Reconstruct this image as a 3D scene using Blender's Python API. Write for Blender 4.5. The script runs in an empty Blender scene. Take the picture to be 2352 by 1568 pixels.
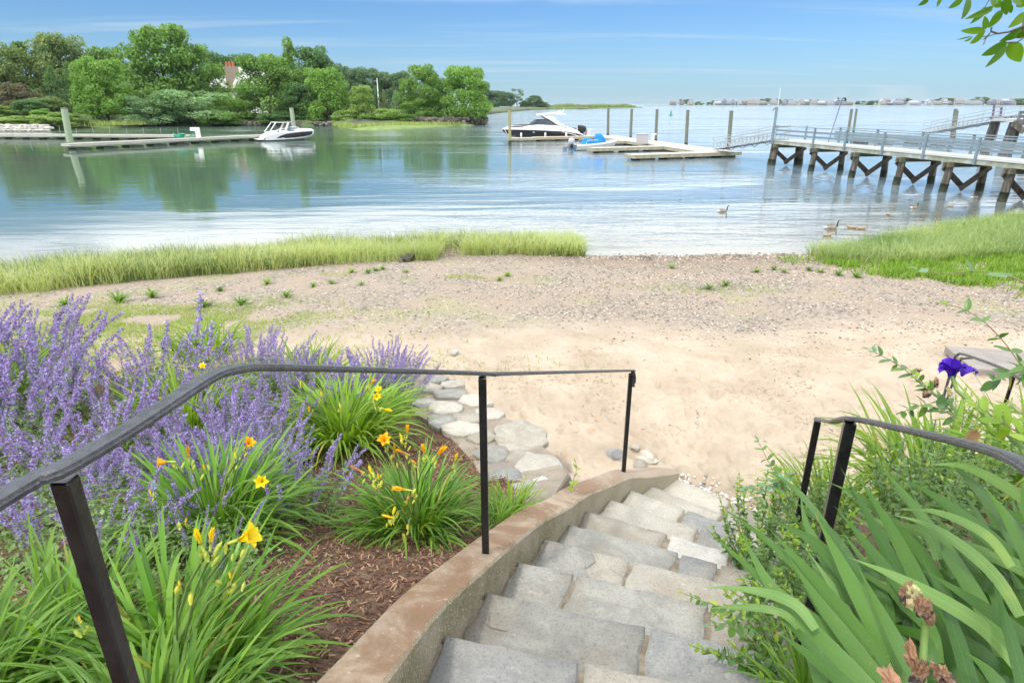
import bpy, bmesh, math, random
import numpy as np
from mathutils import Vector, Matrix, Euler

R = math.radians
rng = np.random.default_rng(7)
random.seed(7)
sc = bpy.context.scene
COL = sc.collection

# ------------------------------------------------------------------ camera, sky, sun, exposure
FPX = 1420.0                      # focal length for a 2352 px wide frame
PITCH = math.atan(546.5 / FPX)
CP, SP = math.cos(PITCH), math.sin(PITCH)
H = 4.5                           # eye height above the water

cam_d = bpy.data.cameras.new('camera')
cam = bpy.data.objects.new('camera', cam_d); COL.objects.link(cam)
cam_d.sensor_width = 36; cam_d.lens = FPX / 2352 * 36
cam_d.clip_start = 0.05; cam_d.clip_end = 20000
cam.location = (0, 0, H); cam.rotation_euler = (math.pi / 2 - PITCH, 0, 0)
sc.camera = cam

SUN_EL, SUN_AZ = R(52), R(-35)     # azimuth measured from +y (away from the camera) towards +x
SUN_AZ = R(-140)
sun_d = bpy.data.lights.new('sun', 'SUN'); sun = bpy.data.objects.new('sun', sun_d); COL.objects.link(sun)
sun_d.energy = 3.1; sun_d.angle = R(4); sun_d.color = (1, .955, .88)
sd = Vector((math.sin(SUN_AZ) * math.cos(SUN_EL), math.cos(SUN_AZ) * math.cos(SUN_EL), math.sin(SUN_EL)))
sun.rotation_euler = sd.to_track_quat('Z', 'Y').to_euler()

world = bpy.data.worlds.new('World'); sc.world = world; world.use_nodes = True
nt = world.node_tree; nt.nodes.clear()
def N(nt, typ, **k):
    n = nt.nodes.new(typ)
    for a, b in k.items(): setattr(n, a, b)
    return n
def setin(n, **k):
    for a, b in k.items(): n.inputs[a].default_value = b
def math_n(nt, op, a, b=None, c=None, clamp=False):
    n = N(nt, 'ShaderNodeMath', operation=op); n.use_clamp = clamp
    for i, v in enumerate((a, b, c)):
        if v is None: continue
        if isinstance(v, (int, float)): n.inputs[i].default_value = v
        else: nt.links.new(v, n.inputs[i])
    return n.outputs[0]
def maprange(nt, v, a, b, c=0., d=1., smooth=True):
    n = N(nt, 'ShaderNodeMapRange'); n.interpolation_type = 'SMOOTHSTEP' if smooth else 'LINEAR'
    nt.links.new(v, n.inputs['Value'])
    n.inputs['From Min'].default_value = a; n.inputs['From Max'].default_value = b
    n.inputs['To Min'].default_value = c; n.inputs['To Max'].default_value = d
    return n.outputs['Result']
def mixc(nt, f, a, b, mode='MIX'):
    n = N(nt, 'ShaderNodeMix', data_type='RGBA', blend_type=mode)
    for s, v in (('Factor', f), ('A', a), ('B', b)):
        i = [q for q in n.inputs if q.name == s and q.enabled][0]
        if isinstance(v, (int, float)): i.default_value = v
        elif isinstance(v, (tuple, list)): i.default_value = (*v[:3], 1)
        else: nt.links.new(v, i)
    return [q for q in n.outputs if q.enabled][0]
def noise(nt, vec, scale, detail=4, rough=.55, dist=0):
    n = N(nt, 'ShaderNodeTexNoise'); setin(n, Scale=scale, Detail=detail, Roughness=rough, Distortion=dist)
    if vec is not None: nt.links.new(vec, n.inputs['Vector'])
    return n.outputs['Fac']
def mapping(nt, vec, scale=(1, 1, 1), loc=(0, 0, 0), rot=(0, 0, 0)):
    n = N(nt, 'ShaderNodeMapping'); setin(n, Scale=scale, Location=loc, Rotation=rot)
    nt.links.new(vec, n.inputs['Vector']); return n.outputs['Vector']

sky = N(nt, 'ShaderNodeTexSky', sky_type='NISHITA')
sky.sun_disc = False; sky.sun_elevation = SUN_EL; sky.sun_rotation = SUN_AZ
sky.altitude = 0; sky.air_density = 1.0; sky.dust_density = 0.3; sky.ozone_density = 3.0
tc = N(nt, 'ShaderNodeTexCoord')
sep = N(nt, 'ShaderNodeSeparateXYZ'); nt.links.new(tc.outputs['Generated'], sep.inputs[0])
zz = sep.outputs['Z']
# tint the clear sky towards the photograph's blue
clear = mixc(nt, 1.0, sky.outputs[0], (.73, 1.06, 1.46), 'MULTIPLY')
zc = math_n(nt, 'MAXIMUM', zz, 0.02)
zp = math_n(nt, 'ADD', zc, 0.06)
px = math_n(nt, 'DIVIDE', sep.outputs['X'], zp); py = math_n(nt, 'DIVIDE', sep.outputs['Y'], zp)
comb = N(nt, 'ShaderNodeCombineXYZ'); nt.links.new(px, comb.inputs[0]); nt.links.new(py, comb.inputs[1])
# thin streaks low down
streak = noise(nt, mapping(nt, comb.outputs[0], (.18, 1.1, 1), rot=(0, 0, R(6))), 1.3, 5, .6, .4)
m1 = maprange(nt, streak, .48, .74, 0, .6)
band = noise(nt, mapping(nt, tc.outputs['Generated'], (1.2, 1.2, 26)), 1.7, 3, .5)
m1 = math_n(nt, 'MULTIPLY', m1, maprange(nt, band, .35, .6, .35, 1))
m1 = math_n(nt, 'MULTIPLY', m1, maprange(nt, zz, .10, .20, 1, .5))
# pale veil right at the horizon
veil = maprange(nt, zz, 0.0, .11, .42, 0)
# broken bright cloud higher up (seen mirrored in the water)
big = noise(nt, mapping(nt, comb.outputs[0], (.9, .8, 1), loc=(3.1, 1.7, 0)), .9, 6, .58, .3)
m2 = math_n(nt, 'MULTIPLY', maprange(nt, big, .30, .54), maprange(nt, zz, .128, .185))
c1 = mixc(nt, veil, clear, (4.0, 6.5, 8.8))
c1 = mixc(nt, m1, c1, (7.0, 8.6, 9.8))
CLOUD = 29.0
shade = maprange(nt, big, .5, .8, 1.0, .78)
cc = N(nt, 'ShaderNodeVectorMath', operation='SCALE'); cc.inputs[0].default_value = (CLOUD * .97, CLOUD, CLOUD * 1.04)
nt.links.new(shade, cc.inputs['Scale'])
c2 = mixc(nt, m2, c1, cc.outputs[0])
bg = N(nt, 'ShaderNodeBackground'); bg.inputs['Strength'].default_value = 0.1
nt.links.new(c2, bg.inputs['Color'])
wo = N(nt, 'ShaderNodeOutputWorld'); nt.links.new(bg.outputs[0], wo.inputs['Surface'])

vs = sc.view_settings
vs.view_transform = 'Standard'; vs.look = 'None'; vs.gamma = 1; vs.use_curve_mapping = False
vs.exposure = -0.15
sc.cycles.max_bounces = 6; sc.cycles.transparent_max_bounces = 6
sc.cycles.diffuse_bounces = 3; sc.cycles.glossy_bounces = 3
sc.cycles.sample_clamp_indirect = 6

# ------------------------------------------------------------------ measuring helpers (pixels of a 2352 px wide survey -> places)
def ray(u, v):
    a = u - 1176; b = v - 784
    return Vector((a, FPX * CP - b * SP, -FPX * SP - b * CP))
def P(u, v, z=0.):                 # where the ray meets height z
    r = ray(u, v); t = (z - H) / r.z
    return Vector((r.x * t, r.y * t, z))
def PD(u, v, ax):                  # at distance ax along the view axis
    return Vector((0, 0, H)) + ray(u, v) * (ax / FPX)
def PY(u, v, y):                   # on the plane y
    r = ray(u, v); return Vector((0, 0, H)) + r * (y / r.y)

# ------------------------------------------------------------------ numpy noise
def _h(ix, iy, s):
    n = (ix.astype(np.int64) * 374761393 + iy.astype(np.int64) * 668265263 + s * 1442695041) & 0x7fffffff
    n = ((n ^ (n >> 13)) * 1274126177) & 0x7fffffff
    return ((n ^ (n >> 16)) & 0xffffff) / float(0xffffff)
def vn(x, y, s=0):
    x = np.asarray(x, float); y = np.asarray(y, float)
    ix = np.floor(x); iy = np.floor(y); fx = x - ix; fy = y - iy
    fx = fx * fx * (3 - 2 * fx); fy = fy * fy * (3 - 2 * fy)
    a = _h(ix, iy, s); b = _h(ix + 1, iy, s); c = _h(ix, iy + 1, s); d = _h(ix + 1, iy + 1, s)
    return (a + (b - a) * fx) * (1 - fy) + (c + (d - c) * fx) * fy - .5
def fbm(x, y, s=0, o=4):
    t = 0; a = 1.
    for i in range(o):
        t = t + a * vn(x * 2 ** i, y * 2 ** i, s + i); a *= .5
    return t
def dimple(x, y, cell, s, prob=.7):
    ix = np.floor(x / cell); iy = np.floor(y / cell); out = np.zeros_like(x)
    for dx in (-1, 0, 1):
        for dy in (-1, 0, 1):
            cx = ix + dx; cy = iy + dy
            jx = (cx + _h(cx, cy, s)) * cell; jy = (cy + _h(cx, cy, s + 1)) * cell
            on = _h(cx, cy, s + 2) < prob
            r = cell * (.28 + .22 * _h(cx, cy, s + 3))
            ang = _h(cx, cy, s + 4) * 3.14; dxx = x - jx; dyy = y - jy
            q = np.sqrt((dxx * np.cos(ang) + dyy * np.sin(ang)) ** 2 * .55 + (dyy * np.cos(ang) - dxx * np.sin(ang)) ** 2 * 1.6) / r
            out += on * (-np.exp(-q * q * 2.2) + .45 * np.exp(-(q - 1.15) ** 2 * 7))
    return out

# ------------------------------------------------------------------ object helpers
def put(o, parent=None):
    COL.objects.link(o)
    if parent is not None: o.parent = parent
    return o
def tag(o, label, cat=None, group=None):
    if label: o['label'] = label
    if cat: o['category'] = cat
    if group: o['group'] = group
    return o
def struct(o, label=None):
    o['kind'] = 'structure'
    if label: o['label'] = label
    return o
def stuff(o, label=None, cat=None):
    o['kind'] = 'stuff'
    if label: o['label'] = label
    if cat: o['category'] = cat
    return o
def thing(name, label, cat, loc=(0, 0, 0), rz=0, group=None):
    o = bpy.data.objects.new(name, None); o.empty_display_size = .1
    COL.objects.link(o); o.location = loc; o.rotation_euler = (0, 0, rz)
    return tag(o, label, cat, group)
def qmesh(name, V, Q, mat=None, attr=None, smooth=False, mats=None, mi=None):
    me = bpy.data.meshes.new(name)
    V = np.ascontiguousarray(V, np.float32).reshape(-1, 3); Q = np.ascontiguousarray(Q, np.int32); k = Q.shape[1]
    me.vertices.add(len(V)); me.vertices.foreach_set('co', V.ravel())
    me.loops.add(Q.size); me.loops.foreach_set('vertex_index', Q.ravel())
    me.polygons.add(len(Q)); me.polygons.foreach_set('loop_start', np.arange(0, Q.size, k, dtype=np.int32))
    if mi is not None: me.polygons.foreach_set('material_index', np.asarray(mi, np.int32))
    me.update(calc_edges=True)
    me.polygons.foreach_set('use_smooth', np.full(len(Q), smooth, bool))
    if attr is not None:
        a = me.attributes.new('v', 'FLOAT', 'POINT'); a.data.foreach_set('value', np.ascontiguousarray(attr, np.float32))
    for m in (mats or ([mat] if mat else [])): me.materials.append(m)
    return me
def obj(name, me, parent=None, loc=None):
    o = bpy.data.objects.new(name, me); put(o, parent)
    if loc is not None: o.location = loc
    return o
class MB:
    """collects faces and links them as one mesh object"""
    def __init__(s): s.v = []; s.f = []; s.m = []; s.k = 0
    def add(s, vs, fs, m=0):
        b = len(s.v); s.v += [tuple(q) for q in vs]; s.f += [tuple(b + i for i in f) for f in fs]; s.m += [m] * len(fs); return s
    def box(s, c, d, rz=0, rot=None, m=0, taper=1.0):
        hx, hy, hz = d[0] / 2, d[1] / 2, d[2] / 2
        M = rot.to_matrix() if isinstance(rot, Euler) else (rot if rot is not None else Matrix.Rotation(rz, 3, 'Z'))
        vs = []
        for z in (-1, 1):
            k = taper if z > 0 else 1
            for x, y in ((-1, -1), (1, -1), (1, 1), (-1, 1)): vs.append(M @ Vector((x * hx * k, y * hy * k, z * hz)) + Vector(c))
        return s.add(vs, [(0, 3, 2, 1), (4, 5, 6, 7), (0, 1, 5, 4), (1, 2, 6, 5), (2, 3, 7, 6), (3, 0, 4, 7)], m)
    def beam(s, a, b, w, h, m=0, up=(0, 0, 1)):
        a = Vector(a); b = Vector(b); d = b - a; L = d.length; x = d.normalized()
        y = Vector(up).cross(x)
        if y.length < 1e-4: y = Vector((0, 1, 0)).cross(x)
        y.normalize(); z = x.cross(y)
        return s.box((a + b) / 2, (L, w, h), rot=Matrix((x, y, z)).transposed(), m=m)
    def tube(s, pts, r, n=8, m=0, cap=True, wob=0):
        pts = [Vector(p) for p in pts]; rr = r if isinstance(r, (list, tuple)) else [r] * len(pts)
        vs = []; ref = Vector((0, 0, 1))
        for i, p in enumerate(pts):
            t = (pts[min(i + 1, len(pts) - 1)] - pts[max(i - 1, 0)]).normalized()
            rf = ref if abs(t.dot(ref)) < .95 else Vector((1, 0, 0))
            a = t.cross(rf).normalized(); b = a.cross(t)
            for k in range(n):
                g = 2 * math.pi * k / n; q = rr[i] * (1 + wob * (random.random() - .5))
                vs.append(p + a * (q * math.cos(g)) + b * (q * math.sin(g)))
        fs = []
        for i in range(len(pts) - 1):
            for k in range(n):
                fs.append((i * n + k, i * n + (k + 1) % n, (i + 1) * n + (k + 1) % n, (i + 1) * n + k))
        if cap: fs += [tuple(range(n)), tuple((len(pts) - 1) * n + k for k in range(n - 1, -1, -1))]
        return s.add(vs, fs, m)
    def loft(s, rings, m=0, closed=True, cap=True):
        n = len(rings[0]); vs = [p for r in rings for p in r]; fs = []
        for i in range(len(rings) - 1):
            for k in range(n if closed else n - 1):
                fs.append((i * n + k, i * n + (k + 1) % n, (i + 1) * n + (k + 1) % n, (i + 1) * n + k))
        if cap and closed: fs += [tuple(range(n - 1, -1, -1)), tuple((len(rings) - 1) * n + k for k in range(n))]
        return s.add(vs, fs, m)
    def ball(s, c, r, m=0, n=8, rings=6, rot=None):
        c = Vector(c); r = Vector(r) if not isinstance(r, (int, float)) else Vector((r, r, r)); vs = []; fs = []
        for i in range(rings + 1):
            th = math.pi * i / rings
            for k in range(n):
                p = Vector((r.x * math.sin(th) * math.cos(2 * math.pi * k / n), r.y * math.sin(th) * math.sin(2 * math.pi * k / n), r.z * math.cos(th)))
                vs.append(c + (rot @ p if rot is not None else p))
        for i in range(rings):
            for k in range(n): fs.append((i * n + k, (i + 1) * n + k, (i + 1) * n + (k + 1) % n, i * n + (k + 1) % n))
        return s.add(vs, fs, m)
    def mesh(s, name, mats, smooth=False):
        me = bpy.data.meshes.new(name); me.from_pydata(s.v, [], s.f)
        for q in (mats if isinstance(mats, (list, tuple)) else [mats]): me.materials.append(q)
        me.polygons.foreach_set('material_index', s.m); me.polygons.foreach_set('use_smooth', [smooth] * len(s.f)); me.update()
        return me
    def build(s, name, mats, parent=None, smooth=False, loc=None, bevel=0):
        me = s.mesh(name, mats, smooth)
        if bevel:
            bm = bmesh.new(); bm.from_mesh(me)
            bmesh.ops.remove_doubles(bm, verts=bm.verts, dist=1e-5)
            es = [e for e in bm.edges if len(e.link_faces) == 2 and e.calc_face_angle(0) > .6]
            bmesh.ops.bevel(bm, geom=es, offset=bevel, segments=1, affect='EDGES'); bm.to_mesh(me); bm.free()
        return obj(name, me, parent, loc)
def copy_tree(o, parent=None):
    c = o.copy(); COL.objects.link(c); c.parent = parent
    for ch in list(o.children): copy_tree(ch, c)
    return c
def shard(name, me, parent, loc, rot, sca):
    o = bpy.data.objects.new(name, me); COL.objects.link(o); o.parent = parent
    o.location = loc; o.rotation_euler = rot; o.scale = sca if not isinstance(sca, (int, float)) else (sca,) * 3
    return o

# ------------------------------------------------------------------ materials
def new_mat(name):
    m = bpy.data.materials.new(name); m.use_nodes = True; nt = m.node_tree
    b = nt.nodes['Principled BSDF']; return m, nt, b
def M(name, c1, c2=None, scale=4, rough=.7, bump=0., bscale=20, metal=0., spec=.4, coord='Object', stretch=(1, 1, 1), c3=None, s3=1., t3=(.5, .62), rnd=0.):
    m, nt, b = new_mat(name)
    tc = N(nt, 'ShaderNodeTexCoord'); vec = tc.outputs['Object']
    if coord == 'World':
        g = N(nt, 'ShaderNodeNewGeometry'); vec = g.outputs['Position']
    if stretch != (1, 1, 1): vec = mapping(nt, vec, stretch)
    col = None
    if c2 is not None:
        f = maprange(nt, noise(nt, vec, scale, 6, .65), .35, .65)
        col = mixc(nt, f, c1, c2)
    if c3 is not None:
        f = maprange(nt, noise(nt, vec, s3, 5, .6), *t3)
        col = mixc(nt, f, col if col is not None else c1, c3)
    if rnd:
        oi = N(nt, 'ShaderNodeObjectInfo')
        hsv = N(nt, 'ShaderNodeHueSaturation'); nt.links.new(maprange(nt, oi.outputs['Random'], 0, 1, 1 - rnd, 1 + rnd, False), hsv.inputs['Value'])
        if col is None: hsv.inputs['Color'].default_value = (*c1, 1)
        else: nt.links.new(col, hsv.inputs['Color'])
        col = hsv.outputs[0]
    if col is None: b.inputs['Base Color'].default_value = (*c1, 1)
    else: nt.links.new(col, b.inputs['Base Color'])
    setin(b, Roughness=rough, Metallic=metal); b.inputs['Specular IOR Level'].default_value = spec
    if bump:
        bn = N(nt, 'ShaderNodeBump'); bn.inputs['Strength'].default_value = bump; bn.inputs['Distance'].default_value = .02
        nt.links.new(noise(nt, vec, bscale, 6, .65), bn.inputs['Height']); nt.links.new(bn.outputs[0], b.inputs['Normal'])
    return m
def leafmat(name, c1, c2, tr=.35, rough=.5, tcol=None, spec=.3, c3=None, p3=.93, nscale=0, grain=0, veins=False):
    """leaf: colour from the leaf's own attribute v (or object random), light coming through"""
    m, nt, b = new_mat(name)
    at = N(nt, 'ShaderNodeAttribute', attribute_name='v'); oi = N(nt, 'ShaderNodeObjectInfo')
    f = math_n(nt, 'FRACT', math_n(nt, 'ADD', at.outputs['Fac'], math_n(nt, 'MULTIPLY', oi.outputs['Random'], .999)))
    col = mixc(nt, f, c1, c2)
    if c3 is not None: col = mixc(nt, math_n(nt, 'GREATER_THAN', f, p3), col, c3)
    if nscale:
        tc = N(nt, 'ShaderNodeTexCoord')
        col = mixc(nt, maprange(nt, noise(nt, tc.outputs['Object'], nscale, 3), .35, .65, .0, .5), col, tuple(q * .55 for q in c1))
    if grain:
        tc = N(nt, 'ShaderNodeTexCoord')
        g = noise(nt, mapping(nt, tc.outputs['Object'], (grain, 3, grain)), 1.0, 2)
        col = mixc(nt, maprange(nt, g, .35, .65, 0, .45), col, tuple(min(1, q * 1.7) for q in c1))
    if veins:
        av = N(nt, 'ShaderNodeAttribute', attribute_name='ac'); tc = N(nt, 'ShaderNodeTexCoord')
        st = math_n(nt, 'SINE', math_n(nt, 'MULTIPLY', av.outputs['Fac'], 34.0))
        col = mixc(nt, maprange(nt, st, -.2, 1, 0, .30), col, tuple(q * 1.8 for q in c1))
        st2 = math_n(nt, 'ABSOLUTE', av.outputs['Fac']); col = mixc(nt, maprange(nt, st2, 0, .10, .45, 0), col, tuple(min(1, q * 2.2) for q in c1))
        col = mixc(nt, maprange(nt, noise(nt, tc.outputs['Object'], 9, 3), .58, .72, 0, .45), col, tuple(q * f_ for q, f_ in zip(c1, (2.6, 1.7, 1.2))))
        col = mixc(nt, maprange(nt, noise(nt, tc.outputs['Object'], 55, 3), .70, .76, 0, .8), col, (.40, .24, .05))
        bn = N(nt, 'ShaderNodeBump'); setin(bn, Strength=.35, Distance=.002); nt.links.new(st, bn.inputs['Height']); nt.links.new(bn.outputs[0], b.inputs['Normal'])
    nt.links.new(col, b.inputs['Base Color']); setin(b, Roughness=rough); b.inputs['Specular IOR Level'].default_value = spec
    t = N(nt, 'ShaderNodeBsdfTranslucent')
    tcl = mixc(nt, 1., col, tcol or (1.5, 1.6, .6), 'MULTIPLY'); nt.links.new(tcl, t.inputs['Color'])
    mx = N(nt, 'ShaderNodeMixShader'); mx.inputs[0].default_value = tr
    nt.links.new(b.outputs[0], mx.inputs[1]); nt.links.new(t.outputs[0], mx.inputs[2])
    out = [n for n in nt.nodes if n.type == 'OUTPUT_MATERIAL'][0]; nt.links.new(mx.outputs[0], out.inputs['Surface'])
    return m

white_gel = M('white_gelcoat', (.8, .8, .79), rough=.25, spec=.5)
black_gel = M('black_gelcoat', (.03, .028, .035), rough=.2, spec=.5)
navy_gel = M('dark_hull_paint', (.035, .035, .05), (.05, .03, .04), 1, rough=.2)
dark_glass = M('tinted_glass', (.03, .04, .05), rough=.08, spec=.6)
black_plastic = M('black_plastic', (.02, .02, .022), rough=.4)
grey_motor = M('grey_motor_paint', (.42, .44, .47), rough=.35)
chrome = M('stainless', (.7, .7, .72), rough=.2, metal=1)
blue_canvas = M('blue_canvas', (.01, .19, .62), (.02, .28, .75), 3, rough=.8, bump=.3, bscale=6)
dark_canvas = M('dark_canvas', (.07, .06, .07), rough=.9)
dock_wood = M('weathered_dock_wood', (.5, .46, .38), (.38, .35, .28), 6, rough=.85, bump=.3, bscale=30, stretch=(1, 6, 1))
dock_side = M('dock_fascia', (.40, .36, .25), (.25, .24, .16), 3, rough=.9, bump=.3)
dock_float = M('black_dock_float', (.03, .03, .025), (.07, .07, .05), 4, rough=.8)
pile_mat = M('green_treated_piling', (.19, .20, .15), (.12, .13, .095), 8, rough=.9, bump=.5, bscale=30, stretch=(4, 4, .5))
pile_green = M('pale_green_piling', (.36, .44, .30), (.26, .31, .2), 8, rough=.9, bump=.4, bscale=30, stretch=(4, 4, .5))
pier_pile = M('dark_pier_pile', (.11, .095, .075), (.055, .045, .035), 5, rough=.9, bump=.7, bscale=25, stretch=(4, 4, .4), c3=(.17, .16, .13), s3=2)
wet_pile = M('wet_weedy_pile', (.03, .035, .02), (.05, .06, .025), 8, rough=.6, bump=.7, bscale=25)
pier_paint = M('grey_blue_pier_paint', (.20, .26, .30), (.16, .205, .235), 6, rough=.7, bump=.2, bscale=30)
pier_deck = M('pier_deck_boards', (.46, .47, .43), (.38, .39, .36), 5, rough=.85, bump=.2)
alu = M('aluminium', (.42, .44, .45), (.33, .35, .36), 10, rough=.5, metal=.3)
green_hose = M('green_hose', (.02, .35, .2), rough=.5)
white_paint = M('white_paint', (.78, .78, .76), rough=.5)
iron = M('black_iron', (.005, .005, .006), (.012, .012, .013), 30, rough=.24, bump=.18, bscale=60, spec=.5, c3=(.10, .045, .02), s3=9, t3=(.68, .78))
iron_top = M('worn_rail_iron', (.05, .053, .062), (.022, .023, .027), 40, rough=.27, bump=.4, bscale=150, spec=.7, c3=(.14, .09, .06), s3=14, t3=(.66, .74))

# ------------------------------------------------------------------ ground shapes
SHORE = [(-60, 6), (-30, 11), (-20, 14.2), (-13.8, 17.0), (-10, 18.6), (-6, 20.2), (-2.4, 20.6), (0, 20.2), (1.8, 19.4), (5, 19.2), (9.6, 19.3), (11, 20.0), (13.5, 21.6), (16, 23.2), (21, 25.8), (40, 30), (80, 34)]
_sx = np.array([p[0] for p in SHORE]); _sy = np.array([p[1] for p in SHORE])
def shore(x): return np.interp(x, _sx, _sy)
def beachz(x, y):
    s = shore(x) - y
    z = np.where(s > 0, .078 * s - .0009 * s * s * (s > 0), .10 * s)
    z = np.maximum(z, -1.6)
    return z
BEDY = [-3, .55, 1.0, 1.42, 1.83, 2.23, 2.63, 3.0, 3.37, 3.74, 4.1, 4.6, 5.9, 7.0, 9, 12, 20]
BEDZ = [3.08, 3.06, 2.92, 2.76, 2.61, 2.45, 2.28, 2.12, 1.96, 1.82, 1.72, 1.58, 1.42, 1.30, 1.12, 1.0, .7]
def bedz(y): return np.interp(y, BEDY, BEDZ)
# stair line: left end of each nosing (x, y, z, angle)
ST = [(-.50, -.6, 3.07, -10), (-.50, .58, 3.07, -10), (-.45, 1.0, 2.91, -11), (-.36, 1.42, 2.745, -12), (-.265, 1.83, 2.58, -13.5), (-.123, 2.23, 2.415, -16),
      (.03, 2.63, 2.25, -18.5), (.19, 3.015, 2.085, -21), (.375, 3.37, 1.92, -23.5), (.54, 3.74, 1.755, -27),
      (.77, 4.10, 1.59, -30.5), (1.01, 4.47, 1.425, -34), (1.26, 4.77, 1.26, -38), (1.55, 5.17, 1.10, -42)]
STW = 1.36
def sright(i, w=STW):
    x, y, z, a = ST[i]; return (x + w * math.cos(R(a)), y + w * math.sin(R(a)), z)
SYL = np.array([s[1] for s in ST]); SXL = np.array([s[0] for s in ST]); SZL = np.array([s[2] for s in ST])
SR = np.array([sright(i) for i in range(len(ST))])

def fan(name, a0, a1, na, r0, r1, nr, zf, mat, keep=None, cx=0, cy=0):
    A = np.radians(np.linspace(a0, a1, na)); Rr = np.geomspace(r0, r1, nr)
    a, r = np.meshgrid(A, Rr); x = cx + r * np.sin(a); y = cy + r * np.cos(a); z = zf(x, y)
    V = np.stack([x, y, z], -1).reshape(-1, 3)
    i = np.arange(nr - 1)[:, None] * na + np.arange(na - 1)[None]
    Q = np.stack([i, i + 1, i + 1 + na, i + na], -1).reshape(-1, 4)
    if keep is not None:
        k = keep(x, y).ravel(); Q = Q[k[Q].all(1)]
    Q = Q[:, ::-1]
    return qmesh(name, V, Q, mat, smooth=True)
def grid(name, x0, x1, y0, y1, st, zf, mat, keep=None):
    xs = np.arange(x0, x1 + st, st); ys = np.arange(y0, y1 + st, st); x, y = np.meshgrid(xs, ys); z = zf(x, y)
    V = np.stack([x, y, z], -1).reshape(-1, 3); na = len(xs)
    i = np.arange(len(ys) - 1)[:, None] * na + np.arange(na - 1)[None]
    Q = np.stack([i, i + 1, i + 1 + na, i + na], -1).reshape(-1, 4)
    if keep is not None:
        k = keep(x, y).ravel(); Q = Q[k[Q].all(1)]
    return qmesh(name, V, Q, mat, smooth=True)

# sand
def sand_mat():
    m, nt, b = new_mat('beach_sand')
    g = N(nt, 'ShaderNodeNewGeometry'); pos = g.outputs['Position']
    sp = N(nt, 'ShaderNodeSeparateXYZ'); nt.links.new(pos, sp.inputs[0])
    base = mixc(nt, maprange(nt, noise(nt, pos, 1.2, 6, .6), .35, .65), (.44, .37, .285), (.36, .295, .22))
    base = mixc(nt, maprange(nt, noise(nt, pos, 60, 4, .7), .45, .7, 0, .35), base, (.34, .23, .15))
    # orange-brown debris in hollows
    base = mixc(nt, maprange(nt, noise(nt, pos, 9, 5, .7, .6), .57, .70, 0, .6), base, (.36, .23, .13))
    # gravelly intertidal belt: further than ~10.5 m
    yy = math_n(nt, 'ADD', sp.outputs['Y'], math_n(nt, 'MULTIPLY', math_n(nt, 'SUBTRACT', noise(nt, pos, .35, 4), .5), 5.0))
    yy = math_n(nt, 'ADD', yy, math_n(nt, 'MULTIPLY', sp.outputs['X'], -.05))
    gm = maprange(nt, yy, 9.6, 11.8)
    vor = N(nt, 'ShaderNodeTexVoronoi'); setin(vor, Scale=20.); nt.links.new(mapping(nt, pos, (1, .8, 1)), vor.inputs['Vector'])
    vsep = N(nt, 'ShaderNodeSeparateColor'); nt.links.new(vor.outputs['Color'], vsep.inputs[0])
    gcol = mixc(nt, vsep.outputs[0], (.15, .125, .10), (.37, .32, .26))
    gcol = mixc(nt, maprange(nt, noise(nt, pos, .8, 5, .6), .40, .62), gcol, (.31, .25, .195))
    gcol = mixc(nt, maprange(nt, noise(nt, pos, .55, 3, .5), .56, .68, 0, .35), gcol, (.27, .30, .12))
    col = mixc(nt, gm, base, gcol)
    wet = maprange(nt, sp.outputs['Z'], .02, .28, 1, 0)
    col = mixc(nt, math_n(nt, 'MULTIPLY', wet, .55), col, (.17, .125, .085))
    nt.links.new(col, b.inputs['Base Color']); b.inputs['Roughness'].default_value = .95; b.inputs['Specular IOR Level'].default_value = .15
    h = math_n(nt, 'ADD', math_n(nt, 'MULTIPLY', noise(nt, pos, 45, 5, .7), .5), math_n(nt, 'MULTIPLY', vor.outputs['Distance'], math_n(nt, 'MULTIPLY', gm, -.8)))
    bn = N(nt, 'ShaderNodeBump'); setin(bn, Strength=.6, Distance=.02); nt.links.new(h, bn.inputs['Height']); nt.links.new(bn.outputs[0], b.inputs['Normal'])
    return m
SAND = sand_mat()
def beach_zf(x, y):
    z = beachz(x, y)
    near = np.clip((10.8 - y) / 2.5, 0, 1) * np.clip((y - 4.2) / .8, 0, 1)
    mid = np.clip((y - 8) / 4, 0, 1)
    z = z + .05 * fbm(x * .35, y * .35, 3) + near * (.055 * dimple(x, y, .30, 21) + .03 * dimple(x, y, .16, 31, .5) + .03 * fbm(x * 2.2, y * 2.2, 5, 3)) + mid * .02 * fbm(x * 1.5, y * 3, 9)
    # wheel ruts running across
    z = z - .02 * np.exp(-((y - 9.9 - .12 * x) / .12) ** 2) * (x < 3) - .02 * np.exp(-((y - 10.5 - .1 * x) / .1) ** 2) * (x < 3)
    # a low heap of sand/pebbles under the foot of the steps stays beneath them
    return z
beach = obj('beach', fan('beach', -68, 68, 560, 2.2, 60, 430, beach_zf, SAND)); struct(beach, 'pale footprinted sand beach turning to brown gravel at the water')
beach_n = obj('sea_bed', grid('sea_bed', -60, 80, 36, 60, 4, lambda x, y: np.full_like(x, -1.7), SAND)); struct(beach_n)
land_n = obj('ground', grid('ground', -60, 80, -40, 3.0, 2, lambda x, y: beachz(x, y) * 0 + .9, SAND)); struct(land_n)

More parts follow.
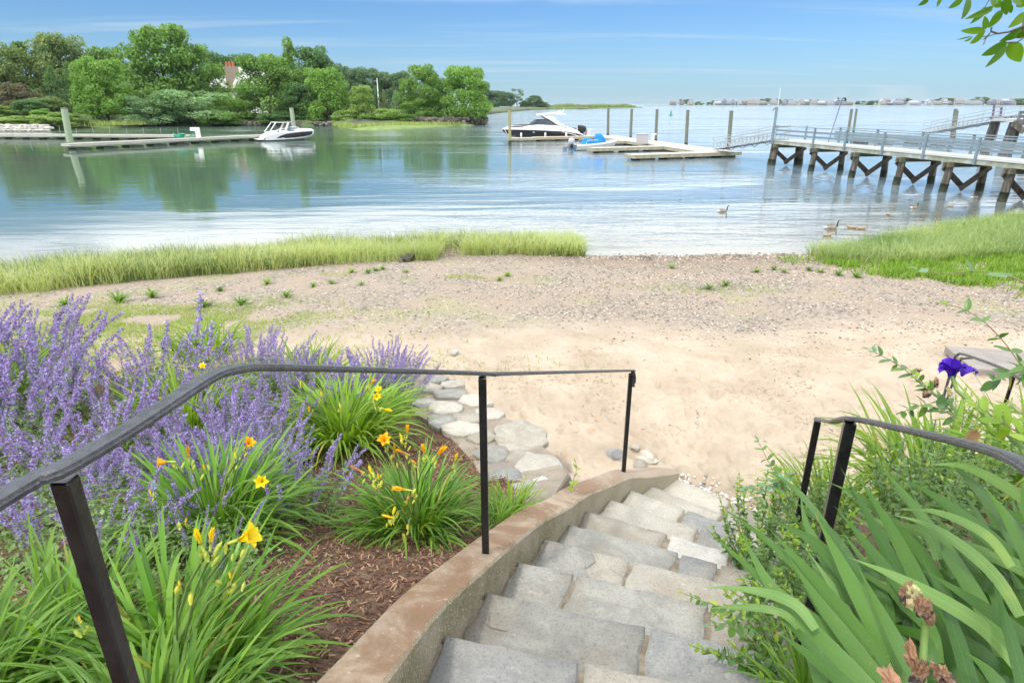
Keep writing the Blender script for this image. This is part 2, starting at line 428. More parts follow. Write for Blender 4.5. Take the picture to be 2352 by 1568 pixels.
# water
def water_mat():
    m, nt, b = new_mat('bay_water')
    g = N(nt, 'ShaderNodeNewGeometry'); pos = g.outputs['Position']
    sp = N(nt, 'ShaderNodeSeparateXYZ'); nt.links.new(pos, sp.inputs[0])
    X, Y = sp.outputs['X'], sp.outputs['Y']
    # calm in the cove on the left, ruffled in the open bay
    ex = math_n(nt, 'ADD', X, math_n(nt, 'MULTIPLY', Y, .06))
    open_ = maprange(nt, ex, -14, 26, .14, 1)
    far = maprange(nt, Y, 50, 160, 0, 3.6)
    calmy = maprange(nt, Y, 24, 60, .55, .9)
    patch = noise(nt, mapping(nt, pos, (.018, .07, 1), loc=(2, 0, 0)), 1.0, 4, .6, .5)
    pm = maprange(nt, patch, .42, .62, .35, 1.3)
    amp = math_n(nt, 'MULTIPLY', math_n(nt, 'MULTIPLY', math_n(nt, 'MAXIMUM', open_, far), pm), calmy)
    # ruffled lane between the spit and the left float
    lane = math_n(nt, 'MULTIPLY', maprange(nt, math_n(nt, 'ABSOLUTE', math_n(nt, 'SUBTRACT', Y, 108)), 6, 12, 1, 0), maprange(nt, math_n(nt, 'ABSOLUTE', math_n(nt, 'ADD', X, 22)), 16, 26, 1, 0))
    amp = math_n(nt, 'MAXIMUM', amp, math_n(nt, 'MULTIPLY', lane, .9))
    n1 = noise(nt, mapping(nt, pos, (.55, 2.2, 1), rot=(0, 0, R(8))), 1.0, 3, .5, .4)
    n2 = noise(nt, mapping(nt, pos, (3.0, 9.0, 1), rot=(0, 0, R(-12))), 1.0, 3, .55, .3)
    n3 = noise(nt, mapping(nt, pos, (.10, .32, 1), rot=(0, 0, R(15))), 1.0, 2, .5)
    hgt = math_n(nt, 'ADD', math_n(nt, 'MULTIPLY', n1, .055), math_n(nt, 'MULTIPLY', n2, .012))
    hgt = math_n(nt, 'ADD', hgt, math_n(nt, 'MULTIPLY', n3, .12))
    hgt = math_n(nt, 'MULTIPLY', hgt, amp)
    bn = N(nt, 'ShaderNodeBump'); setin(bn, Strength=1., Distance=1.0); nt.links.new(hgt, bn.inputs['Height'])
    nt.links.new(bn.outputs[0], b.inputs['Normal'])
    shal = maprange(nt, math_n(nt, 'SUBTRACT', Y, math_n(nt, 'MULTIPLY', X, .25)), 17.5, 34, 1, 0)
    col = mixc(nt, shal, mixc(nt, open_, (.045, .09, .048), (.20, .265, .31)), (.13, .13, .09))
    nt.links.new(col, b.inputs['Base Color']); b.inputs['IOR'].default_value = 1.42
    nt.links.new(maprange(nt, amp, 0, 1, .02, .10), b.inputs['Roughness']); b.inputs['Specular IOR Level'].default_value = .62
    return m
WATER = water_mat()
A = np.radians(np.linspace(-180, 180, 97)); RR = np.array([0.01, 20, 60, 200, 700, 2000, 4200.])
a, r = np.meshgrid(A, RR); V = np.stack([r * np.sin(a), r * np.cos(a) + 12, 0 * r], -1).reshape(-1, 3)
i = np.arange(6)[:, None] * 97 + np.arange(96)[None]; Q = np.stack([i, i + 97, i + 98, i + 1], -1).reshape(-1, 4)
water = obj('water', qmesh('water', V, Q, WATER, smooth=True)); struct(water, 'calm bay water mirroring trees and cloud')

# ------------------------------------------------------------------ garden beds
def mulch_mat():
    m, nt, b = new_mat('bark_mulch')
    g = N(nt, 'ShaderNodeNewGeometry'); pos = g.outputs['Position']
    c = mixc(nt, maprange(nt, noise(nt, mapping(nt, pos, (40, 70, 60)), 1, 5, .7), .35, .65), (.055, .028, .016), (.20, .11, .065))
    c = mixc(nt, maprange(nt, noise(nt, pos, 5, 4), .55, .7, 0, .5), c, (.26, .17, .11))
    nt.links.new(c, b.inputs['Base Color']); b.inputs['Roughness'].default_value = .95
    bn = N(nt, 'ShaderNodeBump'); setin(bn, Strength=.9, Distance=.03); nt.links.new(noise(nt, mapping(nt, pos, (30, 55, 40)), 1, 5, .7), bn.inputs['Height']); nt.links.new(bn.outputs[0], b.inputs['Normal'])
    return m
MULCH = mulch_mat()
def wallx(y): return np.interp(y, SYL, SXL)
def bed_edge_x(y):   # garden side edge of the bed: concrete wall, then the flagstone wall
    return np.where(y < 3.9, np.interp(y, SYL, SXL) - .12, np.interp(y, [3.9, 4.6, 5.85, 6.9, 7.4, 7.9, 8.3], [.3, .15, -.6, -1.1, -1.9, -5.5, -15]))
def bed_zf(x, y):
    d = np.clip((bed_edge_x(y) - x), -1, 6)
    z = bedz(y) - .05 + .03 * fbm(x * 2, y * 2, 11) + .015 * fbm(x * 9, y * 9, 12, 2) + .03 * np.clip(d, 0, 2)
    far = np.clip((y - 6.9) / 1.1, 0, 1) * (x < -1.2)
    return z * (1 - far) + far * (beachz(x, y) - .03)
bed = obj('garden_bed', grid('garden_bed', -15, .4, -2, 11, .055, bed_zf, MULCH, keep=lambda x, y: x < bed_edge_x(y) + .05))
struct(bed, 'bark mulch garden bed sloping down beside the steps')
def rbx(y): return np.interp(y, SR[:, 1], SR[:, 0])
def rbank_zf(x, y):
    d = np.clip(x - rbx(y), -1, 6)
    z = np.interp(y, [-1, .8, 1.2, 1.6, 2.1, 2.8, 3.6, 4.3, 5.2, 6.5, 9], [3.1, 3.1, 3.0, 2.82, 2.52, 2.12, 1.72, 1.35, 1.2, 1.15, 1.1])
    z = z + .22 * np.clip(d, 0, 2.5) * np.clip((5.2 - y) / 2, 0, 1) + .03 * fbm(x * 2, y * 2, 41)
    w = np.clip((y - (3.7 + .4 * (x - 2))) / .8, 0, 1)
    return z * (1 - w) + w * (beachz(x, y) - .06) - np.clip((.08 - d) / .1, 0, 1) * .25
rb = obj('right_bank', grid('right_bank', .6, 12, -2, 8, .08, rbank_zf, MULCH, keep=lambda x, y: x > rbx(y) + .02)); struct(rb, 'planted bank to the right of the steps')

# ------------------------------------------------------------------ concrete wall beside the steps
CONC = None
def concrete_mat():
    m, nt, b = new_mat('stained_concrete')
    g = N(nt, 'ShaderNodeNewGeometry'); pos = g.outputs['Position']
    nz = N(nt, 'ShaderNodeSeparateXYZ'); nt.links.new(g.outputs['Normal'], nz.inputs[0])
    top = maprange(nt, nz.outputs['Z'], .6, .85)
    f = maprange(nt, noise(nt, pos, 2.2, 6, .66, .5), .34, .56)
    t = mixc(nt, f, (.36, .285, .205), (.20, .12, .066))
    sp = N(nt, 'ShaderNodeSeparateXYZ'); nt.links.new(pos, sp.inputs[0])
    t = mixc(nt, maprange(nt, sp.outputs['Y'], 3.6, 5.0, 0, .6), t, (.42, .35, .27))
    t = mixc(nt, maprange(nt, noise(nt, pos, 26, 5, .7), .60, .72, 0, .7), t, (.55, .50, .44))
    s = mixc(nt, maprange(nt, noise(nt, pos, 4, 5, .6), .35, .65), (.30, .26, .19), (.17, .155, .085))
    s = mixc(nt, maprange(nt, noise(nt, pos, 110, 3, .6), .52, .66, 0, .75), s, (.52, .44, .33))
    s = mixc(nt, maprange(nt, sp.outputs['Y'], 2.6, 4.8, 0, .7), s, (.48, .41, .31))
    c = mixc(nt, top, s, t)
    nt.links.new(c, b.inputs['Base Color']); b.inputs['Roughness'].default_value = .85
    bn = N(nt, 'ShaderNodeBump'); setin(bn, Strength=.55, Distance=.012); nt.links.new(math_n(nt, 'ADD', noise(nt, pos, 90, 6, .7), math_n(nt, 'MULTIPLY', noise(nt, pos, 12, 4), .8)), bn.inputs['Height']); nt.links.new(bn.outputs[0], b.inputs['Normal'])
    return m
CONC = concrete_mat()
# smooth centre line through the left nosing points
def catmull(pts, n):
    out = []
    for i in range(len(pts) - 1):
        p0 = np.array(pts[max(i - 1, 0)]); p1 = np.array(pts[i]); p2 = np.array(pts[i + 1]); p3 = np.array(pts[min(i + 2, len(pts) - 1)])
        for k in range(n):
            t = k / n
            out.append(.5 * ((2 * p1) + (p2 - p0) * t + (2 * p0 - 5 * p1 + 4 * p2 - p3) * t * t + (3 * p1 - p0 - 3 * p2 + p3) * t ** 3))
    out.append(np.array(pts[-1], float)); return out
wl = [(s[0], s[1], s[2] + .125) for s in ST[:-1]] + [(1.62, 5.13, 1.17)]
wl[-2] = (1.26, 4.77, 1.36)
wl[0] = (-.5, -.6, 3.19); wl[1] = (-.5, .58, 3.19)
WL = catmull(wl, 10)
rings = []
for i, p in enumerate(WL):
    t = WL[min(i + 1, len(WL) - 1)] - WL[max(i - 1, 0)]; t[2] = 0; t /= np.linalg.norm(t); nrm = np.array([-t[1], t[0], 0])
    w = .192
    if i > len(WL) - 10: w = .192 - .10 * ((i - (len(WL) - 10)) / 9) ** 2
    j = .004 * (random.random() - .5); k = .005 * (random.random() - .5)
    rings.append([tuple(p + np.array([0, 0, -.75])), tuple(p + np.array([0, 0, -.012 + k])), tuple(p + nrm * (.012 + j)), tuple(p + nrm * (w - .01)), tuple(p + nrm * w + np.array([0, 0, -.01])), tuple(p + nrm * w + np.array([0, 0, -.75]))])
mb = MB(); mb.loft(rings); cw = mb.build('concrete_wall', CONC)
tag(cw, 'curving low concrete wall with rust-brown stained top along the left of the steps', 'wall')
for p in cw.data.polygons: p.use_smooth = False

# ------------------------------------------------------------------ stone steps
def stone_mat(name, c1, c2, c3):
    m, nt, b = new_mat(name)
    g = N(nt, 'ShaderNodeNewGeometry'); pos = g.outputs['Position']; oi = N(nt, 'ShaderNodeObjectInfo')
    c = mixc(nt, maprange(nt, noise(nt, pos, 5, 7, .68, .6), .36, .64), c1, c2)
    c = mixc(nt, maprange(nt, noise(nt, pos, 2.1, 5, .6), .50, .68, 0, .8), c, c3)
    c = mixc(nt, maprange(nt, noise(nt, pos, 90, 5, .75), .50, .66, 0, .6), c, tuple(q * .45 for q in c1))
    c = mixc(nt, maprange(nt, noise(nt, pos, 30, 4, .7), .58, .72, 0, .5), c, tuple(q * 1.35 for q in c2))
    hs = N(nt, 'ShaderNodeHueSaturation'); nt.links.new(c, hs.inputs['Color']); nt.links.new(maprange(nt, oi.outputs['Random'], 0, 1, .88, 1.12, False), hs.inputs['Value'])
    nt.links.new(hs.outputs[0], b.inputs['Base Color']); b.inputs['Roughness'].default_value = .8
    bn = N(nt, 'ShaderNodeBump'); setin(bn, Strength=.85, Distance=.016)
    nt.links.new(math_n(nt, 'ADD', math_n(nt, 'MULTIPLY', noise(nt, pos, 70, 6, .75), .6), noise(nt, pos, 9, 7, .66, .6)), bn.inputs['Height']); nt.links.new(bn.outputs[0], b.inputs['Normal'])
    return m
S_GREY = stone_mat('grey_flagstone', (.235, .23, .205), (.325, .315, .275), (.255, .225, .175))
S_BLUE = stone_mat('blue_grey_flagstone', (.195, .197, .19), (.28, .275, .255), (.27, .255, .22))
S_TAN = stone_mat('tan_flagstone', (.285, .26, .21), (.37, .34, .28), (.25, .215, .16))
S_PALE = stone_mat('pale_flagstone', (.40, .37, .31), (.47, .44, .37), (.37, .32, .25))
S_WHITE = stone_mat('white_quartz_stone', (.42, .40, .36), (.52, .50, .46), (.36, .32, .26))
MORTAR = M('sandy_mortar', (.30, .25, .185), (.17, .14, .10), 14, rough=.95, bump=.9, bscale=60, coord='World')
def slab(name, poly, ztop, th, mat, parent, label=None, tilt=0., jit=.011, z2=None):
    """poly: list of (x, y) counterclockwise; split edges, jitter, bevelled rim; ztop may be a function"""
    pts = []
    n = len(poly)
    for i in range(n):
        a = np.array(poly[i]); b = np.array(poly[(i + 1) % n]); L = np.linalg.norm(b - a); k = max(1, int(L / .07))
        for j in range(k):
            t = j / k; p = a + (b - a) * t
            if j: p = p + (b - a)[::-1] * np.array([-1, 1]) / max(L, 1e-6) * (random.random() - .5) * 2 * jit
            pts.append(p)
    c = sum(pts) / len(pts); zf = ztop if callable(ztop) else (lambda x, y: ztop)
    def ring(sc_, dz):
        o = []
        for p in pts:
            d = p - c; L = np.linalg.norm(d); q = c + d * (1 - sc_ / max(L, .02)); o.append((q[0], q[1], zf(q[0], q[1]) + dz + (random.random() - .5) * .004))
        return o
    m = MB(); rs = [ring(0, -th), ring(0, -.010), ring(.009, 0)]
    m.loft(rs, cap=False); n2 = len(pts)
    # inner ring + centre for a slightly uneven face
    inner = ring(.09, .0); b0 = len(m.v); m.v += inner + [(c[0], c[1], zf(c[0], c[1]) + .002)]
    for k in range(n2):
        m.f.append((2 * n2 + k, 2 * n2 + (k + 1) % n2, b0 + (k + 1) % n2, b0 + k)); m.m.append(0)
        m.f.append((b0 + k, b0 + (k + 1) % n2, b0 + n2)); m.m.append(0)
    o = m.build(name, mat, parent)
    for p in o.data.polygons[-2 * n2:]: p.use_smooth = True
    if label: o['label'] = label
    return o
steps = thing('stone_steps', 'curving flight of grey flagstone steps leading down to the sand', 'steps')
splits = {0: [0, .5, 1], 1: [0, .62, 1], 2: [0, .45, 1], 3: [0, .47, 1], 4: [0, .395, 1.0], 5: [0, .54, 1.0], 6: [0, .23, .72, 1], 7: [0, .385, 1.0], 8: [0, .53, .70, 1.0],
          9: [0, .44, .74, 1], 10: [0, .52, 1], 11: [0, .36, .66, 1], 12: [0, .50, 1], 13: [0, .45, 1]}
smat = {4: [S_BLUE, S_TAN], 5: [S_GREY, S_BLUE], 6: [S_GREY, S_GREY, S_TAN], 7: [S_TAN, S_PALE], 8: [S_GREY, S_BLUE, S_TAN], 9: [S_TAN, S_WHITE, S_GREY], 10: [S_PALE, S_GREY], 11: [S_PALE, S_BLUE, S_PALE], 12: [S_PALE, S_TAN], 13: [S_PALE, S_TAN]}
slabels = {(9, 1): 'broken white stone', (5, 1): 'blue grey stone', (11, 1): 'small bluish stone'}
mm = MB()
for i in range(1, len(ST)):
    x, y, z, a = ST[i]; xp, yp, zp_, ap = ST[i - 1]
    dF = np.array([math.cos(R(a)), math.sin(R(a))]); dB = np.array([math.cos(R(ap)), math.sin(R(ap))])
    F0 = np.array([x, y]); B0 = np.array([xp, yp]) - np.array([-dB[1], dB[0]]) * .03
    ts = splits.get(i, [0, .5, 1]); mats_ = smat.get(i, [S_GREY, S_TAN, S_GREY])
    # mortar bed and riser behind the stones
    W = STW + .05
    q = [F0 - dF * .02 - np.array([-dF[1], dF[0]]) * .035, F0 + dF * W - np.array([-dF[1], dF[0]]) * .035, B0 + dB * W, B0 - dB * .02]
    q = [q[3], q[2], q[1], q[0]]
    lo = [(p[0], p[1], z - .5) for p in q]; hi = [(p[0], p[1], z - .010) for p in q]
    mm.loft([lo, hi])
    for k in range(len(ts) - 1):
        g = .012
        t0, t1 = ts[k] * STW + (g if k else .006), ts[k + 1] * STW - g
        sk = .03 * (random.random() - .5)
        fa, fb = F0 + dF * t0, F0 + dF * t1
        ba, bb = B0 + dB * (t0 + (sk if k else 0)), B0 + dB * (t1 + sk)
        poly = [ba, bb, fb, fa]
        dz = (random.random() - .5) * .003
        slab('step_stone', poly, z + dz, .07, mats_[k % len(mats_)], steps, slabels.get((i, k)))
mort = mm.build('mortar', MORTAR, steps); 
# thin flaked layer on the fourth visible tread
fx = [ST[7][0], ST[7][1]]; d7 = np.array([math.cos(R(-21)), math.sin(R(-21))]); b7 = np.array([d7[1], -d7[0]])
fp = [np.array(fx) + d7 * s_ + b7 * q_ for s_, q_ in ((.02, .30), (.08, .37), (.35, .36), (.38, .28), (.30, .17), (.34, .09), (.30, .02), (.03, .01))]
slab('flaked_layer', fp, ST[7][2] + .008, .008, S_GREY, steps, jit=.012)

# twig lying on a tread
tw = [P(1121, 1402, 2.43), P(1117, 1422, 2.44), P(1113, 1428, 2.432), P(1125, 1440, 2.43), P(1150, 1446, 2.428), P(1165, 1449, 2.43)]
m_ = MB(); m_.tube(tw, [.002, .003, .0035, .003, .0025, .0015], 6); m_.tube([tw[1], P(1113, 1414, 2.445)], [.002, .001], 5)
tag(m_.build('twig', M('bare_twig', (.16, .12, .10), rough=.8)), 'forked bare twig lying on a grey stone tread', 'twig')

# ------------------------------------------------------------------ flagstone garden wall between bed and sand
gw = thing('flagstone_wall', 'low mortared flagstone wall between the garden bed and the sand', 'wall')
def gwz(x, y): return float(np.interp(y, [3.6, 4.6, 5.9, 7.0, 8.5], [1.88, 1.60, 1.45, 1.34, 1.22]))
out_ = [P(1262, 1152, 1.86), P(1308, 1095, 1.60), P(1262, 1032, 1.55), P(1185, 966, 1.46), P(1130, 950, 1.42), P(1062, 878, 1.36), P(1000, 850, 1.3)]
inn_ = [P(1160, 1165, 1.86), P(1122, 1110, 1.70), P(1085, 1050, 1.58), P(1020, 985, 1.48), P(955, 950, 1.43), P(900, 880, 1.38), P(860, 850, 1.3)]
rings = []
for o_, n_ in zip(out_, inn_):
    zt = gwz(o_.x, o_.y) - .02
    rings.append([(o_.x, o_.y, .8), (o_.x, o_.y, zt - .03), (o_.x * .97 + n_.x * .03, o_.y * .97 + n_.y * .03, zt), (n_.x, n_.y, zt), (n_.x, n_.y, .9)])
GMORT = M('grey_beige_mortar', (.30, .255, .20), (.235, .195, .15), 6, rough=.95, bump=.6, bscale=50, coord='World', c3=(.22, .19, .16), s3=1.6, t3=(.55, .68))
mb = MB(); mb.loft(rings[::-1]); gm_ = mb.build('mortar', GMORT, gw)
_w = S_WHITE; S_WHITE_ = S_WHITE
GW_ST = [  # (u, v, ru, rv, material): stones showing in the wall top
    (1238, 1075, 46, 27, S_PALE), (1246, 1108, 18, 13, S_WHITE), (1214, 1125, 30, 18, S_GREY), (1163, 1095, 34, 18, S_BLUE), (1190, 1050, 24, 12, S_TAN),
    (1192, 1003, 58, 27, S_TAN), (1135, 1040, 34, 16, S_GREY), (1110, 1003, 28, 13, S_TAN), (1060, 985, 36, 14, S_PALE),
    (1015, 965, 30, 12, S_GREY), (1078, 958, 34, 10, S_TAN), (1125, 948, 26, 10, S_PALE), (1020, 935, 34, 11, S_PALE), (975, 925, 24, 9, S_GREY),
    (1085, 918, 36, 13, S_PALE), (1035, 903, 30, 9, S_GREY), (990, 890, 26, 8, S_TAN), (1040, 880, 24, 6, S_PALE), (1000, 870, 22, 6, S_GREY)]
for (u, v, ru, rv, mt) in GW_ST:
    base = P(u, v, 1.5); zt = gwz(base.x, base.y)
    poly = []
    ru *= 1.12; rv *= 1.2; n = random.choice([5, 6, 6, 7]); ph = random.random()
    for k in range(n):
        g = 2 * math.pi * (k + ph) / n; rr = .85 + .5 * random.random()
        p = P(u + ru * rr * math.cos(g), v - rv * rr * math.sin(g), zt); poly.append(np.array([p.x, p.y]))
    slab('stone', poly, zt + .003 + .010 * random.random(), .06, mt, gw, jit=.02)
# end face stones
for (u, v, w_) in ((1295, 1105, .10), (1288, 1135, .09), (1272, 1150, .08)):
    p = P(u, v, 1.42); m_ = MB(); m_.ball((p.x - .03, p.y + .0, 1.42 - (v - 1105) * .002), (w_, .08, .11), n=9, rings=6); 
    o_ = m_.build('stone', S_TAN, gw, smooth=True)

# ------------------------------------------------------------------ loose rocks
def rock(name, c, r, mat, label, group=None, seed=0, parent=None, flat=.6, cat='rock'):
    bm = bmesh.new(); bmesh.ops.create_icosphere(bm, subdivisions=3, radius=1)
    for v in bm.verts:
        p = v.co; q = abs(p.x) ** 3 + abs(p.y) ** 3 + abs(p.z) ** 3
        k = .8 + .5 * float(fbm(np.array(p.x * 1.3 + seed * 7.1 + p.z), np.array(p.y * 1.3 - p.z), seed, 3)) + .12 / max(q, .4)
        v.co = Vector((p.x * r[0], p.y * r[1], p.z * r[2])) * k
    me = bpy.data.meshes.new(name); bm.to_mesh(me); bm.free(); me.materials.append(mat)
    o = obj(name, me, parent, c); o.rotation_euler = (0, 0, seed * 1.7)
    if label: tag(o, label, cat, group)
    return o
def bz(x, y): return float(beach_zf(np.array([float(x)]), np.array([float(y)]))[0])
def onbeach(u, v):
    z = 1.
    for _ in range(6):
        p = P(u, v, z); z = bz(p.x, p.y)
    return Vector((p.x, p.y, z))
p = onbeach(1415, 1050); rock('rock', (p.x, p.y, p.z + .02), (.13, .10, .06), S_BLUE, 'bluish angular rock in the sand left of the last handrail post', seed=3)
p = onbeach(1487, 1052); rock('rock', (p.x, p.y, p.z + .02), (.14, .11, .06), S_PALE, 'pale rough rock in the sand right of the last handrail post', seed=5)
p = onbeach(1470, 1065); rock('rock', (p.x, p.y, p.z + .02), (.10, .07, .05), S_TAN, 'small tan rock touching the concrete wall by the last handrail post', seed=8)
p = onbeach(1462, 1022); rock('rock', (p.x, p.y, p.z), (.06, .05, .03), S_PALE, 'flat pale stone behind the last handrail post', seed=9)
p = onbeach(1045, 815); rock('stone', (p.x, p.y, p.z + .04), (.07, .06, .055), S_WHITE, 'round white stone alone on the pale sand', seed=11, cat='stone')
p = onbeach(935, 598); rock('rock', (p.x, p.y, p.z + .05), (.45, .25, .16), M('dark_wet_rock', (.05, .045, .035), (.1, .085, .06), 5, rough=.7, bump=.6), 'dark wet rock at the foot of the marsh grass clump', seed=12)
for (u, v, s_, lb, sd_) in ((1700, 760, .07, "small dark stone alone on the sand beyond the round white one", 13),):
    if s_:
        p = onbeach(u, v); rock('stone', (p.x, p.y, p.z + .01), (s_, s_ * .7, s_ * .5), S_BLUE, lb, seed=sd_, cat='stone')
# pebbles washed against the foot of the steps
def pebbles(name, pts, size, mats, label=None, flat=.5, lift=.3):
    n = len(pts); cube = np.array([(x, y, z) for z in (-1, 1) for x, y in ((-1, -1), (1, -1), (1, 1), (-1, 1))], float)
    cube = cube * .62; top = np.array([[0, 0, 1.], [0, 0, -1.]])
    q = np.array([(0, 3, 2, 1), (4, 5, 6, 7), (0, 1, 5, 4), (1, 2, 6, 5), (2, 3, 7, 6), (3, 0, 4, 7)])
    s = size(n); asp = rng.uniform(.55, 1, (n, 1, 1)); V = cube[None] * (1 + rng.uniform(-.25, .25, (n, 8, 3)))
    V = V * np.concatenate([np.ones((n, 1, 1)), asp, np.full((n, 1, 1), flat) * rng.uniform(.7, 1.3, (n, 1, 1))], 2) * s[:, None, None]
    a = rng.uniform(0, 6.28, n); c_, s_ = np.cos(a)[:, None], np.sin(a)[:, None]
    X = V[:, :, 0] * c_ - V[:, :, 1] * s_; Y = V[:, :, 0] * s_ + V[:, :, 1] * c_
    V = np.stack([X, Y, V[:, :, 2]], -1) + pts[:, None, :]; V[:, :, 2] += (s * flat * lift)[:, None]
    Q = (q[None] + (np.arange(n) * 8)[:, None, None]).reshape(-1, 4)
    mi = np.repeat(rng.integers(0, len(mats), n), 6)
    return obj(name, qmesh(name, V, Q, mats=mats, mi=mi, smooth=True))
PB = [M('pebble_grey', (.28, .26, .24), rough=.8), M('pebble_brown', (.20, .15, .11), rough=.8), M('pebble_tan', (.45, .36, .27), rough=.85), M('shell_white', (.62, .57, .50), rough=.7), M('pebble_dark', (.10, .09, .085), rough=.8), M('pebble_beige', (.52, .44, .35), rough=.85)]
n = 900; t = rng.uniform(0, 1, n); e0 = np.array([1.60, 5.25]); e1 = np.array([2.75, 4.25])
xy = e0 + (e1 - e0) * t[:, None] + np.array([.66, .75]) * (np.abs(rng.normal(0, .13, n)) - .02)[:, None]
z = beach_zf(xy[:, 0], xy[:, 1])
o = pebbles('pebbles', np.column_stack([xy, z]), lambda n: rng.uniform(.008, .035, n), [PB[0], PB[2], PB[3], PB[3], PB[5]]); stuff(o, 'white and grey pebbles washed against the foot of the steps', 'pebbles')
# gravel belt
def scatter(n, x0, x1, y0, y1, dens):
    out = np.zeros((0, 2))
    while len(out) < n:
        q = np.column_stack([rng.uniform(x0, x1, n), rng.uniform(y0, y1, n)]); k = rng.uniform(0, 1, n) < dens(q[:, 0], q[:, 1]); out = np.vstack([out, q[k]])
    return out[:n]
def gdens(x, y):
    s = shore(x) - y
    d = np.clip((y - 9.8 + .05 * x + vn(x * .5, y * .5, 61) * 3) / 1.6, 0, 1) * (s > -.7) * (.35 + .65 * np.clip(vn(x * .7, y * 1.2, 62) * 3 + .6, 0, 1)) + .015 * (y > 8)
    d = d * np.interp(x, [-9, -3, 1, 4], [.25, .4, .75, 1])
    return d * (np.abs(x) < y * .95 + 1)
xy = scatter(42000, -12, 18, 8.5, 21.5, gdens); z = beach_zf(xy[:, 0], xy[:, 1])
o = pebbles('gravel', np.column_stack([xy, z]), lambda n: .008 + .026 * rng.uniform(0, 1, n) ** 3, PB + [PB[1], PB[2]], flat=.4, lift=.35); stuff(o, 'brown gravel, shells and pebbles of the tidal belt', 'gravel')
xy = scatter(900, 1, 14, 17.5, 20.5, lambda x, y: (np.abs(shore(x) - y - .1) < .8) * 1.); z = beach_zf(xy[:, 0], xy[:, 1])
o = pebbles('shore_stones', np.column_stack([xy, z]), lambda n: rng.uniform(.02, .06, n), PB[:3] + PB[4:], flat=.5); stuff(o, 'larger stones along the edge of the water', 'stones')
# scraps of dry weed on the sand
xy = scatter(3800, -2, 9, 4.6, 10.4, lambda x, y: np.clip(vn(x * 1.7, y * 1.7, 71) * 4 - .1, .02, 1) * (x < y * .95)); z = beach_zf(xy[:, 0], xy[:, 1])
def chips(name, pts, L, W, mats, pitch=.25):
    n = len(pts); a = rng.uniform(0, 6.28, n); l = L(n); w = W(n); ti = rng.normal(0, pitch, n); cu = rng.uniform(-.5, .5, n)
    d = np.stack([np.cos(a) * np.cos(ti), np.sin(a) * np.cos(ti), np.sin(ti)], -1); s = np.stack([-np.sin(a), np.cos(a), rng.normal(0, .4, n)], -1)
    p = pts; V = []
    for k, t in enumerate((-.5, 0, .5)):
        c_ = p + d * (l * t)[:, None] + s * ((cu * l * (.25 - t * t)))[:, None]
        V += [c_ - s * (w / 2)[:, None], c_ + s * (w / 2)[:, None]]
        c2_ = c_ - np.array([0, 0, 1.]) * (w * .5)[:, None]
        V += [c2_ + s * (w / 2)[:, None], c2_ - s * (w / 2)[:, None]]
    V = np.stack(V, 1); q = []
    for k in range(2):
        b = 4 * k
        for e in range(4): q.append((b + e, b + (e + 1) % 4, b + 4 + (e + 1) % 4, b + 4 + e))
    q += [(3, 2, 1, 0), (8, 9, 10, 11)]
    Q = (np.array(q)[None, :, ::-1] + (np.arange(n) * 12)[:, None, None]).reshape(-1, 4)
    return obj(name, qmesh(name, V, Q, mats=mats, mi=np.repeat(rng.integers(0, len(mats), n), len(q))))
o = chips('dry_weed', np.column_stack([xy, z + .004]), lambda n: .012 + .06 * rng.uniform(0, 1, n) ** 2, lambda n: rng.uniform(.002, .006, n), [M('dry_weed', (.13, .085, .05), rough=.9), M('straw', (.35, .25, .14), rough=.9)], .2)
stuff(o, 'scraps of dry weed strewn over the sand', 'debris')
# bark chips on the bed
xy = scatter(15000, -3.2, .3, .9, 5.2, lambda x, y: (x < bed_edge_x(y) - .03) * np.clip(1.1 - .35 * np.abs(x + .5), .1, 1)); z = bed_zf(xy[:, 0], xy[:, 1])
o = chips('bark_mulch', np.column_stack([xy, z + .008]), lambda n: rng.uniform(.010, .042, n), lambda n: rng.uniform(.003, .008, n), [M('bark_dark', (.07, .035, .02), rough=.9), M('bark_red', (.20, .10, .055), rough=.9), M('bark_tan', (.33, .21, .13), rough=.9), M('bark_mid', (.13, .07, .04), rough=.9)], .4)
stuff(o, 'shredded brown bark mulch on the garden bed', 'mulch')

# ------------------------------------------------------------------ handrails
def rail_mesh(path, w=.036, th=.013):
    """moulded flat cap rail swept along a path"""
    prof = [(-w / 2, 0), (-w / 2, th * .45), (-w * .40, th * .55), (-w * .36, th * .85), (-w * .2, th), (w * .2, th), (w * .36, th * .85), (w * .40, th * .55), (w / 2, th * .45), (w / 2, 0), (w * .25, -.004), (-w * .25, -.004)]
    pts = [Vector(p) for p in path]; rings = []
    for i, p in enumerate(pts):
        t = (pts[min(i + 1, len(pts) - 1)] - pts[max(i - 1, 0)]).normalized(); s = t.cross(Vector((0, 0, 1))).normalized(); u = s.cross(t)
        rings.append([tuple(p + s * a + u * b) for a, b in prof])
    m = MB(); m.loft(rings); return m
def post(p0, p1, w=.034, rz=0):
    m = MB(); a = Vector(p0); b = Vector(p1); m.box((a + b) / 2, (w, w, (b - a).length), rz=rz); return m
def cr(pts, n=8): return [Vector(q) for q in catmull([tuple(p) for p in pts], n)]
hl = thing('handrail', 'black iron handrail with worn grey cap sweeping down the left of the steps', 'handrail')
RL = cr([(-.74, .1, 4.03), P(-30, 1172, 4.03), P(145, 1082, 4.035), P(300, 990, 4.03), P(480, 873, 4.02), P(545, 853, 4.005), P(612, 848, 3.95), PY(750, 850, 1.52), PY(940, 855, 1.95), PY(1085, 859, 2.38), PY(1130, 861, 2.52), PY(1160, 860, 2.62), PY(1300, 856, 3.4), PY(1446, 852, 4.62), PY(1452, 853, 4.66)])
o = rail_mesh(RL).build('cap_rail', iron_top, hl, smooth=False)
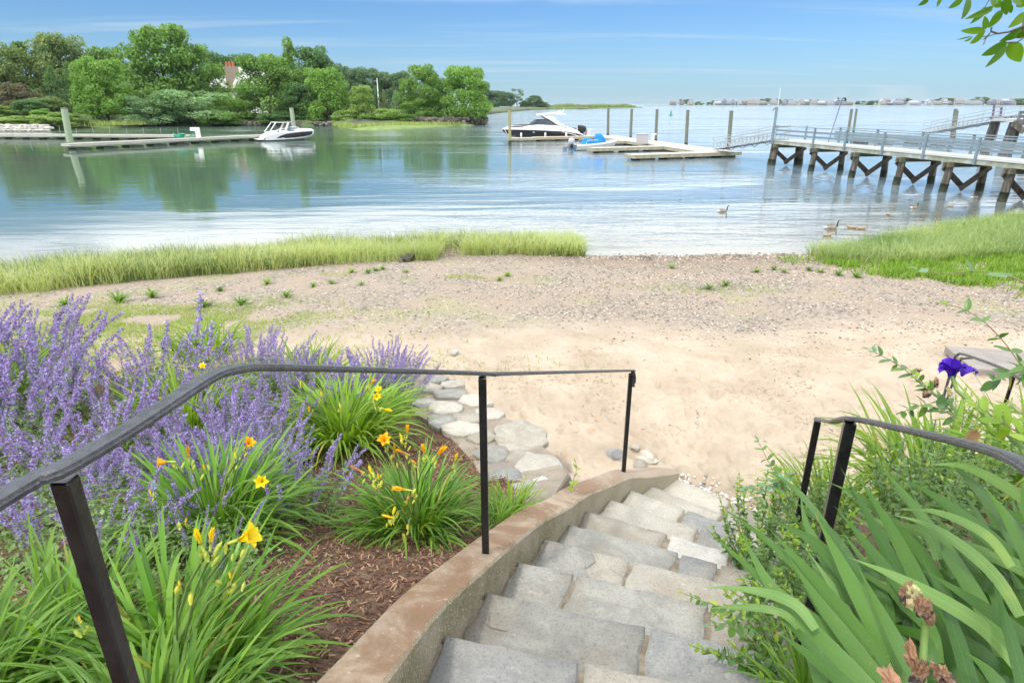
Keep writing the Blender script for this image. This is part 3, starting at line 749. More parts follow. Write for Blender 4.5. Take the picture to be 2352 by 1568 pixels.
RLd = [PY(1453, 853, 4.66), PY(1456, 862, 4.68), PY(1456, 876, 4.68), PY(1453, 888, 4.67)]
m_ = MB(); m_.tube(cr(RLd, 4), .017, 8); m_.build('rail_end', iron_top, hl, smooth=True)
a0 = P(143, 1084, 4.03)
for (top, bot, w_) in (((a0.x, a0.y, 4.02), (a0.x, a0.y, 2.9), .027), (PY(1108, 866, 2.43), (PY(1108, 866, 2.43).x, 2.43, 2.44), .034), (PY(1449, 858, 4.63), (PY(1449, 858, 4.63).x, 4.63, 1.36), .034)):
    o = post(bot, top, w_).build('post', iron, hl, bevel=.003)
hr = thing('handrail', 'black iron handrail with grey cap among the iris leaves right of the steps', 'handrail')
RRp = cr([PY(1877, 963, 2.93), PY(1890, 967, 2.75), PY(1910, 971, 2.4), PY(1932, 966, 2.05), PY(1950, 965, 1.82), PY(1990, 970, 1.68), PY(2100, 995, 1.35), PY(2240, 1030, 1.03), PY(2330, 1062, .86), PY(2400, 1110, .74), PY(2480, 1190, .6)])
rail_mesh(RRp).build('cap_rail', iron_top, hr)
d0 = PY(1953, 968, 1.82); e0_ = PY(1878, 966, 2.93)
post((d0.x, d0.y, 2.5), (d0.x, d0.y, d0.z), .036, R(-20)).build('post', iron, hr, bevel=.003)
post((e0_.x, e0_.y, 1.9), (e0_.x, e0_.y, e0_.z), .034, R(-25)).build('post', iron, hr, bevel=.003)
h3 = thing('handrail', 'thin curved iron handrail beyond the purple iris at the beach landing', 'handrail')
q = PY(2190, 830, 7.2)
m_ = MB(); m_.tube(cr([(q.x, 7.2, q.z - .9), PY(2190, 832, 7.2), PY(2198, 816, 7.1), PY(2215, 814, 6.9), PY(2300, 845, 5.6), PY(2345, 872, 5.0)], 6), .016, 6); m_.build('cap_rail', iron_top, h3, smooth=True)
m_ = MB(); m_.tube(cr([(q.x + .12, 7.3, q.z - .9), PY(2203, 836, 7.3), PY(2212, 824, 7.2), PY(2235, 822, 7.1)], 6), .014, 6); m_.build('brace', iron_top, h3, smooth=True)
q = PY(2330, 860, 5.3); m_ = MB(); m_.tube([q, (q.x, q.y, 1.0)], .016, 6); m_.build('post', iron, h3)
q = onbeach(2300, 848); m_ = MB(); m_.box((q.x + .55, q.y, q.z + .05), (2.2, .95, .12), rz=R(-12))
tag(m_.build('landing_slab', M('grey_boards', (.28, .25, .225), (.23, .205, .18), 4, rough=.85), None, bevel=.01), 'flat grey landing slab on the sand behind the purple iris', 'landing')

# ------------------------------------------------------------------ floating docks
DOCKP = [M('dock_plank', (.47, .44, .38), (.38, .35, .30), 5, rough=.85, rnd=.12, coord='World')]
def dock_seg(name, a, b, w, parent, z=.45, th=.26, floats=True, seed=0, side=None, planks=True):
    """a->b runs along the front edge; width w to the left of the direction a->b"""
    a = np.array(a, float); b = np.array(b, float); d = b - a; L = np.linalg.norm(d); d /= L; n = np.array([-d[1], d[0]]) * w
    c = (a + b) / 2 + n / 2; rz = math.atan2(d[1], d[0])
    m = MB(); hw = abs(w)
    nn = n / hw * (hw / 2 - .04)
    m.box((c[0] - nn[0], c[1] - nn[1], z - th / 2 - .03), (L, .08, th), rz=rz)
    m.box((c[0] + nn[0], c[1] + nn[1], z - th / 2 - .03), (L, .08, th), rz=rz)
    for s in (-1, 1): m.box((c[0] + d[0] * s * (L / 2 - .04), c[1] + d[1] * s * (L / 2 - .04), z - th / 2 - .032), (.08, hw - .16, th - .01), rz=rz)
    m.build('fascia_boards', side or dock_side, parent)
    if planks:
        m = MB(); k = max(2, int(L / .28)); st = L / k
        for i in range(k): m.box((c[0] + d[0] * (-L / 2 + st * (i + .5)), c[1] + d[1] * (-L / 2 + st * (i + .5)), z - .01 + .004 * random.random()), (st - .015, hw + .04, .035), rz=rz)
        o = m.build('deck_planks', DOCKP[0], parent); o['kind'] = 'stuff'
    if floats:
        k = max(2, int(L / 2.6)); st = L / k
        for i in range(k):
            f = MB(); f.box((c[0] + d[0] * (-L / 2 + st * (i + .5)), c[1] + d[1] * (-L / 2 + st * (i + .5)), -.03), (st * .55, hw - .14, .38), rz=rz)
            f.build('dock_float', dock_float, parent)
rd = thing('floating_dock', 'long weathered wooden floating dock with three fingers beside the moored boats', 'dock')
wa, wb = np.array([10.3, 87.2]), np.array([16.6, 57.9])
dock_seg('walk', (16.9, 57.4), (10.4, 87.6), -3.5, rd)
dock_seg('f1', (-.18, 81.6), (3.1, 82.4), 1.7, rd, z=.40)
dock_seg('f1b', (3.1, 82.3), (10.9, 85.0), 1.7, rd, z=.47, side=M('brown_dock_fascia', (.42, .32, .20), (.33, .25, .15), 3, rough=.9))
dock_seg('f15', (9.0, 73.5), (13.4, 74.9), 1.1, rd)
dock_seg('f2', (7.9, 62.3), (15.9, 65.2), 1.5, rd)
dock_seg('f3', (10.2, 53.9), (20.6, 57.7), 1.6, rd)
cab = thing('dock_cabinet', 'grey utility cabinet standing on the floating dock behind the skiff', 'cabinet')
q = P(*(( 1450 + 1400 / 2.94) / 1.30612, (200 + 682 / 2.94) / 1.30612), .47)
m_ = MB(); m_.box((q.x, q.y, .47 + .5), (1.15, .7, 1.0)); m_.build('cabinet_box', M('cabinet_grey', (.42, .38, .38), rough=.7), cab, bevel=.03)
m_ = MB(); m_.box((q.x, q.y, 1.49), (1.25, .8, .05)); m_.build('lid', M('cabinet_lid', (.55, .53, .52), rough=.7), cab)
pd = thing('dock_pedestal', 'small pale power pedestal beside the grey dock cabinet', 'pedestal')
m_ = MB(); m_.box((q.x + 1.1, q.y - .1, .95), (.22, .22, .95)); m_.build('post', white_paint, pd)
m_ = MB(); m_.box((q.x + 1.15, q.y - .1, 1.47), (.5, .35, .12)); m_.build('lid', white_paint, pd)
ld = thing('floating_dock', 'narrow pale floating dock running to the stern of the white bowrider', 'dock')
LW = M('pale_dock_concrete', (.50, .48, .42), (.40, .38, .33), 4, rough=.9)
a_ = P(162, 346, 0); b_ = P(602, 323, 0)
dock_seg('lf', (a_.x, a_.y), (b_.x + 2, b_.y + 4), 1.9, ld, z=.62, th=.2, side=LW)
ld2 = thing('floating_dock', 'second pale floating dock reaching in from behind toward the white pedestal', 'dock')
a_ = P(-60, 319, 0); b_ = P(432, 323, 0)
dock_seg('lb', (a_.x, a_.y), (b_.x, b_.y), 1.9, ld2, z=.62, th=.2, side=LW)
for k in range(13):
    f_ = (k + .5) / 13; x_, y_ = a_.x + (b_.x - a_.x) * f_, a_.y + (b_.y - a_.y) * f_ - .05
    m_ = MB(); m_.tube([(x_, y_, .5), (x_ + .05, y_, .62 + random.uniform(.7, 1.1))], .03, 5); m_.build('dock_rod', alu, ld2)
q = P(457, 320, .4); wp = thing('dock_pedestal', 'white power pedestal on the left floating docks with green hose', 'pedestal')
m_ = MB(); m_.box((q.x, q.y, 1.15), (.45, .4, 1.1)); m_.build('post', white_paint, wp, bevel=.03); m_ = MB(); m_.box((q.x - .3, q.y, 1.55), (1.0, .45, .42)); m_.build('lid', white_paint, wp, bevel=.04)
m_ = MB()
for k in range(5): m_.tube([(q.x - 2.3 + .5 * math.cos(t_) * (1 + .1 * k), q.y + .5 * math.sin(t_), .68 + .07 * k + .1 * math.sin(t_ * 3 + k)) for t_ in np.linspace(0, 6.3, 12)], .06, 5)
m_.tube([(q.x - 1.9, q.y - .2, .8), (q.x - 1, q.y - .2, .75), (q.x - .2, q.y - .2, 1.2)], .06, 5)
tag(m_.build('garden_hose', green_hose), 'coil of green hose lying beside the white dock pedestal', 'hose')
# thin rods along the back float
def piling(label, x, y, top, r, mat=pile_mat, group='pilings holding the floating docks', lean=(0, 0), cap=True, z0=-1.5):
    t = thing('piling', label, 'piling', (x, y, 0), 0, group)
    m = MB(); zs = [z0, 0.0, .55, top * .5, top]
    m.tube([(lean[0] * z / top, lean[1] * z / top, z) for z in zs], [r * 1.05, r * 1.04, r * 1.02, r, r * .96], 14); o = m.build('shaft', mat, t, smooth=False)
    m = MB(); m.tube([(lean[0] * z / top, lean[1] * z / top, z) for z in (-.3, .1, .5)], r * 1.075, 14); m.build('weed_band', wet_pile, t)
    if cap:
        m = MB(); m.tube([(lean[0], lean[1], top), (lean[0], lean[1], top + .05), (lean[0], lean[1], top + .09)], [r * 1.1, r * 1.1, r * .3], 14); m.build('cap', M('piling_cap', (.12, .12, .12), rough=.6), t)
    return t
for (lb, bx, tx) in (('yellowish piling at the bow of the black and white cruiser', (235, 690), (230, 378)), ('dark piling behind the blue covered console of the skiff', (1098, 625), (1103, 375)),
                     ('piling next right of the one behind the skiff', (1297, 650), (1309, 381)), ('piling just right of the grey dock cabinet', (1518, 678), (1533, 383)),
                     ('piling midway between the dock cabinet and the gangway foot', (1787, 712), (1804, 390)), ('thick piling standing at the foot of the near gangway', (2160, 722), (2188, 396))):
    ub, vb = (1450 + bx[0] / 2.94) / 1.30612, (200 + bx[1] / 2.94) / 1.30612; ut, vt = (1450 + tx[0] / 2.94) / 1.30612, (200 + tx[1] / 2.94) / 1.30612
    p = P(ub, vb, 0); tp = PY(ut, vt, p.y)
    piling(lb, p.x, p.y, tp.z, .175 if 'thick' not in lb else .2, lean=(tp.x - p.x, 0), mat=pile_mat if 'yellow' not in lb else M('yellowed_piling', (.36, .32, .15), (.25, .25, .13), 6, rough=.9, bump=.4))
p = P(163, 338, 0); tp = PY(147, 249, p.y); piling('tall pale green piling at the near end of the left floating dock', p.x, p.y, tp.z, .33, pile_green, lean=(tp.x - p.x - .0, 0))
p = P(676, 300, 0); tp = PY(669, 248, p.y); piling('pale green piling standing behind the white bowrider', p.x, p.y, tp.z, .36, pile_green, lean=(tp.x - p.x, 0))

# ------------------------------------------------------------------ boats
def hull(sections, name, parent, m_side, m_bot, m_deck, m_top=None):
    """sections: (x, keel z, chine halfbeam, chine z, sheer halfbeam, sheer z)"""
    side = MB(); bot = MB(); deck = MB(); rim = MB()
    for s in (1, -1):
        rs = [[(x, s * cb, cz), (x, s * (cb * .45 + sb * .55), cz * .5 + (sz - .12) * .5), (x, s * sb * .985, sz - .14)] for x, kz, cb, cz, sb, sz in sections]
        if s < 0: rs = [r[::-1] for r in rs]
        side.loft(rs, closed=False, cap=False)
        rs = [[(x, s * sb * .985, sz - .14), (x, s * (sb + .02), sz - .05), (x, s * (sb - .02), sz), (x, s * max(sb - .12, 0), sz + .01)] for x, kz, cb, cz, sb, sz in sections]
        if s < 0: rs = [r[::-1] for r in rs]
        rim.loft(rs, closed=False, cap=False)
        rs = [[(x, 0, kz), (x, s * cb, cz)] for x, kz, cb, cz, sb, sz in sections]
        if s < 0: rs = [r[::-1] for r in rs]
        bot.loft(rs, closed=False, cap=False)
    x, kz, cb, cz, sb, sz = sections[-1]
    bot.add([(x, 0, kz), (x, cb, cz), (x, sb, sz), (x, -sb, sz), (x, -cb, cz)], [(0, 1, 2, 3, 4)])
    side.build('hull', m_side, parent, smooth=True); bot.build('hull_bottom', m_bot, parent); rim.build('gunwale', m_top or m_deck, parent, smooth=True)
    return deck
# --- cruiser, bow at local x=0 pointing left
cr0 = P(1166, 322, 0); bow = Vector((-1.0, 87.0, 0)); 
cz_ang = math.atan2(1.6, 11.0)
bo = thing('motor_cruiser', 'large black and white motor cruiser with hardtop moored along the far dock finger', 'boat', (-1.25, 86.3, 0), cz_ang)
sec = [(0, 1.0, .02, 1.05, .08, 1.42), (.6, .45, .25, .62, .62, 1.42), (1.6, .05, .62, .36, 1.12, 1.42), (3.2, -.2, 1.05, .2, 1.5, 1.38), (5.5, -.35, 1.35, .12, 1.66, 1.30), (8, -.4, 1.45, .08, 1.66, 1.16), (9.6, -.4, 1.42, .06, 1.58, .95), (10.6, -.35, 1.38, .05, 1.5, .68)]
hull(sec, 'hull', bo, black_gel, white_gel, white_gel)
def cab_loft(rs, name, mat, parent, smooth=True):
    m = MB(); out = []
    for (x, hw, z0, z1, r) in rs:
        out.append([(x, -hw, z0), (x, -hw * r, z1), (x, -hw * r * .4, z1 + .05), (x, hw * r * .4, z1 + .05), (x, hw * r, z1), (x, hw, z0)])
    m.loft(out, closed=True, cap=True); return m.build(name, mat, parent, smooth=smooth)
cab_loft([(.25, .25, 1.36, 1.44, .8), (1.5, .95, 1.38, 1.56, .85), (3.2, 1.35, 1.36, 1.72, .85), (4.4, 1.5, 1.34, 1.85, .85), (5.4, 1.52, 1.3, 1.86, .9), (7.6, 1.55, 1.15, 1.75, .92), (9.0, 1.5, 1.0, 1.5, .92), (10.2, 1.4, .7, .95, .9)], 'deck', white_gel, bo)
cab_loft([(1.15, .5, 1.5, 1.56, .6), (1.6, .9, 1.55, 1.78, .7), (2.6, 1.1, 1.62, 1.86, .75), (3.7, 1.1, 1.72, 1.84, .7)], 'bow_pad', dark_canvas, bo)
m = MB()
for s in (1, -1): m.loft([[(3.75, s * .9, 1.84), (4.45, s * .85, 2.42), (4.5, s * .80, 2.42), (3.85, s * .85, 1.84)], [(5.4, s * 1.38, 1.84), (5.45, s * 1.2, 2.46), (5.45, s * 1.14, 2.46), (5.4, s * 1.3, 1.84)], [(7.9, s * 1.45, 1.76), (7.8, s * 1.40, 1.84), (7.8, s * 1.36, 1.84), (7.9, s * 1.39, 1.76)]])
m.loft([[(3.75, -.9, 1.84), (3.8, -.9, 1.84), (4.5, -.85, 2.42), (4.45, -.85, 2.42)], [(3.65, 0, 1.86), (3.7, 0, 1.86), (4.4, 0, 2.45), (4.35, 0, 2.45)], [(3.75, .9, 1.84), (3.8, .9, 1.84), (4.5, .85, 2.42), (4.45, .85, 2.42)]])
m.build('windshield', dark_glass, bo)
m = MB()
for s in (1, -1):
    m.beam((4.42, s * .86, 2.44), (5.9, s * 1.24, 2.50), .06, .06); m.beam((5.9, s * 1.24, 2.5), (7.95, s * 1.44, 1.82), .06, .05); m.beam((3.72, s * .92, 1.86), (4.45, s * .87, 2.44), .06, .05); m.beam((5.3, s * 1.36, 1.86), (5.65, s * 1.22, 2.46), .05, .05); m.beam((4.0, s * 1.1, 1.84), (4.75, s * 1.0, 2.44), .04, .04)
m.beam((4.42, -.86, 2.44), (4.42, .86, 2.44), .06, .06); m.build('windshield_frame', black_plastic, bo)
rs = []
for x, hw, z in ((4.55, .5, 3.02), (4.75, 1.0, 3.05), (5.6, 1.25, 3.12), (6.8, 1.3, 3.16), (7.9, 1.2, 3.12), (8.35, .9, 3.08)): rs.append([(x, -hw, z), (x, -hw * .8, z + .10), (x, 0, z + .15), (x, hw * .8, z + .10), (x, hw, z), (x, hw * .8, z - .1), (x, 0, z - .1), (x, -hw * .8, z - .1)])
MB().loft(rs).build('hardtop', white_gel, bo, smooth=True)
m = MB()
for s in (1, -1):
    m = MB(); m.loft([[(5.0, s * 1.05, 3.0), (6.4, s * 1.05, 3.02), (6.4, s * 1.18, 3.02), (5.0, s * 1.18, 3.0)], [(6.0, s * 1.3, 2.5), (7.0, s * 1.3, 2.5), (7.0, s * 1.42, 2.5), (6.0, s * 1.42, 2.5)], [(7.2, s * 1.44, 1.75), (8.6, s * 1.44, 1.45), (8.6, s * 1.52, 1.45), (7.2, s * 1.52, 1.75)]]); m.build('hardtop_arch', M('arch_grey', (.5, .5, .48), rough=.4), bo)
m = MB(); m.ball((7.6, 0, 3.42), (.3, .3, .14)); m.box((7.6, 0, 3.3), (.2, .2, .2)); m.beam((7.9, 0, 3.3), (8.25, 0, 3.75), .12, .04); m.tube([(8.1, .3, 3.25), (8.3, .3, 4.0)], .015, 5); m.build('radar', white_gel, bo, smooth=True)
m = MB(); m.box((11.1, 0, .42), (1.0, 2.9, .1)); m.build('swim_platform', white_gel, bo, bevel=.03)
m = MB(); m.box((11.55, 0, .8), (.5, 1.2, .75)); m.box((11.75, 0, 1.22), (.75, 1.3, .06)); m.build('platform_locker', M('locker', (.6, .55, .52), rough=.6), bo, bevel=.02)
for k in (-.75, 0, .75):
    ob = thing('outboard_motor', '', None); ob.parent = bo
    for kk in ('label', 'category'): 
        if kk in ob: del ob[kk]
    rs = []
    for z, rx, ry, ox in ((.85, .16, .14, 0), (1.0, .34, .22, .05), (1.35, .42, .26, .1), (1.62, .36, .24, .02), (1.74, .2, .14, -.1)):
        rs.append([(10.7 + ox + rx * math.cos(g), k + ry * math.sin(g), z) for g in np.linspace(0, 2 * math.pi, 12, endpoint=False)])
    MB().loft(rs).build('cowling', black_plastic, ob, smooth=True)
    m = MB(); m.box((10.75, k, .5), (.2, .12, .8)); m.build('lower_unit', black_plastic, ob)
m = MB()
for s in (1, -1): m.tube([(.4, s * .3, 1.45), (.9, s * .7, 1.75), (2.5, s * 1.25, 1.72), (3.8, s * 1.42, 1.66)], .018, 5)
m.build('bow_rail', chrome, bo)
m = MB(); m.ball((4.0, -1.42, .98), (.28, .06, .13)); m.build('porthole', chrome, bo)
m = MB(); m.tube([(7.6, -1.63, 1.0), (9.0, -1.62, .72), (10.2, -1.5, .35)], .045, 6); m.tube([(6.6, -1.67, 1.13), (8.5, -1.67, 1.05), (9.6, -1.6, .8)], .035, 6); m.build('hull_stripe', white_gel, bo, smooth=True)
m = MB(); m.loft([[(8.6, -1.3, 1.52), (8.6, 1.3, 1.52), (8.6, 1.3, 1.62), (8.6, -1.3, 1.62)], [(9.7, -1.25, 1.3), (9.7, 1.25, 1.3), (9.7, 1.25, 1.42), (9.7, -1.25, 1.42)]]); m.build('stern_seat', dark_canvas, bo)
# --- skiff, stern left
sk0 = P(1314, 345, 0); sk1 = P(1480, 338, 0)
sa = math.atan2(sk1.y - sk0.y - .5, sk1.x - sk0.x)
sk = thing('skiff', 'small white open skiff with grey outboard and bright blue covers', 'boat', (sk0.x, sk0.y, 0), sa)
sec = [(5.45, .55, .02, .6, .1, .92), (5.1, .25, .3, .38, .55, .88), (4.3, .0, .6, .18, .86, .78), (3, -.1, .78, .08, .96, .66), (1.5, -.12, .82, .05, .96, .58), (0, -.12, .8, .05, .92, .55)]
hull(sec, 'hull', sk, M('cream_hull', (.62, .60, .55), (.54, .52, .46), 2, rough=.4), M('blue_bottom_paint', (.05, .22, .42), rough=.6), white_gel)
m = MB(); m.loft([[(x, -sb + .1, .30 + .05 * x / 5), (x, sb - .1, .30 + .05 * x / 5)] for x, kz, cb, cz, sb, sz in sec[1:]], closed=False, cap=False); m.build('cockpit_floor', white_gel, sk)
m = MB(); m.box((0.03, 0, .3), (.06, 1.75, .5)); m.build('transom', M('transom_grey', (.45, .45, .43), rough=.6), sk)
rs = []
for z, x0, x1, hw in ((.35, 2.9, 3.9, .5), (.8, 2.95, 3.85, .5), (1.2, 3.0, 3.6, .45), (1.5, 3.05, 3.35, .34), (1.56, 3.15, 3.25, .2)):
    rs.append([(x0, -hw, z), ((x0 + x1) / 2, -hw * 1.05, z + .02), (x1, -hw, z), (x1, hw, z), ((x0 + x1) / 2, hw * 1.05, z), (x0, hw, z)])
MB().loft(rs).build('console_cover', blue_canvas, sk)
m = MB(); m.box((1.9, 0, .62), (.9, 1.1, .5)); m.box((1.85, 0, .98), (.5, .8, .3), rot=Euler((0, .2, 0))); m.build('seat_cover', blue_canvas, sk, bevel=.06)
m = MB()
for s in (1, -1): m.tube([(1.2, s * .8, .6), (1.3, s * .78, .95), (2.0, s * .78, .98), (2.6, s * .8, .95), (2.7, s * .8, .65)], .025, 6)
m.tube([(4.0, -.7, .8), (4.1, -.7, 1.25)], .02, 5); m.tube([(4.0, .7, .8), (4.1, .7, 1.25)], .02, 5); m.build('grab_rail', chrome, sk)
om = thing('outboard_motor', '', None); om.parent = sk
for kk in ('label', 'category'):
    if kk in om: del om[kk]
rs = []
for t_, rx, ry in ((0, .12, .1), (.12, .26, .2), (.4, .33, .26), (.7, .30, .24), (.85, .14, .1)):
    cx_ = -.25 + .35 * t_ * .9; cz2 = .55 + t_ * .75
    rs.append([(cx_ + rx * math.cos(g), ry * math.sin(g), cz2 - .35 * rx * math.cos(g)) for g in np.linspace(0, 2 * math.pi, 12, endpoint=False)])
MB().loft(rs).build('cowling', grey_motor, om, smooth=True)
m = MB(); m.beam((-.2, 0, .65), (-.85, 0, .12), .14, .26); m.beam((-.75, 0, .22), (-1.1, 0, .05), .05, .5); m.build('lower_unit', M('motor_leg', (.22, .23, .26), rough=.4), om)
m = MB(); m.box((-.05, 0, .5), (.25, .3, .55)); m.build('mount_bracket', black_plastic, om)
# --- bowrider, stern left, bow right
b0 = P(599, 324, 0); b1 = P(701, 317, 0); ba = math.atan2(b1.y - b0.y, b1.x - b0.x)
br = thing('bowrider', 'white bowrider with dark hull panel and folding wakeboard tower by the left dock', 'boat', (b0.x, b0.y, 0), ba * .55)
L_ = 7.0
sec = [(L_, .75, .02, .8, .10, 1.22), (6.6, .35, .35, .55, .62, 1.22), (5.6, .0, .75, .3, 1.08, 1.2), (4.2, -.2, 1.05, .2, 1.25, 1.12), (2.5, -.25, 1.15, .15, 1.27, 1.0), (.9, -.25, 1.15, .12, 1.22, .82), (.35, -.22, 1.12, .12, 1.18, .62)]
hull(sec, 'hull', br, white_gel, white_gel, white_gel)
m = MB(); rs = []
for x, z0, z1, hb in ((1.7, .28, .36, 1.235), (2.2, .28, .62, 1.245), (3.0, .30, .84, 1.245), (4.2, .36, .96, 1.22), (5.4, .46, 1.03, 1.09), (6.2, .58, 1.05, .83), (6.6, .72, 1.06, .62)):
    rs.append([(x, -hb * (.93 if x < 5 else .86), z0), (x, -hb - .012, (z0 + z1) / 2), (x, -hb - .02, z1)])
m.loft(rs, closed=False, cap=False)
for r in rs: pass
m2 = [[(p[0], -p[1], p[2]) for p in r][::-1] for r in rs]; m.loft(m2, closed=False, cap=False)
m.build('dark_hull_panel', navy_gel, br, smooth=True)
cab_loft([(.0, 1.0, .2, .32, .95), (.5, 1.15, .5, .72, .93), (1.2, 1.2, .8, 1.08, .9), (2.4, 1.22, .95, 1.2, .88), (3.4, 1.2, 1.05, 1.18, .88)], 'stern_deck', white_gel, br)
cab_loft([(4.2, 1.1, 1.1, 1.3, .88), (5.2, .95, 1.18, 1.36, .85), (6.2, .6, 1.2, 1.34, .8), (6.8, .2, 1.2, 1.28, .8)], 'bow_deck', white_gel, br)
m = MB()
for s in (1, -1): m.beam((.9, s * 1.1, 1.05), (1.9, s * .95, 2.22), .09, .1); m.beam((2.9, s * 1.15, 1.15), (3.5, s * .95, 2.2), .09, .22); m.beam((1.9, s * .95, 2.22), (3.5, s * .95, 2.2), .1, .08); m.beam((3.5, s * .95, 2.2), (4.0, s * .8, 2.28), .06, .05)
m.beam((1.9, -.95, 2.22), (1.9, .95, 2.22), .1, .08); m.beam((3.5, -.95, 2.2), (3.5, .95, 2.2), .1, .08); m.build('tower', white_gel, br)
m = MB(); m.box((3.4, 0, 2.26), (1.5, 1.7, .05)); m.build('canopy', M('tower_canopy', (.10, .10, .13), rough=.8), br)
m = MB()
for s in (1, -1): m.loft([[(3.6, s * 1.12, 1.16), (3.75, s * .98, 1.62), (3.79, s * .96, 1.62), (3.64, s * 1.08, 1.16)], [(4.7, s * .55, 1.28), (4.5, s * .5, 1.72), (4.54, s * .46, 1.72), (4.74, s * .5, 1.28)]])
m.build('windshield', M('pale_glass', (.35, .40, .44), rough=.1), br)
m = MB(); m.tube([(1.4, -1.15, 1.1), (2.1, -1.12, 1.42), (2.9, -1.1, 1.5), (3.3, -1.08, 1.48)], .04, 6); m.tube([(3.6, -1.12, 1.6), (4.2, -.9, 1.72), (4.9, -.5, 1.5)], .035, 6); m.build('windshield_trim', white_gel, br)
m = MB(); m.box((-.1, 0, .22), (.9, 2.1, .08)); m.build('swim_platform', white_gel, br, bevel=.02)
m = MB(); m.box((2.0, -1.18, 1.16), (.2, .06, .1)); m.box((2.0, -1.18, 1.28), (.06, .05, .2)); m.build('cleat', black_plastic, br)

ROPE = M('mooring_rope', (.55, .52, .46), rough=.9)
for lb, pts in (('pale mooring rope from the cruiser bow to the yellowish piling', [(-1.0, 86.1, 1.35), (-.7, 84, .9), (-.25, 82.2, .55)]), ('pale mooring rope from the skiff bow to the dock', [(sk1.x - .3, sk1.y - .4, .85), (sk1.x + .3, sk1.y, .55), (sk1.x + 1.1, sk1.y + .2, .5)]), ('pale mooring rope from the bowrider stern to the left dock', [(b0.x + .3, b0.y + .8, .75), (b0.x - .4, b0.y + 1.2, .6), (b0.x - 1.2, b0.y + 1.6, .66)])):
    m = MB(); m.tube(cr(pts, 4), .03, 5); tag(m.build('mooring_rope', ROPE, None), lb, 'rope')
for k, x_ in enumerate((2.2, 5.4, 8.2)):
    m = MB(); m.tube([(x_, -1.84, .95), (x_, -1.84, .85), (x_, -1.84, .45), (x_, -1.84, .35)], [.03, .13, .13, .03], 8); m.build('fender', white_paint, bo, smooth=True)
# ------------------------------------------------------------------ timber pier on the right
PO = np.array([20.15, 50.3]); PDIR = np.array([.196, -.9806]); PN = np.array([.9806, .196]); PW = 2.35; PZ = 1.86
def pp(s, w, z): q = PO + PDIR * s + PN * w; return (q[0], q[1], z)
PRZ = math.atan2(PDIR[1], PDIR[0])
pier = thing('timber_pier', 'grey-blue timber pier on crossed dark piles running out over the water', 'pier')
PL = 31.0
plank_me = MB().box((0, 0, 0), (.135, PW + .06, .04)).mesh('plank', pier_deck)
k = int(PL / .148)
for i in range(k):
    q = pp(.07 + i * .148, PW / 2, PZ - .02 + .003 * random.random()); o = shard('plank', plank_me, pier, q, (0, 0, PRZ), 1)
for w in (.05, PW - .05):
    m = MB(); m.box(pp(PL / 2, w, PZ - .04 - .12), (PL, .08, .24), rz=PRZ); m.build('stringer', M('stringer', (.33, .34, .27), (.22, .23, .16), 3, rough=.9, bump=.3, c3=(.40, .42, .40), s3=1.5), pier)
m = MB(); m.box(pp(PL / 2, PW / 2, PZ - .2), (PL, .1, .2), rz=PRZ); m.build('stringer', pier_pile, pier)
bents = [.55, 5.2, 9.3, 13.1, 16.4, 19.9, 23.4, 26.9, 30.3]
for bi, s in enumerate(bents):
    m = MB(); m.box(pp(s - .12, PW / 2, PZ - .42), (.12, PW + .5, .24), rz=PRZ); m.box(pp(s + .16, PW / 2, PZ - .42), (.12, PW + .5, .24), rz=PRZ); m.build('cap_beam', M('cap_beam', (.16, .15, .09), (.10, .095, .06), 4, rough=.9), pier)
    ws = [(.10, s), (PW - .1, s)] if bi else [(.10, s), (PW - .1, s), (.14, s - .42), (PW - .1, s - .45)]
    for (w, ss) in ws:
        g = thing('pile', '', None); g.parent = pier
        for kk in ('label', 'category'):
            if kk in g: del g[kk]
        dx = -.12 if w < 1 else .12
        m = MB(); pts = [pp(ss, w + dx * (1 - z / 1.6) + .02 * random.random(), z) for z in (-1.6, -.2, .5, 1.1, PZ - .3)]
        m.tube(pts, [.20, .195, .19, .185, .175], 12, wob=.12); m.build('shaft', pier_pile, g, smooth=True)
        m = MB(); m.tube([pp(ss, w + dx * (1 - z / 1.6), z) for z in (-.4, .1, .45)], .205, 12, wob=.1); m.build('weed_band', wet_pile, g, smooth=True)
    for (w0, w1, ds) in ((-.12, PW * .62, -.2), (PW + .15, PW * .36, .2)):
        m = MB(); m.beam(pp(s + ds, w0, PZ - .55), pp(s + ds, w1, .18), .28, .09, up=(PDIR[0], PDIR[1], 0)); m.build('cross_brace', M('brace_wood', (.13, .105, .075), (.07, .055, .04), 4, rough=.9, bump=.4), pier)
posts_n = [5.0, 8.2, 11.5, 14.6, 17.9, 21.3, 24.8, 28.2]; posts_f = [.6, 4.4, 8.0, 11.7, 15.2, 18.6, 22, 25.5, 29]
for s in posts_n:
    m = MB(); m.box(pp(s, -.06, PZ + .36), (.11, .13, 1.32), rz=PRZ); m.build('rail_post', pier_paint, pier, bevel=.01)
for s in posts_f:
    m = MB(); m.box(pp(s, PW + .06, PZ + .45), (.11, .13, 1.14), rz=PRZ); m.build('rail_post', pier_paint, pier, bevel=.01)
for w, s0 in ((-.0, .3), (PW, 4.0)):
    m = MB(); m.box(pp((s0 + PL) / 2, w, PZ + 1.03), (PL - s0, .16, .045), rz=PRZ); m.build('top_rail', pier_paint, pier)
    for z in (.42, .72):
        m = MB(); m.box(pp((s0 + PL) / 2, w + (.03 if w < 1 else -.03), PZ + z), (PL - s0, .045, .13), rz=PRZ); m.build('mid_rail', pier_paint, pier)
m = MB(); m.beam(pp(.1, 0, PZ + .95), pp(.1, PW * .5, PZ + .95), .05, .1); m.build('top_rail', pier_paint, pier)
tq = pp(.15, -.08, 0); tt = PY(1774, 246, tq[1])
tp_ = thing('lamp_post', 'tall square grey post with thin whip antenna at the outer end of the pier', 'post', (tq[0], tq[1], 0))
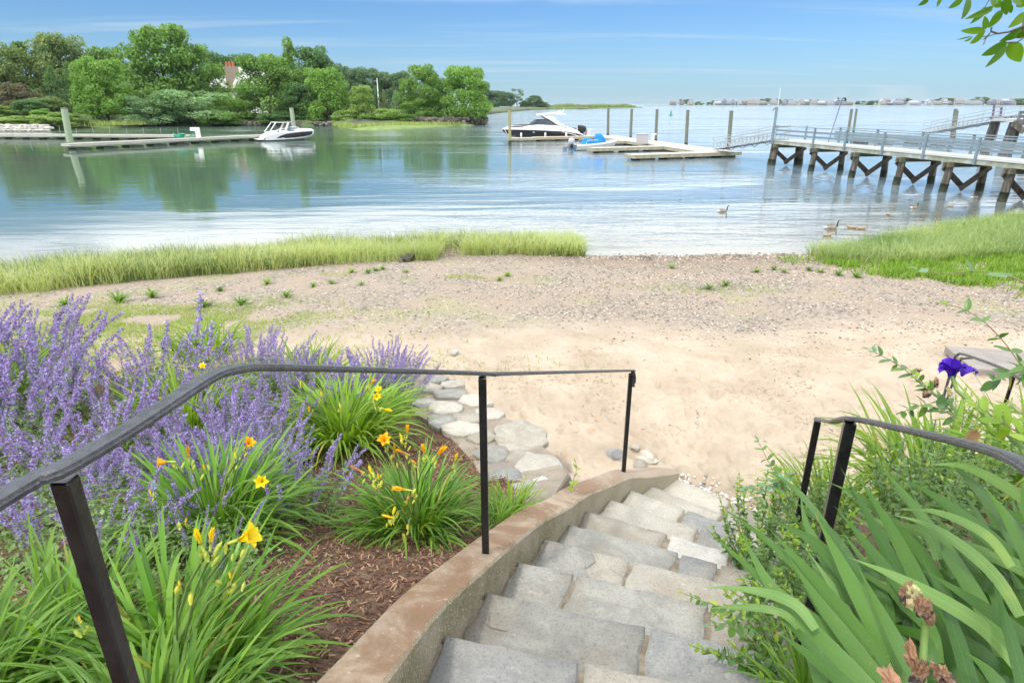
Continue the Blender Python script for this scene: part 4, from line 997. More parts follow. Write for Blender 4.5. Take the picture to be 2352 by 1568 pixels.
m = MB(); m.box((0, 0, (PZ - .3 + tt.z) / 2), (.16, .16, tt.z - PZ + .3)); m.build('post', pier_paint, tp_, bevel=.01)
m = MB(); m.tube([(.05, 0, tt.z), (.06, 0, tt.z + 1.3)], .018, 5); m.build('antenna', white_paint, tp_)
m = MB(); m.tube([(0, 0, tt.z - .05), (-.2, 0, tt.z - .12), (-.28, 0, tt.z - .3)], .03, 6); m.build('lamp', black_plastic, tp_)
aq = pp(3.8, PW + .1, 0); at_ = PY(1850, 226, aq[1])
an = thing('wind_gauge', 'slender pole with spinning cup wind gauge clamped to the pier railing', 'wind gauge', (aq[0], aq[1], 0))
m = MB(); m.tube([(-.35, 0, PZ), (.12, 0, at_.z)], .028, 6); m.build('pole', M('dark_steel', (.12, .12, .13), rough=.5), an)
m = MB()
for k in range(3):
    g = 2.1 * k + .4; m.beam((.12, 0, at_.z), (.12 + .25 * math.cos(g), .25 * math.sin(g), at_.z), .02, .02); m.ball((.12 + .28 * math.cos(g), .28 * math.sin(g), at_.z), .06, n=6, rings=4)
m.beam((-.15, 0, at_.z - .15), (.4, 0, at_.z - .15), .03, .03); m.box((.35, 0, at_.z - .12), (.14, .02, .14)); m.build('cups', black_plastic, an)
# gangway from the pier to the floating dock
def gangway(label, A, B, w, trh=.5, rl=1.0, mat=alu, panels=16):
    t = thing('gangway', label, 'gangway')
    A = Vector(A); B = Vector(B); d = (B - A); n = d.cross(Vector((0, 0, 1))).normalized() * (w / 2)
    m = MB(); m.beam(A, B, w, .05); m.build('walkway', M('grating', (.35, .36, .35), rough=.6), t)
    for s in (-1, 1):
        o_ = n * s; m = MB(); m.beam(A + o_, B + o_, .06, .06); m.beam(A + o_ + Vector((0, 0, trh)), B + o_ + Vector((0, 0, trh)), .06, .06)
        for k in range(panels + 1):
            p = A + d * (k / panels) + o_; m.beam(p, p + Vector((0, 0, trh)), .04, .04)
            if k < panels: m.beam(p + Vector((0, 0, 0)), A + d * ((k + 1) / panels) + o_ + Vector((0, 0, trh)), .035, .035)
        m.build('truss', mat, t)
        m = MB(); m.tube([A + o_ + Vector((0, 0, rl)), B + o_ + Vector((0, 0, rl)), B + o_ + d.normalized() * .25 + Vector((0, 0, rl - .2)), B + o_ + Vector((0, 0, trh))], .025, 6)
        m.tube([A + o_ + Vector((0, 0, (rl + trh) / 2)), B + o_ + Vector((0, 0, (rl + trh) / 2))], .018, 5)
        for k in range(0, panels + 1, 4): p = A + d * (k / panels) + o_; m.tube([p + Vector((0, 0, trh)), p + Vector((0, 0, rl))], .02, 5)
        m.build('handrail', mat, t)
    m = MB()
    for k in range(0, panels - 2, 3):
        p = A + d * (k / panels) - n * 1.05; q = A + d * ((k + 3) / panels) - n * 1.05; c = (p + q) / 2 - Vector((0, 0, .35)); m.tube([p, p * .4 + c * .6, c, q * .4 + c * .6, q], .02, 5)
    m.build('hanging_cable', black_plastic, t)
    return t
gangway('aluminium truss gangway sloping from the pier end down to the floating dock', pp(.2, .7, PZ + .05), (18.7, 58.4, .62), 1.2)
# float and pilings behind the pier
bf = thing('floating_dock', 'long low float lying behind the grey-blue pier railing', 'dock')
def Z4(X, Y): return ((2172 + X / 2.6133) / 1.30612, (150 + Y / 2.6133) / 1.30612)
a_ = P(*Z4(968, 728), 0); b_ = P(*Z4(1785, 752), 0); bl = Vector((b_.x, b_.y, 0))
dock_seg('bf', (a_.x, a_.y), (b_.x, b_.y), 2.4, bf, z=.5, th=.25, side=M('dark_dock_fascia', (.24, .2, .14), (.16, .14, .10), 3, rough=.9))
for lb, bt, tp2, r_ in (('left one of two slim pilings behind the pier railing', (962, 720), (1001, 470), .17), ('right one of two slim pilings behind the pier railing', (1012, 660), (1040, 467), .17),
                      ('left one of two touching pilings at the far gangway foot', (1778, 745), (1816, 468), .19), ('right one of two touching pilings at the far gangway foot', (1800, 700), (1829, 481), .17)):
    p = P(*Z4(*bt), 0); q = PY(*Z4(*tp2), p.y); piling(lb, p.x, p.y, q.z, r_, group='pilings behind the pier', lean=(q.x - p.x, 0))
# farther pier at the right edge
fp = thing('timber_pier', 'higher timber pier entering at the right edge behind the near one', 'pier')
yb = 60.
def FY(X, Y, y=yb): return PY(*Z4(X, Y), y)
c0 = FY(2250, 552); c1 = FY(2352, 556)
m = MB(); m.box((c0.x + 4.5, yb + 1, c0.z), (9, 2.6, .2)); m.build('deck', pier_deck, fp)
m = MB(); m.box((c0.x + 4.5, yb - .35, c0.z - .25), (9, .2, .25)); m.build('stringer', pier_paint, fp)
for X in (2278, 2470):
    q = FY(X, 560)
    for dy in (0, 2.4):
        m = MB(); m.tube([(q.x - .35, yb + dy, -1.5), (q.x, yb + dy, q.z - .1)], [.42, .36], 12); m.build('pile', pier_pile, fp, smooth=True)
m = MB(); m.beam(FY(2262, 575, yb - .5), FY(2352, 640, yb - .5), .12, .5); m.build('cross_brace', pier_pile, fp)
for X in (2300, 2352):
    q = FY(X, 480); m = MB(); m.box((q.x, yb - .4, (q.z + c0.z) / 2), (.2, .2, q.z - c0.z)); m.build('rail_post', pier_paint, fp)
q = FY(2300, 480)
for dz in (0, -.35, -.7, -1.0):
    m = MB(); m.box((q.x + 3.5, yb - .5, q.z + dz - .1), (7.2, .06, .24)); m.build('rail_board', M('brown_boards', (.16, .14, .13), (.11, .1, .09), 3, rough=.9), fp)
yg = 85.
ga = PY(*Z4(2245, 545), 62); gb = PY(*Z4(1600, 655), 78)
gangway('far aluminium gangway rising to the high pier at the right edge', (ga.x, ga.y, ga.z), (gb.x, gb.y, gb.z), 1.3, .45, 1.15, panels=18)
sf = thing('hoist_frame', 'dark steel hoist frame standing in the water beyond the far gangway', 'hoist')
for X, yb2 in ((2120, 640), (2178, 600)):
    top = PY(*Z4(X, 432 if X < 2150 else 447), 90); bt = PY(*Z4(X - 22, 580), 90); m = MB(); m.tube([(bt.x, 90, -1), (bt.x, 90, bt.z), top], .14, 6); m.build('leg', M('hoist_steel', (.12, .09, .12), rough=.6), sf)
m = MB(); m.beam(PY(*Z4(2118, 447), 90), PY(*Z4(2184, 447), 90), .25, .2); m.build('top_beam', M('hoist_steel2', (.3, .3, .33), rough=.6), sf)
m = MB(); m.beam(PY(*Z4(2105, 535), 90), PY(*Z4(2310, 522), 90), 1.2, .25); m.build('platform', M('hoist_deck', (.12, .11, .12), rough=.8), sf)
# channel buoy
q = P(1540.5, 266, 0); bu = thing('channel_buoy', 'small green channel buoy alone on the open bay', 'buoy', (q.x, q.y, 0))
sc_ = .9
m = MB(); m.tube([(0, 0, -.3), (0, 0, .35 * sc_)], [.75 * sc_, .75 * sc_], 14); m.build('float', M('buoy_green', (.0, .18, .10), rough=.5), bu)
m = MB(); m.tube([(0, 0, .3 * sc_), (0, 0, .6 * sc_), (0, 0, 1.6 * sc_), (0, 0, 1.9 * sc_)], [.5 * sc_, .3 * sc_, .22 * sc_, .22 * sc_], 10); m.build('tower', M('buoy_green2', (.0, .2, .11), rough=.5), bu)

# ------------------------------------------------------------------ geese
G_BR = M('goose_brown', (.20, .15, .105), (.33, .27, .20), 9, rough=.9, stretch=(1, 3, 3)); G_BK = M('goose_black', (.02, .018, .016), rough=.6); G_WH = M('goose_white', (.72, .70, .66), rough=.8); G_GO = M('gosling_down', (.36, .27, .17), (.27, .2, .12), 8, rough=.95)
def bird(label, x, y, rz, L, gosling=False, group=None, neck=1.0, head_down=False):
    t = thing('goose' if not gosling else 'gosling', label, 'goose' if not gosling else 'gosling', (x, y, 0), rz, group)
    path = [(-.50, .13, .01, .008), (-.44, .12, .05, .035), (-.32, .10, .115, .085), (-.12, .075, .165, .135), (.08, .06, .165, .14), (.22, .09, .125, .12), (.30, .15, .08, .085)]
    if head_down: path += [(.36, .19, .05, .055), (.43, .20, .042, .045), (.50, .18, .045, .045), (.55, .165, .03, .028), (.60, .15, .014, .01), (.63, .145, .006, .004)]
    else: path += [(.335, .22, .050, .052), (.35, .31 * neck + .0, .036, .038), (.355, .40 * neck, .034, .035), (.37, .46 * neck, .038, .038), (.41, .495 * neck, .045, .042), (.455, .49 * neck, .036, .032), (.495, .475 * neck, .016, .014), (.535, .467 * neck, .008, .006)]
    n = 12; rings = []; P3 = [Vector((a[0], 0, a[1])) for a in path]
    for i, (px_, pz_, rw, rh) in enumerate(path):
        t3 = (P3[min(i + 1, len(P3) - 1)] - P3[max(i - 1, 0)]).normalized(); u3 = Vector((-t3.z, 0, t3.x))
        rings.append([tuple((P3[i] + Vector((0, 1, 0)) * (rw * math.cos(g)) + u3 * (rh * math.sin(g))) * L) for g in np.linspace(0, 2 * math.pi, n, endpoint=False)])
    m = MB(); m.loft(rings)
    mi = []
    for i in range(len(path) - 1):
        for k in range(n):
            low = 7 <= k <= 10
            if gosling: mi.append(3)
            elif i < 2: mi.append(2)
            elif i < 6: mi.append(2 if (low and i < 3) else 0)
            else: mi.append(1)
            if not gosling and i in (10, 11) and k in (0, 11, 6, 7) : mi[-1] = 2
    m.m = mi + ([3, 3] if gosling else [2, 1])
    m.build('body', [G_BR, G_BK, G_WH, G_GO], t, smooth=True)
    if not gosling:
        for s in (1, -1):
            w = MB(); w.loft([[(-.42 * L, s * .03 * L, .155 * L), (-.42 * L, s * .05 * L, .13 * L)], [(-.2 * L, s * .06 * L, .235 * L), (-.22 * L, s * .15 * L, .12 * L)], [(.05 * L, s * .07 * L, .225 * L), (.02 * L, s * .175 * L, .08 * L)], [(.2 * L, s * .06 * L, .2 * L), (.2 * L, s * .13 * L, .1 * L)]], closed=False, cap=False)
            w.build('wing', G_BR, t, smooth=True)
    for s in (1, -1):
        e = MB(); hx, hz = (.50, .19) if head_down else (.43, .50 * neck); e.ball((hx * L, s * .04 * L, hz * L), .007 * L, n=6, rings=4); e.build('eye', G_BK, t)
    return t
g = [(840, 1402, 0, .62, False, 'adult goose nearest the marsh grass, black neck held straight up'), (1490, 1243, .3, .52, False, 'adult goose swimming between the pier shadow and the marsh grass'),
     (1965, 1164, .2, .55, False, 'adult goose farthest right, close by the pier piles')]
for X, Y, rz, L, go, lb in g: p = P(*Z4(X, Y), 0); bird(lb, p.x, p.y, rz, L, go, 'geese on the water')
p = P(1660, 487, 0); bird('lone adult goose out on open water left of the pier', p.x, p.y, .1, .56, False, 'geese on the water')
for X, Y, rz, L, hd, lb in ((1000, 1396, 2.6, .45, True, 'gosling with folded head right beside the nearest adult goose'), (1078, 1404, .1, .42, True, 'gosling feeding between the adult goose and the grass tip'), (812, 1458, .1, .40, True, 'gosling in front of the nearest adult goose'),
                            (1285, 1292, 1.2, .40, False, 'lone gosling swimming away in front of the pier reflections'), (1775, 1228, .2, .38, False, 'gosling between the two adults nearest the pier')):
    p = P(*Z4(X, Y), 0); bird(lb, p.x, p.y, rz, L, True, 'goslings on the water', head_down=hd, neck=.8)

# ------------------------------------------------------------------ leaf-cloud trees
BARK = M('tree_bark', (.10, .08, .06), (.06, .05, .04), 6, rough=.9, bump=.5)
def leafquads(C, Nn, size, asp=.7, jit=.7):
    n = len(C); Nn = Nn + rng.normal(0, jit, (n, 3)); Nn /= np.linalg.norm(Nn, axis=1)[:, None] + 1e-9
    t = np.cross(Nn, rng.normal(0, 1, (n, 3))); t /= np.linalg.norm(t, axis=1)[:, None] + 1e-9; b = np.cross(Nn, t)
    s = size * rng.uniform(.6, 1.3, n); s = s[:, None]
    V = np.stack([C - t * s * .5, C - b * s * .5 * asp + Nn * s * .08, C + t * s * .5, C + b * s * .5 * asp + Nn * s * .08], 1)
    return V.reshape(-1, 3), np.arange(n * 4).reshape(-1, 4)
def crown_mesh(name, seed, kind, nl, per, ls):
    r_ = np.random.default_rng(seed); Cs = []; Ns = []; A = []
    for i in range(nl):
        if kind == 'broad':
            h = r_.uniform(.06, .93) ** .9; env = .5 * (1 - abs(h - .42) ** 2.2 * 2.3) * (1 + .14 * math.sin(seed * 3 + h * 9))
            ph = r_.uniform(0, 6.28); rr = env * math.sqrt(r_.uniform(.25, 1)) * .84
            lr = r_.uniform(.085, .165) * (1.1 - .35 * h)
        elif kind == 'tall':
            h = r_.uniform(.05, .95); env = .5 * (1 - h) ** .55 * (.75 + .25 * math.sin(h * 14 + seed)); ph = r_.uniform(0, 6.28); rr = env * math.sqrt(r_.uniform(.2, 1)) * .85; lr = r_.uniform(.06, .12)
        elif kind == 'cone':
            h = r_.uniform(.02, .97); env = .5 * (1 - h) ** .8; ph = r_.uniform(0, 6.28); rr = env * r_.uniform(.4, 1); lr = .05 + .09 * (1 - h)
        elif kind == 'airy':
            h = r_.uniform(.35, .95); env = .5 * (1 - abs(h - .62) * 1.3); ph = r_.uniform(0, 6.28); rr = env * math.sqrt(r_.uniform(.3, 1)); lr = r_.uniform(.06, .11)
        else:
            h = r_.uniform(.05, .75); env = .45 * (1 - h ** 2 * .6); ph = r_.uniform(0, 6.28); rr = env * math.sqrt(r_.uniform(0, 1)); lr = r_.uniform(.12, .2) * (.72 if nl > 40 else 1)
        c = np.array([rr * math.cos(ph), rr * math.sin(ph), h]); n = int(per * (lr / .12) ** 1.6) + 10
        d = r_.normal(0, 1, (n, 3)); d[:, 2] = d[:, 2] * .9 + .25; d /= np.linalg.norm(d, axis=1)[:, None]
        rad = lr * r_.uniform(.55, 1.12, n) ** .7; P_ = c + d * rad[:, None] * np.array([1.15, 1.15, .72])
        Cs.append(P_); Ns.append(d * .7 + np.array([0, 0, .55])); A.append(np.clip(r_.uniform(.1, .9) + r_.normal(0, .16, n), 0, .999))
    C = np.vstack(Cs); Nn = np.vstack(Ns); A = np.concatenate(A)
    k = (C[:, 2] > 0.0); C, Nn, A = C[k], Nn[k], A[k]
    V, Q = leafquads(C, Nn, ls, .75)
    return qmesh(name, V, Q, None, attr=np.repeat(A, 4))
def trunk_mesh(name, seed, top=.8, r=.022, nb=9):
    random.seed(seed); m = MB(); pts = [(0.02 * math.sin(3 * z + seed), .02 * math.cos(2 * z), z) for z in (-.02, .15, .3, .45, .6, top)]
    m.tube(pts, [r * 1.3, r, r * .85, r * .65, r * .45, r * .15], 7)
    for k in range(nb):
        z = .15 + .5 * k / nb; a = k * 2.4 + seed; L = .34 * (1 - .3 * k / nb)
        m.tube([(0, 0, z), (L * .5 * math.cos(a), L * .5 * math.sin(a), z + .10), (L * math.cos(a), L * math.sin(a), z + .24)], [r * .5, r * .35, r * .1], 5)
    return m.mesh(name, BARK, True)
CR = {'broad': [crown_mesh('crown', s, 'broad', 80, 190, .036) for s in (1, 2, 3, 4)], 'tall': [crown_mesh('crown', s, 'tall', 60, 150, .036) for s in (5, 6)],
      'cone': [crown_mesh('crown', s, 'cone', 60, 80, .03) for s in (7, 8)], 'airy': [crown_mesh('crown', 9, 'airy', 40, 90, .035)], 'shrub': [crown_mesh('crown', s, 'shrub', 30, 200, .05) for s in (10, 11)],
      'bushy': [crown_mesh('crown', s, 'shrub', 60, 170, .030) for s in (21, 22)], 'far': [crown_mesh('crown', s, 'broad', 34, 60, .085) for s in (12, 13, 14)]}
TRK = [trunk_mesh('trunk', s) for s in (1, 2)]
LM = {'mid': leafmat('leaf_mid_green', (0.092, 0.188, 0.040), (0.225, 0.364, 0.092), .38), 'dark': leafmat('leaf_dark_green', (0.061, 0.138, 0.046), (0.132, 0.238, 0.081), .33), 'yel': leafmat('leaf_yellow_green', (0.134, 0.266, 0.044), (0.243, 0.387, 0.097), .38),
      'grey': leafmat('leaf_silver_green', (0.123, 0.226, 0.104), (0.306, 0.440, 0.255), .38), 'olive': leafmat('leaf_olive', (0.123, 0.182, 0.058), (0.235, 0.309, 0.116), .33), 'brown': leafmat('leaf_reddish', (0.102, 0.088, 0.052), (0.184, 0.166, 0.092), .25),
      'bright': leafmat('leaf_bright', (0.174, 0.287, 0.058), (0.306, 0.409, 0.128), .35), 'farg': leafmat('leaf_far_green', (0.081, 0.154, 0.070), (0.153, 0.243, 0.116), .3)}
random.seed(5); _ci = [0]
def tree(label, u, top, w, d, kind, mat, bottom=None, cat='tree', group=None, zb=None, trunk=True, name=None):
    """u, top, w in survey pixels; d forward distance"""
    tp = PY(u, top, d); sc_ = (PY(u + w / 2, top, d) - PY(u - w / 2, top, d)).length
    base = zb if zb is not None else 1.0
    if bottom is not None: base = max(.35, PY(u, bottom, d).z)
    h = tp.z - base
    t = thing(name or ('tree' if cat == 'tree' else cat), label, cat, (tp.x, d, base), random.uniform(0, 6.28), group)
    _ci[0] += 1; me = CR[kind][_ci[0] % len(CR[kind])]
    # crown is built normalised (height 1, width about .95)
    zm = 1.0
    c = bpy.data.objects.new('crown' if cat == 'tree' else 'foliage', me); COL.objects.link(c); c.parent = t; c.scale = (sc_ / .93, sc_ / .93, h * zm)
    if not c.material_slots: me.materials.append(None)
    c.material_slots[0].link = 'OBJECT'; c.material_slots[0].material = LM[mat]
    if trunk:
        k = bpy.data.objects.new('trunk', TRK[_ci[0] % 2]); COL.objects.link(k); k.parent = t; k.location = (0, 0, -.6); k.scale = (h * .9, h * .9, h)
    return t
TREES = [
 ('olive green broad tree at the far left edge of the bank', -15, 96, 150, 150, 'broad', 'olive', 288),
 ('dark evergreen tree behind the reddish shrubs at the far left', 40, 92, 120, 158, 'tall', 'dark', 280),
 ('feathery grey green pine rising highest on the far left', 120, 72, 135, 160, 'broad', 'olive', 270),
 ('dense dark cedar standing left of the bright yellow green tree', 112, 150, 75, 140, 'cone', 'dark', 270),
 ('short dark cedar pressed against the bright yellow green tree', 150, 140, 62, 142, 'cone', 'dark', 275),
 ('reddish brown tree low among the dark evergreens at far left', 30, 190, 90, 136, 'broad', 'brown', 275),
 ('bright yellow green tree leaning over the water left of the huge tree', 215, 128, 125, 136, 'broad', 'yel', 290),
 ('rounded distant tree seen above the bright yellow green one', 235, 108, 120, 185, 'broad', 'mid', 280),
 ('huge dark green tree, tallest on the left bank', 352, 56, 185, 150, 'broad', 'mid', 292),
 ('leafy side crown just right of the tallest tree', 440, 100, 120, 156, 'broad', 'mid', 292),
 ('silvery green tree drooping low over the water below the tallest tree', 425, 190, 190, 140, 'bushy', 'grey', 292),
 ('small silvery green tree overhanging the bank at the foot of the tallest tree', 335, 205, 130, 138, 'bushy', 'grey', 292),
 ('distant dark tree crown to the left behind the stone chimney', 500, 120, 90, 235, 'broad', 'dark', 280),
 ('distant dark tree crown to the right behind the stone chimney', 550, 124, 90, 235, 'broad', 'dark', 280),
 ('green broad tree right of the stone chimney', 603, 120, 140, 150, 'broad', 'mid', 290),
 ('low leafy tree hiding the lower part of the house', 525, 198, 120, 145, 'bushy', 'mid', 290),
 ('slender tall tree top above the bowrider', 660, 84, 95, 158, 'tall', 'mid', 285),
 ('dark round tree behind the bowrider', 712, 106, 115, 156, 'broad', 'dark', 285),
 ('yellow green tree right of the dark round tree', 742, 152, 105, 145, 'broad', 'yel', 288),
 ('dark leafy tree behind the tilted piling of the bowrider', 690, 190, 100, 146, 'broad', 'dark', 288),
 ('small pale yellow tree among the cedars', 828, 196, 62, 142, 'broad', 'bright', 280),
 ('slim brownish cedar left of the small pale yellow tree', 793, 205, 26, 146, 'cone', 'olive', 275),
 ('slim dark cedar right of the small pale yellow tree', 862, 196, 26, 146, 'cone', 'dark', 275),
 ('slim brownish cedar touching the slim dark cedar', 880, 205, 24, 147, 'cone', 'olive', 275),
 ('wispy grey green cedar left of the two lone broad trees', 908, 206, 44, 148, 'cone', 'grey', 275),
 ('left one of the two lone broad trees by the rocky point', 965, 148, 98, 148, 'broad', 'mid', 287),
 ('leafy tree between the dark round tree and the yellow green one', 665, 150, 90, 150, 'broad', 'mid', 288),
 ('low skirt of foliage under the left lone broad tree', 960, 215, 105, 146, 'bushy', 'mid', 287),
 ('right one of the two lone broad trees, lighter green, on the rocky point', 1066, 150, 122, 148, 'broad', 'yel', 286),
]
for lb, u, tp_, w, d, k, mt, bt in TREES: tree(lb, u, tp_, w, d, k, mt, bt)
for i, (u, t_, w, lb) in enumerate(((762, 146, 74, 'just right of the yellow green tree'), (800, 151, 74, 'above the slim brownish cedar'), (842, 156, 85, 'above the small pale yellow tree'), (890, 165, 80, 'with the thin white mast before it'), (925, 164, 66, 'left of the lone broad trees'), (1000, 176, 80, 'seen between the two lone broad trees'))):
    tree('wooded hill tree in the distance ' + lb, u, t_, w, 290, 'broad', 'farg', 262, group='distant trees behind the cedars')
for i, (u, t_, w, k, lb) in enumerate(((1112, 186, 50, 'far', 'distant tree peeping out right behind the rocky point tree'), (1142, 208, 52, 'broad', 'distant rounded tree next to the rocky point tree'), (1165, 212, 44, 'broad', 'distant low tree between the rounded one and the gappy one'), (1187, 204, 36, 'airy', 'distant gappy tree with sky showing through its crown'), (1228, 219, 40, 'broad', 'lone compact distant tree at the start of the marsh spit'), (1205, 228, 26, 'shrub', 'distant bush just left of the lone compact tree'), (1250, 232, 26, 'shrub', 'distant bush just right of the lone compact tree'))):
    tree(lb, u, t_, w, 520, k, 'farg', 247)
SHR = [('pale green shrub above the stone seawall at the left edge', 20, 262, 90, 118, 'bright', 290), ('dark rounded shrub behind the stone seawall', 62, 222, 60, 126, 'dark', 262), ('light green shrub left of the green piling', 118, 252, 80, 118, 'bright', 290), ('grey green shrub on the slope behind the green piling', 105, 214, 75, 132, 'olive', 262), ('yellow shrub beside the dark rounded shrub', 92, 246, 40, 119, 'yel', 270),
       ('low shrub at the water left of the yellow green tree', 168, 255, 60, 124, 'olive', 292), ('shrub under the olive tree at the left edge', -20, 235, 90, 128, 'bright', 270),
       ('round light green shrub at the left end of the grassy spit', 795, 246, 66, 140, 'bright', 287), ('light green shrub on the spit in front of the pale yellow tree', 845, 256, 50, 138, 'mid', 284), ('bushy light green shrub in the middle of the spit', 895, 243, 70, 139, 'bright', 284), ('low green shrub below the left lone tree', 935, 256, 50, 140, 'mid', 285),
       ('low shrub at the water below the silvery tree', 500, 250, 80, 138, 'mid', 292), ('dark shrub at the water behind the bowrider', 640, 252, 90, 142, 'dark', 290)]
for lb, u, tp_, w, d, mt, bt in SHR: tree(lb, u, tp_, w, d, 'shrub', mt, bt, cat='shrub', trunk=False)

# far left bank
MUD = M('dark_mud_bank', (.07, .055, .04), (.035, .03, .022), 1.2, rough=.85, bump=.6, bscale=4, coord='World', c3=(.09, .13, .04), s3=.12, t3=(.40, .5))
sh = [(-175, 118), (-120, 113), (-89, 113.5), (-83, 118), (-86, 131), (-84, 141), (-62, 141), (-55, 143), (-48.8, 138), (-44, 138), (-39.7, 140), (-34, 131), (-29, 124), (-24, 133), (-18, 139), (-12.7, 140), (-8.5, 144), (-7, 150), (-8, 165), (-14, 200), (-5, 330), (20, 480), (60, 520)]
sh = [tuple(q) for q in catmull(sh, 5)]
offs = [(-.6, -.6), (0, .05), (1.2, .55), (3, .9), (8, 1.1), (30, 1.5), (150, 2.0)]
V = []
for (x, y) in sh:
    L = math.hypot(x, y)
    for k, (o_, z) in enumerate(offs): V.append((x + x / L * o_, y + y / L * o_, z + (.35 * random.random() if 1 < k < 5 else 0)))
no = len(offs); Q = [(i * no + k, i * no + k + 1, (i + 1) * no + k + 1, (i + 1) * no + k) for i in range(len(sh) - 1) for k in range(no - 1)]
fb = obj('far_bank', qmesh('far_bank', np.array(V), np.array(Q)[:, ::-1], MUD, smooth=True)); struct(fb, 'dark muddy wooded bank across the cove')
# grass spit in front of the trees (low mound)
GRS = M('marsh_turf', (.20, .26, .08), (.13, .20, .06), .6, rough=.95, bump=.5, bscale=8, coord='World')
def mound(name, pts, h, mat, label):
    c = np.mean(pts, 0); V = []; 
    pts = [np.array(q[:2]) for q in catmull([(p[0], p[1], 0) for p in pts] + [(pts[0][0], pts[0][1], 0)], 4)]
    for s_, z in ((1.03, -.4), (1, .02), (.9, h * .6), (.6, h), (.2, h * 1.05)):
        for p in pts: q = c + (p - c) * s_; V.append((q[0], q[1], z))
    n = len(pts); Q = [(k * n + i, (k + 1) * n + i, (k + 1) * n + (i + 1) % n, k * n + (i + 1) % n) for k in range(4) for i in range(n)]
    o = obj(name, qmesh(name, np.array(V), np.array(Q)[:, ::-1], mat, smooth=True)); struct(o, label); return o
pts = [P(775, 293, 0), P(850, 300, 0), P(940, 296, 0), P(1040, 290, 0), P(1090, 288, 0), P(1040, 285, 0), P(900, 281, 0), P(790, 283, 0)]
mound('grassy_spit', [(p.x, p.y) for p in pts], .55, GRS, 'pale grassy spit in front of the cedars')
pts = [P(100, 300, 0), P(200, 296, 0), P(280, 292, 0), P(200, 288, 0), P(100, 290, 0)]
mound('marsh_patch', [(p.x, p.y) for p in pts], .3, GRS, 'marsh grass patch below the yellow green tree')
def blades(name, xy, z, hgt, wid, mat, lean=.35, droop=.5, seg=3, attr=None, wind=(0, 0)):
    n = len(xy); h = hgt(n); w = wid(n); a = rng.uniform(0, 6.28, n); ln = np.abs(rng.normal(0, lean, n)); dr = rng.uniform(0, droop, n)
    dx = np.cos(a) * ln + wind[0]; dy = np.sin(a) * ln + wind[1]; sx = -np.sin(a + rng.normal(0, .6, n)); sy = np.cos(a)
    ux = np.cos(a); uy = np.sin(a); V = []
    for k in range(seg + 1):
        t = k / seg; hh = h * (t - .35 * dr * t ** 3); off = h * (t * 0.6 + .0) ; ox = dx * h * t + ux * dr * h * .6 * t ** 2.5; oy = dy * h * t + uy * dr * h * .6 * t ** 2.5
        ww = w * (1 - t ** 1.6 * .93) * .5
        c = np.stack([xy[:, 0] + ox, xy[:, 1] + oy, z + hh], -1); s = np.stack([sx * ww, sy * ww, 0 * ww], -1); V += [c - s, c + s]
    V = np.stack(V, 1); k_ = 2 * (seg + 1)
    q = np.array([(2 * k, 2 * k + 1, 2 * k + 3, 2 * k + 2) for k in range(seg)])
    Q = (q[None] + (np.arange(n) * k_)[:, None, None]).reshape(-1, 4)
    at = np.repeat(rng.uniform(0, .999, n) if attr is None else attr, k_)
    return obj(name, qmesh(name, V, Q, mat, attr=at))
GR1 = leafmat('marsh_grass', (.08, .15, .035), (.50, .55, .25), .32, c3=(.42, .40, .20), p3=.95)
GR2 = leafmat('marsh_grass_right', (.10, .19, .045), (.54, .60, .29), .32, c3=(.48, .48, .25), p3=.93)
GRB = leafmat('low_bright_plants', (.10, .20, .02), (.26, .38, .06), .38)
GRF = leafmat('far_marsh_grass', (.24, .30, .08), (.36, .42, .16), .3)
pts2 = [P(u, v, .3) for u, v in ((780, 292), (1085, 286))]
xy = np.column_stack([rng.uniform(-37, -11, 9000), rng.uniform(119, 143, 9000)])
front_y = np.interp(xy[:, 0], [-40, -37, -32, -28, -22, -16, -11], [150, 134, 123.5, 121, 126, 134, 139]); k = (xy[:, 1] > front_y + .3) & (xy[:, 1] < front_y + 13); xy = xy[k]
o = blades('spit_grass', xy, np.full(len(xy), .2), lambda n: rng.uniform(.5, 1.0, n), lambda n: rng.uniform(.12, .25, n), GRF, seg=1); stuff(o, 'pale marsh grass covering the spit across the cove', 'grass')
xy = np.column_stack([rng.uniform(-92, -74, 3000), rng.uniform(115, 135, 3000)]); k = xy[:, 1] > np.interp(xy[:, 0], [-92, -83, -74], [114, 118, 130]); xy = xy[k]
o = blades('bank_grass', xy, np.full(len(xy), .5), lambda n: rng.uniform(.5, 1.1, n), lambda n: rng.uniform(.12, .25, n), GRF, seg=1); stuff(o, 'pale grass on the left bank by the stone seawall', 'grass')
# rocky point and seawall
DR = [M('point_rock_dark', (.05, .045, .04), (.11, .095, .08), 2, rough=.85, bump=.4), M('point_rock_brown', (.12, .10, .08), (.2, .17, .14), 2, rough=.85)]
n = 420; t = rng.uniform(0, 1, n)
xs = np.interp(t, [0, .35, .6, 1], [-21, -14, -8.2, -7.0]); ys = np.interp(t, [0, .35, .6, 1], [138, 140, 144.5, 152])
pts = np.column_stack([xs + rng.normal(0, .5, n), ys + rng.uniform(-.4, 3, n), rng.uniform(0, 1.3, n)])
o = pebbles('point_rocks', pts, lambda n: rng.uniform(.35, .95, n), DR, flat=.65); stuff(o, 'dark rocks heaped around the wooded point', 'rocks')
n = 700; t = rng.uniform(0, 1, n); xs = np.interp(t, [0, .4, .6, 1], [-83, -62, -50, -36]); ys = np.interp(t, [0, .4, .6, 1], [142, 141, 138.5, 140]); 
o = pebbles('bank_rocks', np.column_stack([xs, ys + rng.uniform(0, 2, n), rng.uniform(0, .7, n)]), lambda n: rng.uniform(.2, .55, n), DR + [PB[0]], flat=.6); stuff(o, 'dark mud and stones along the foot of the wooded bank', 'rocks')
sw = thing('stone_seawall', 'low pale stone seawall at the left edge of the far bank', 'wall')
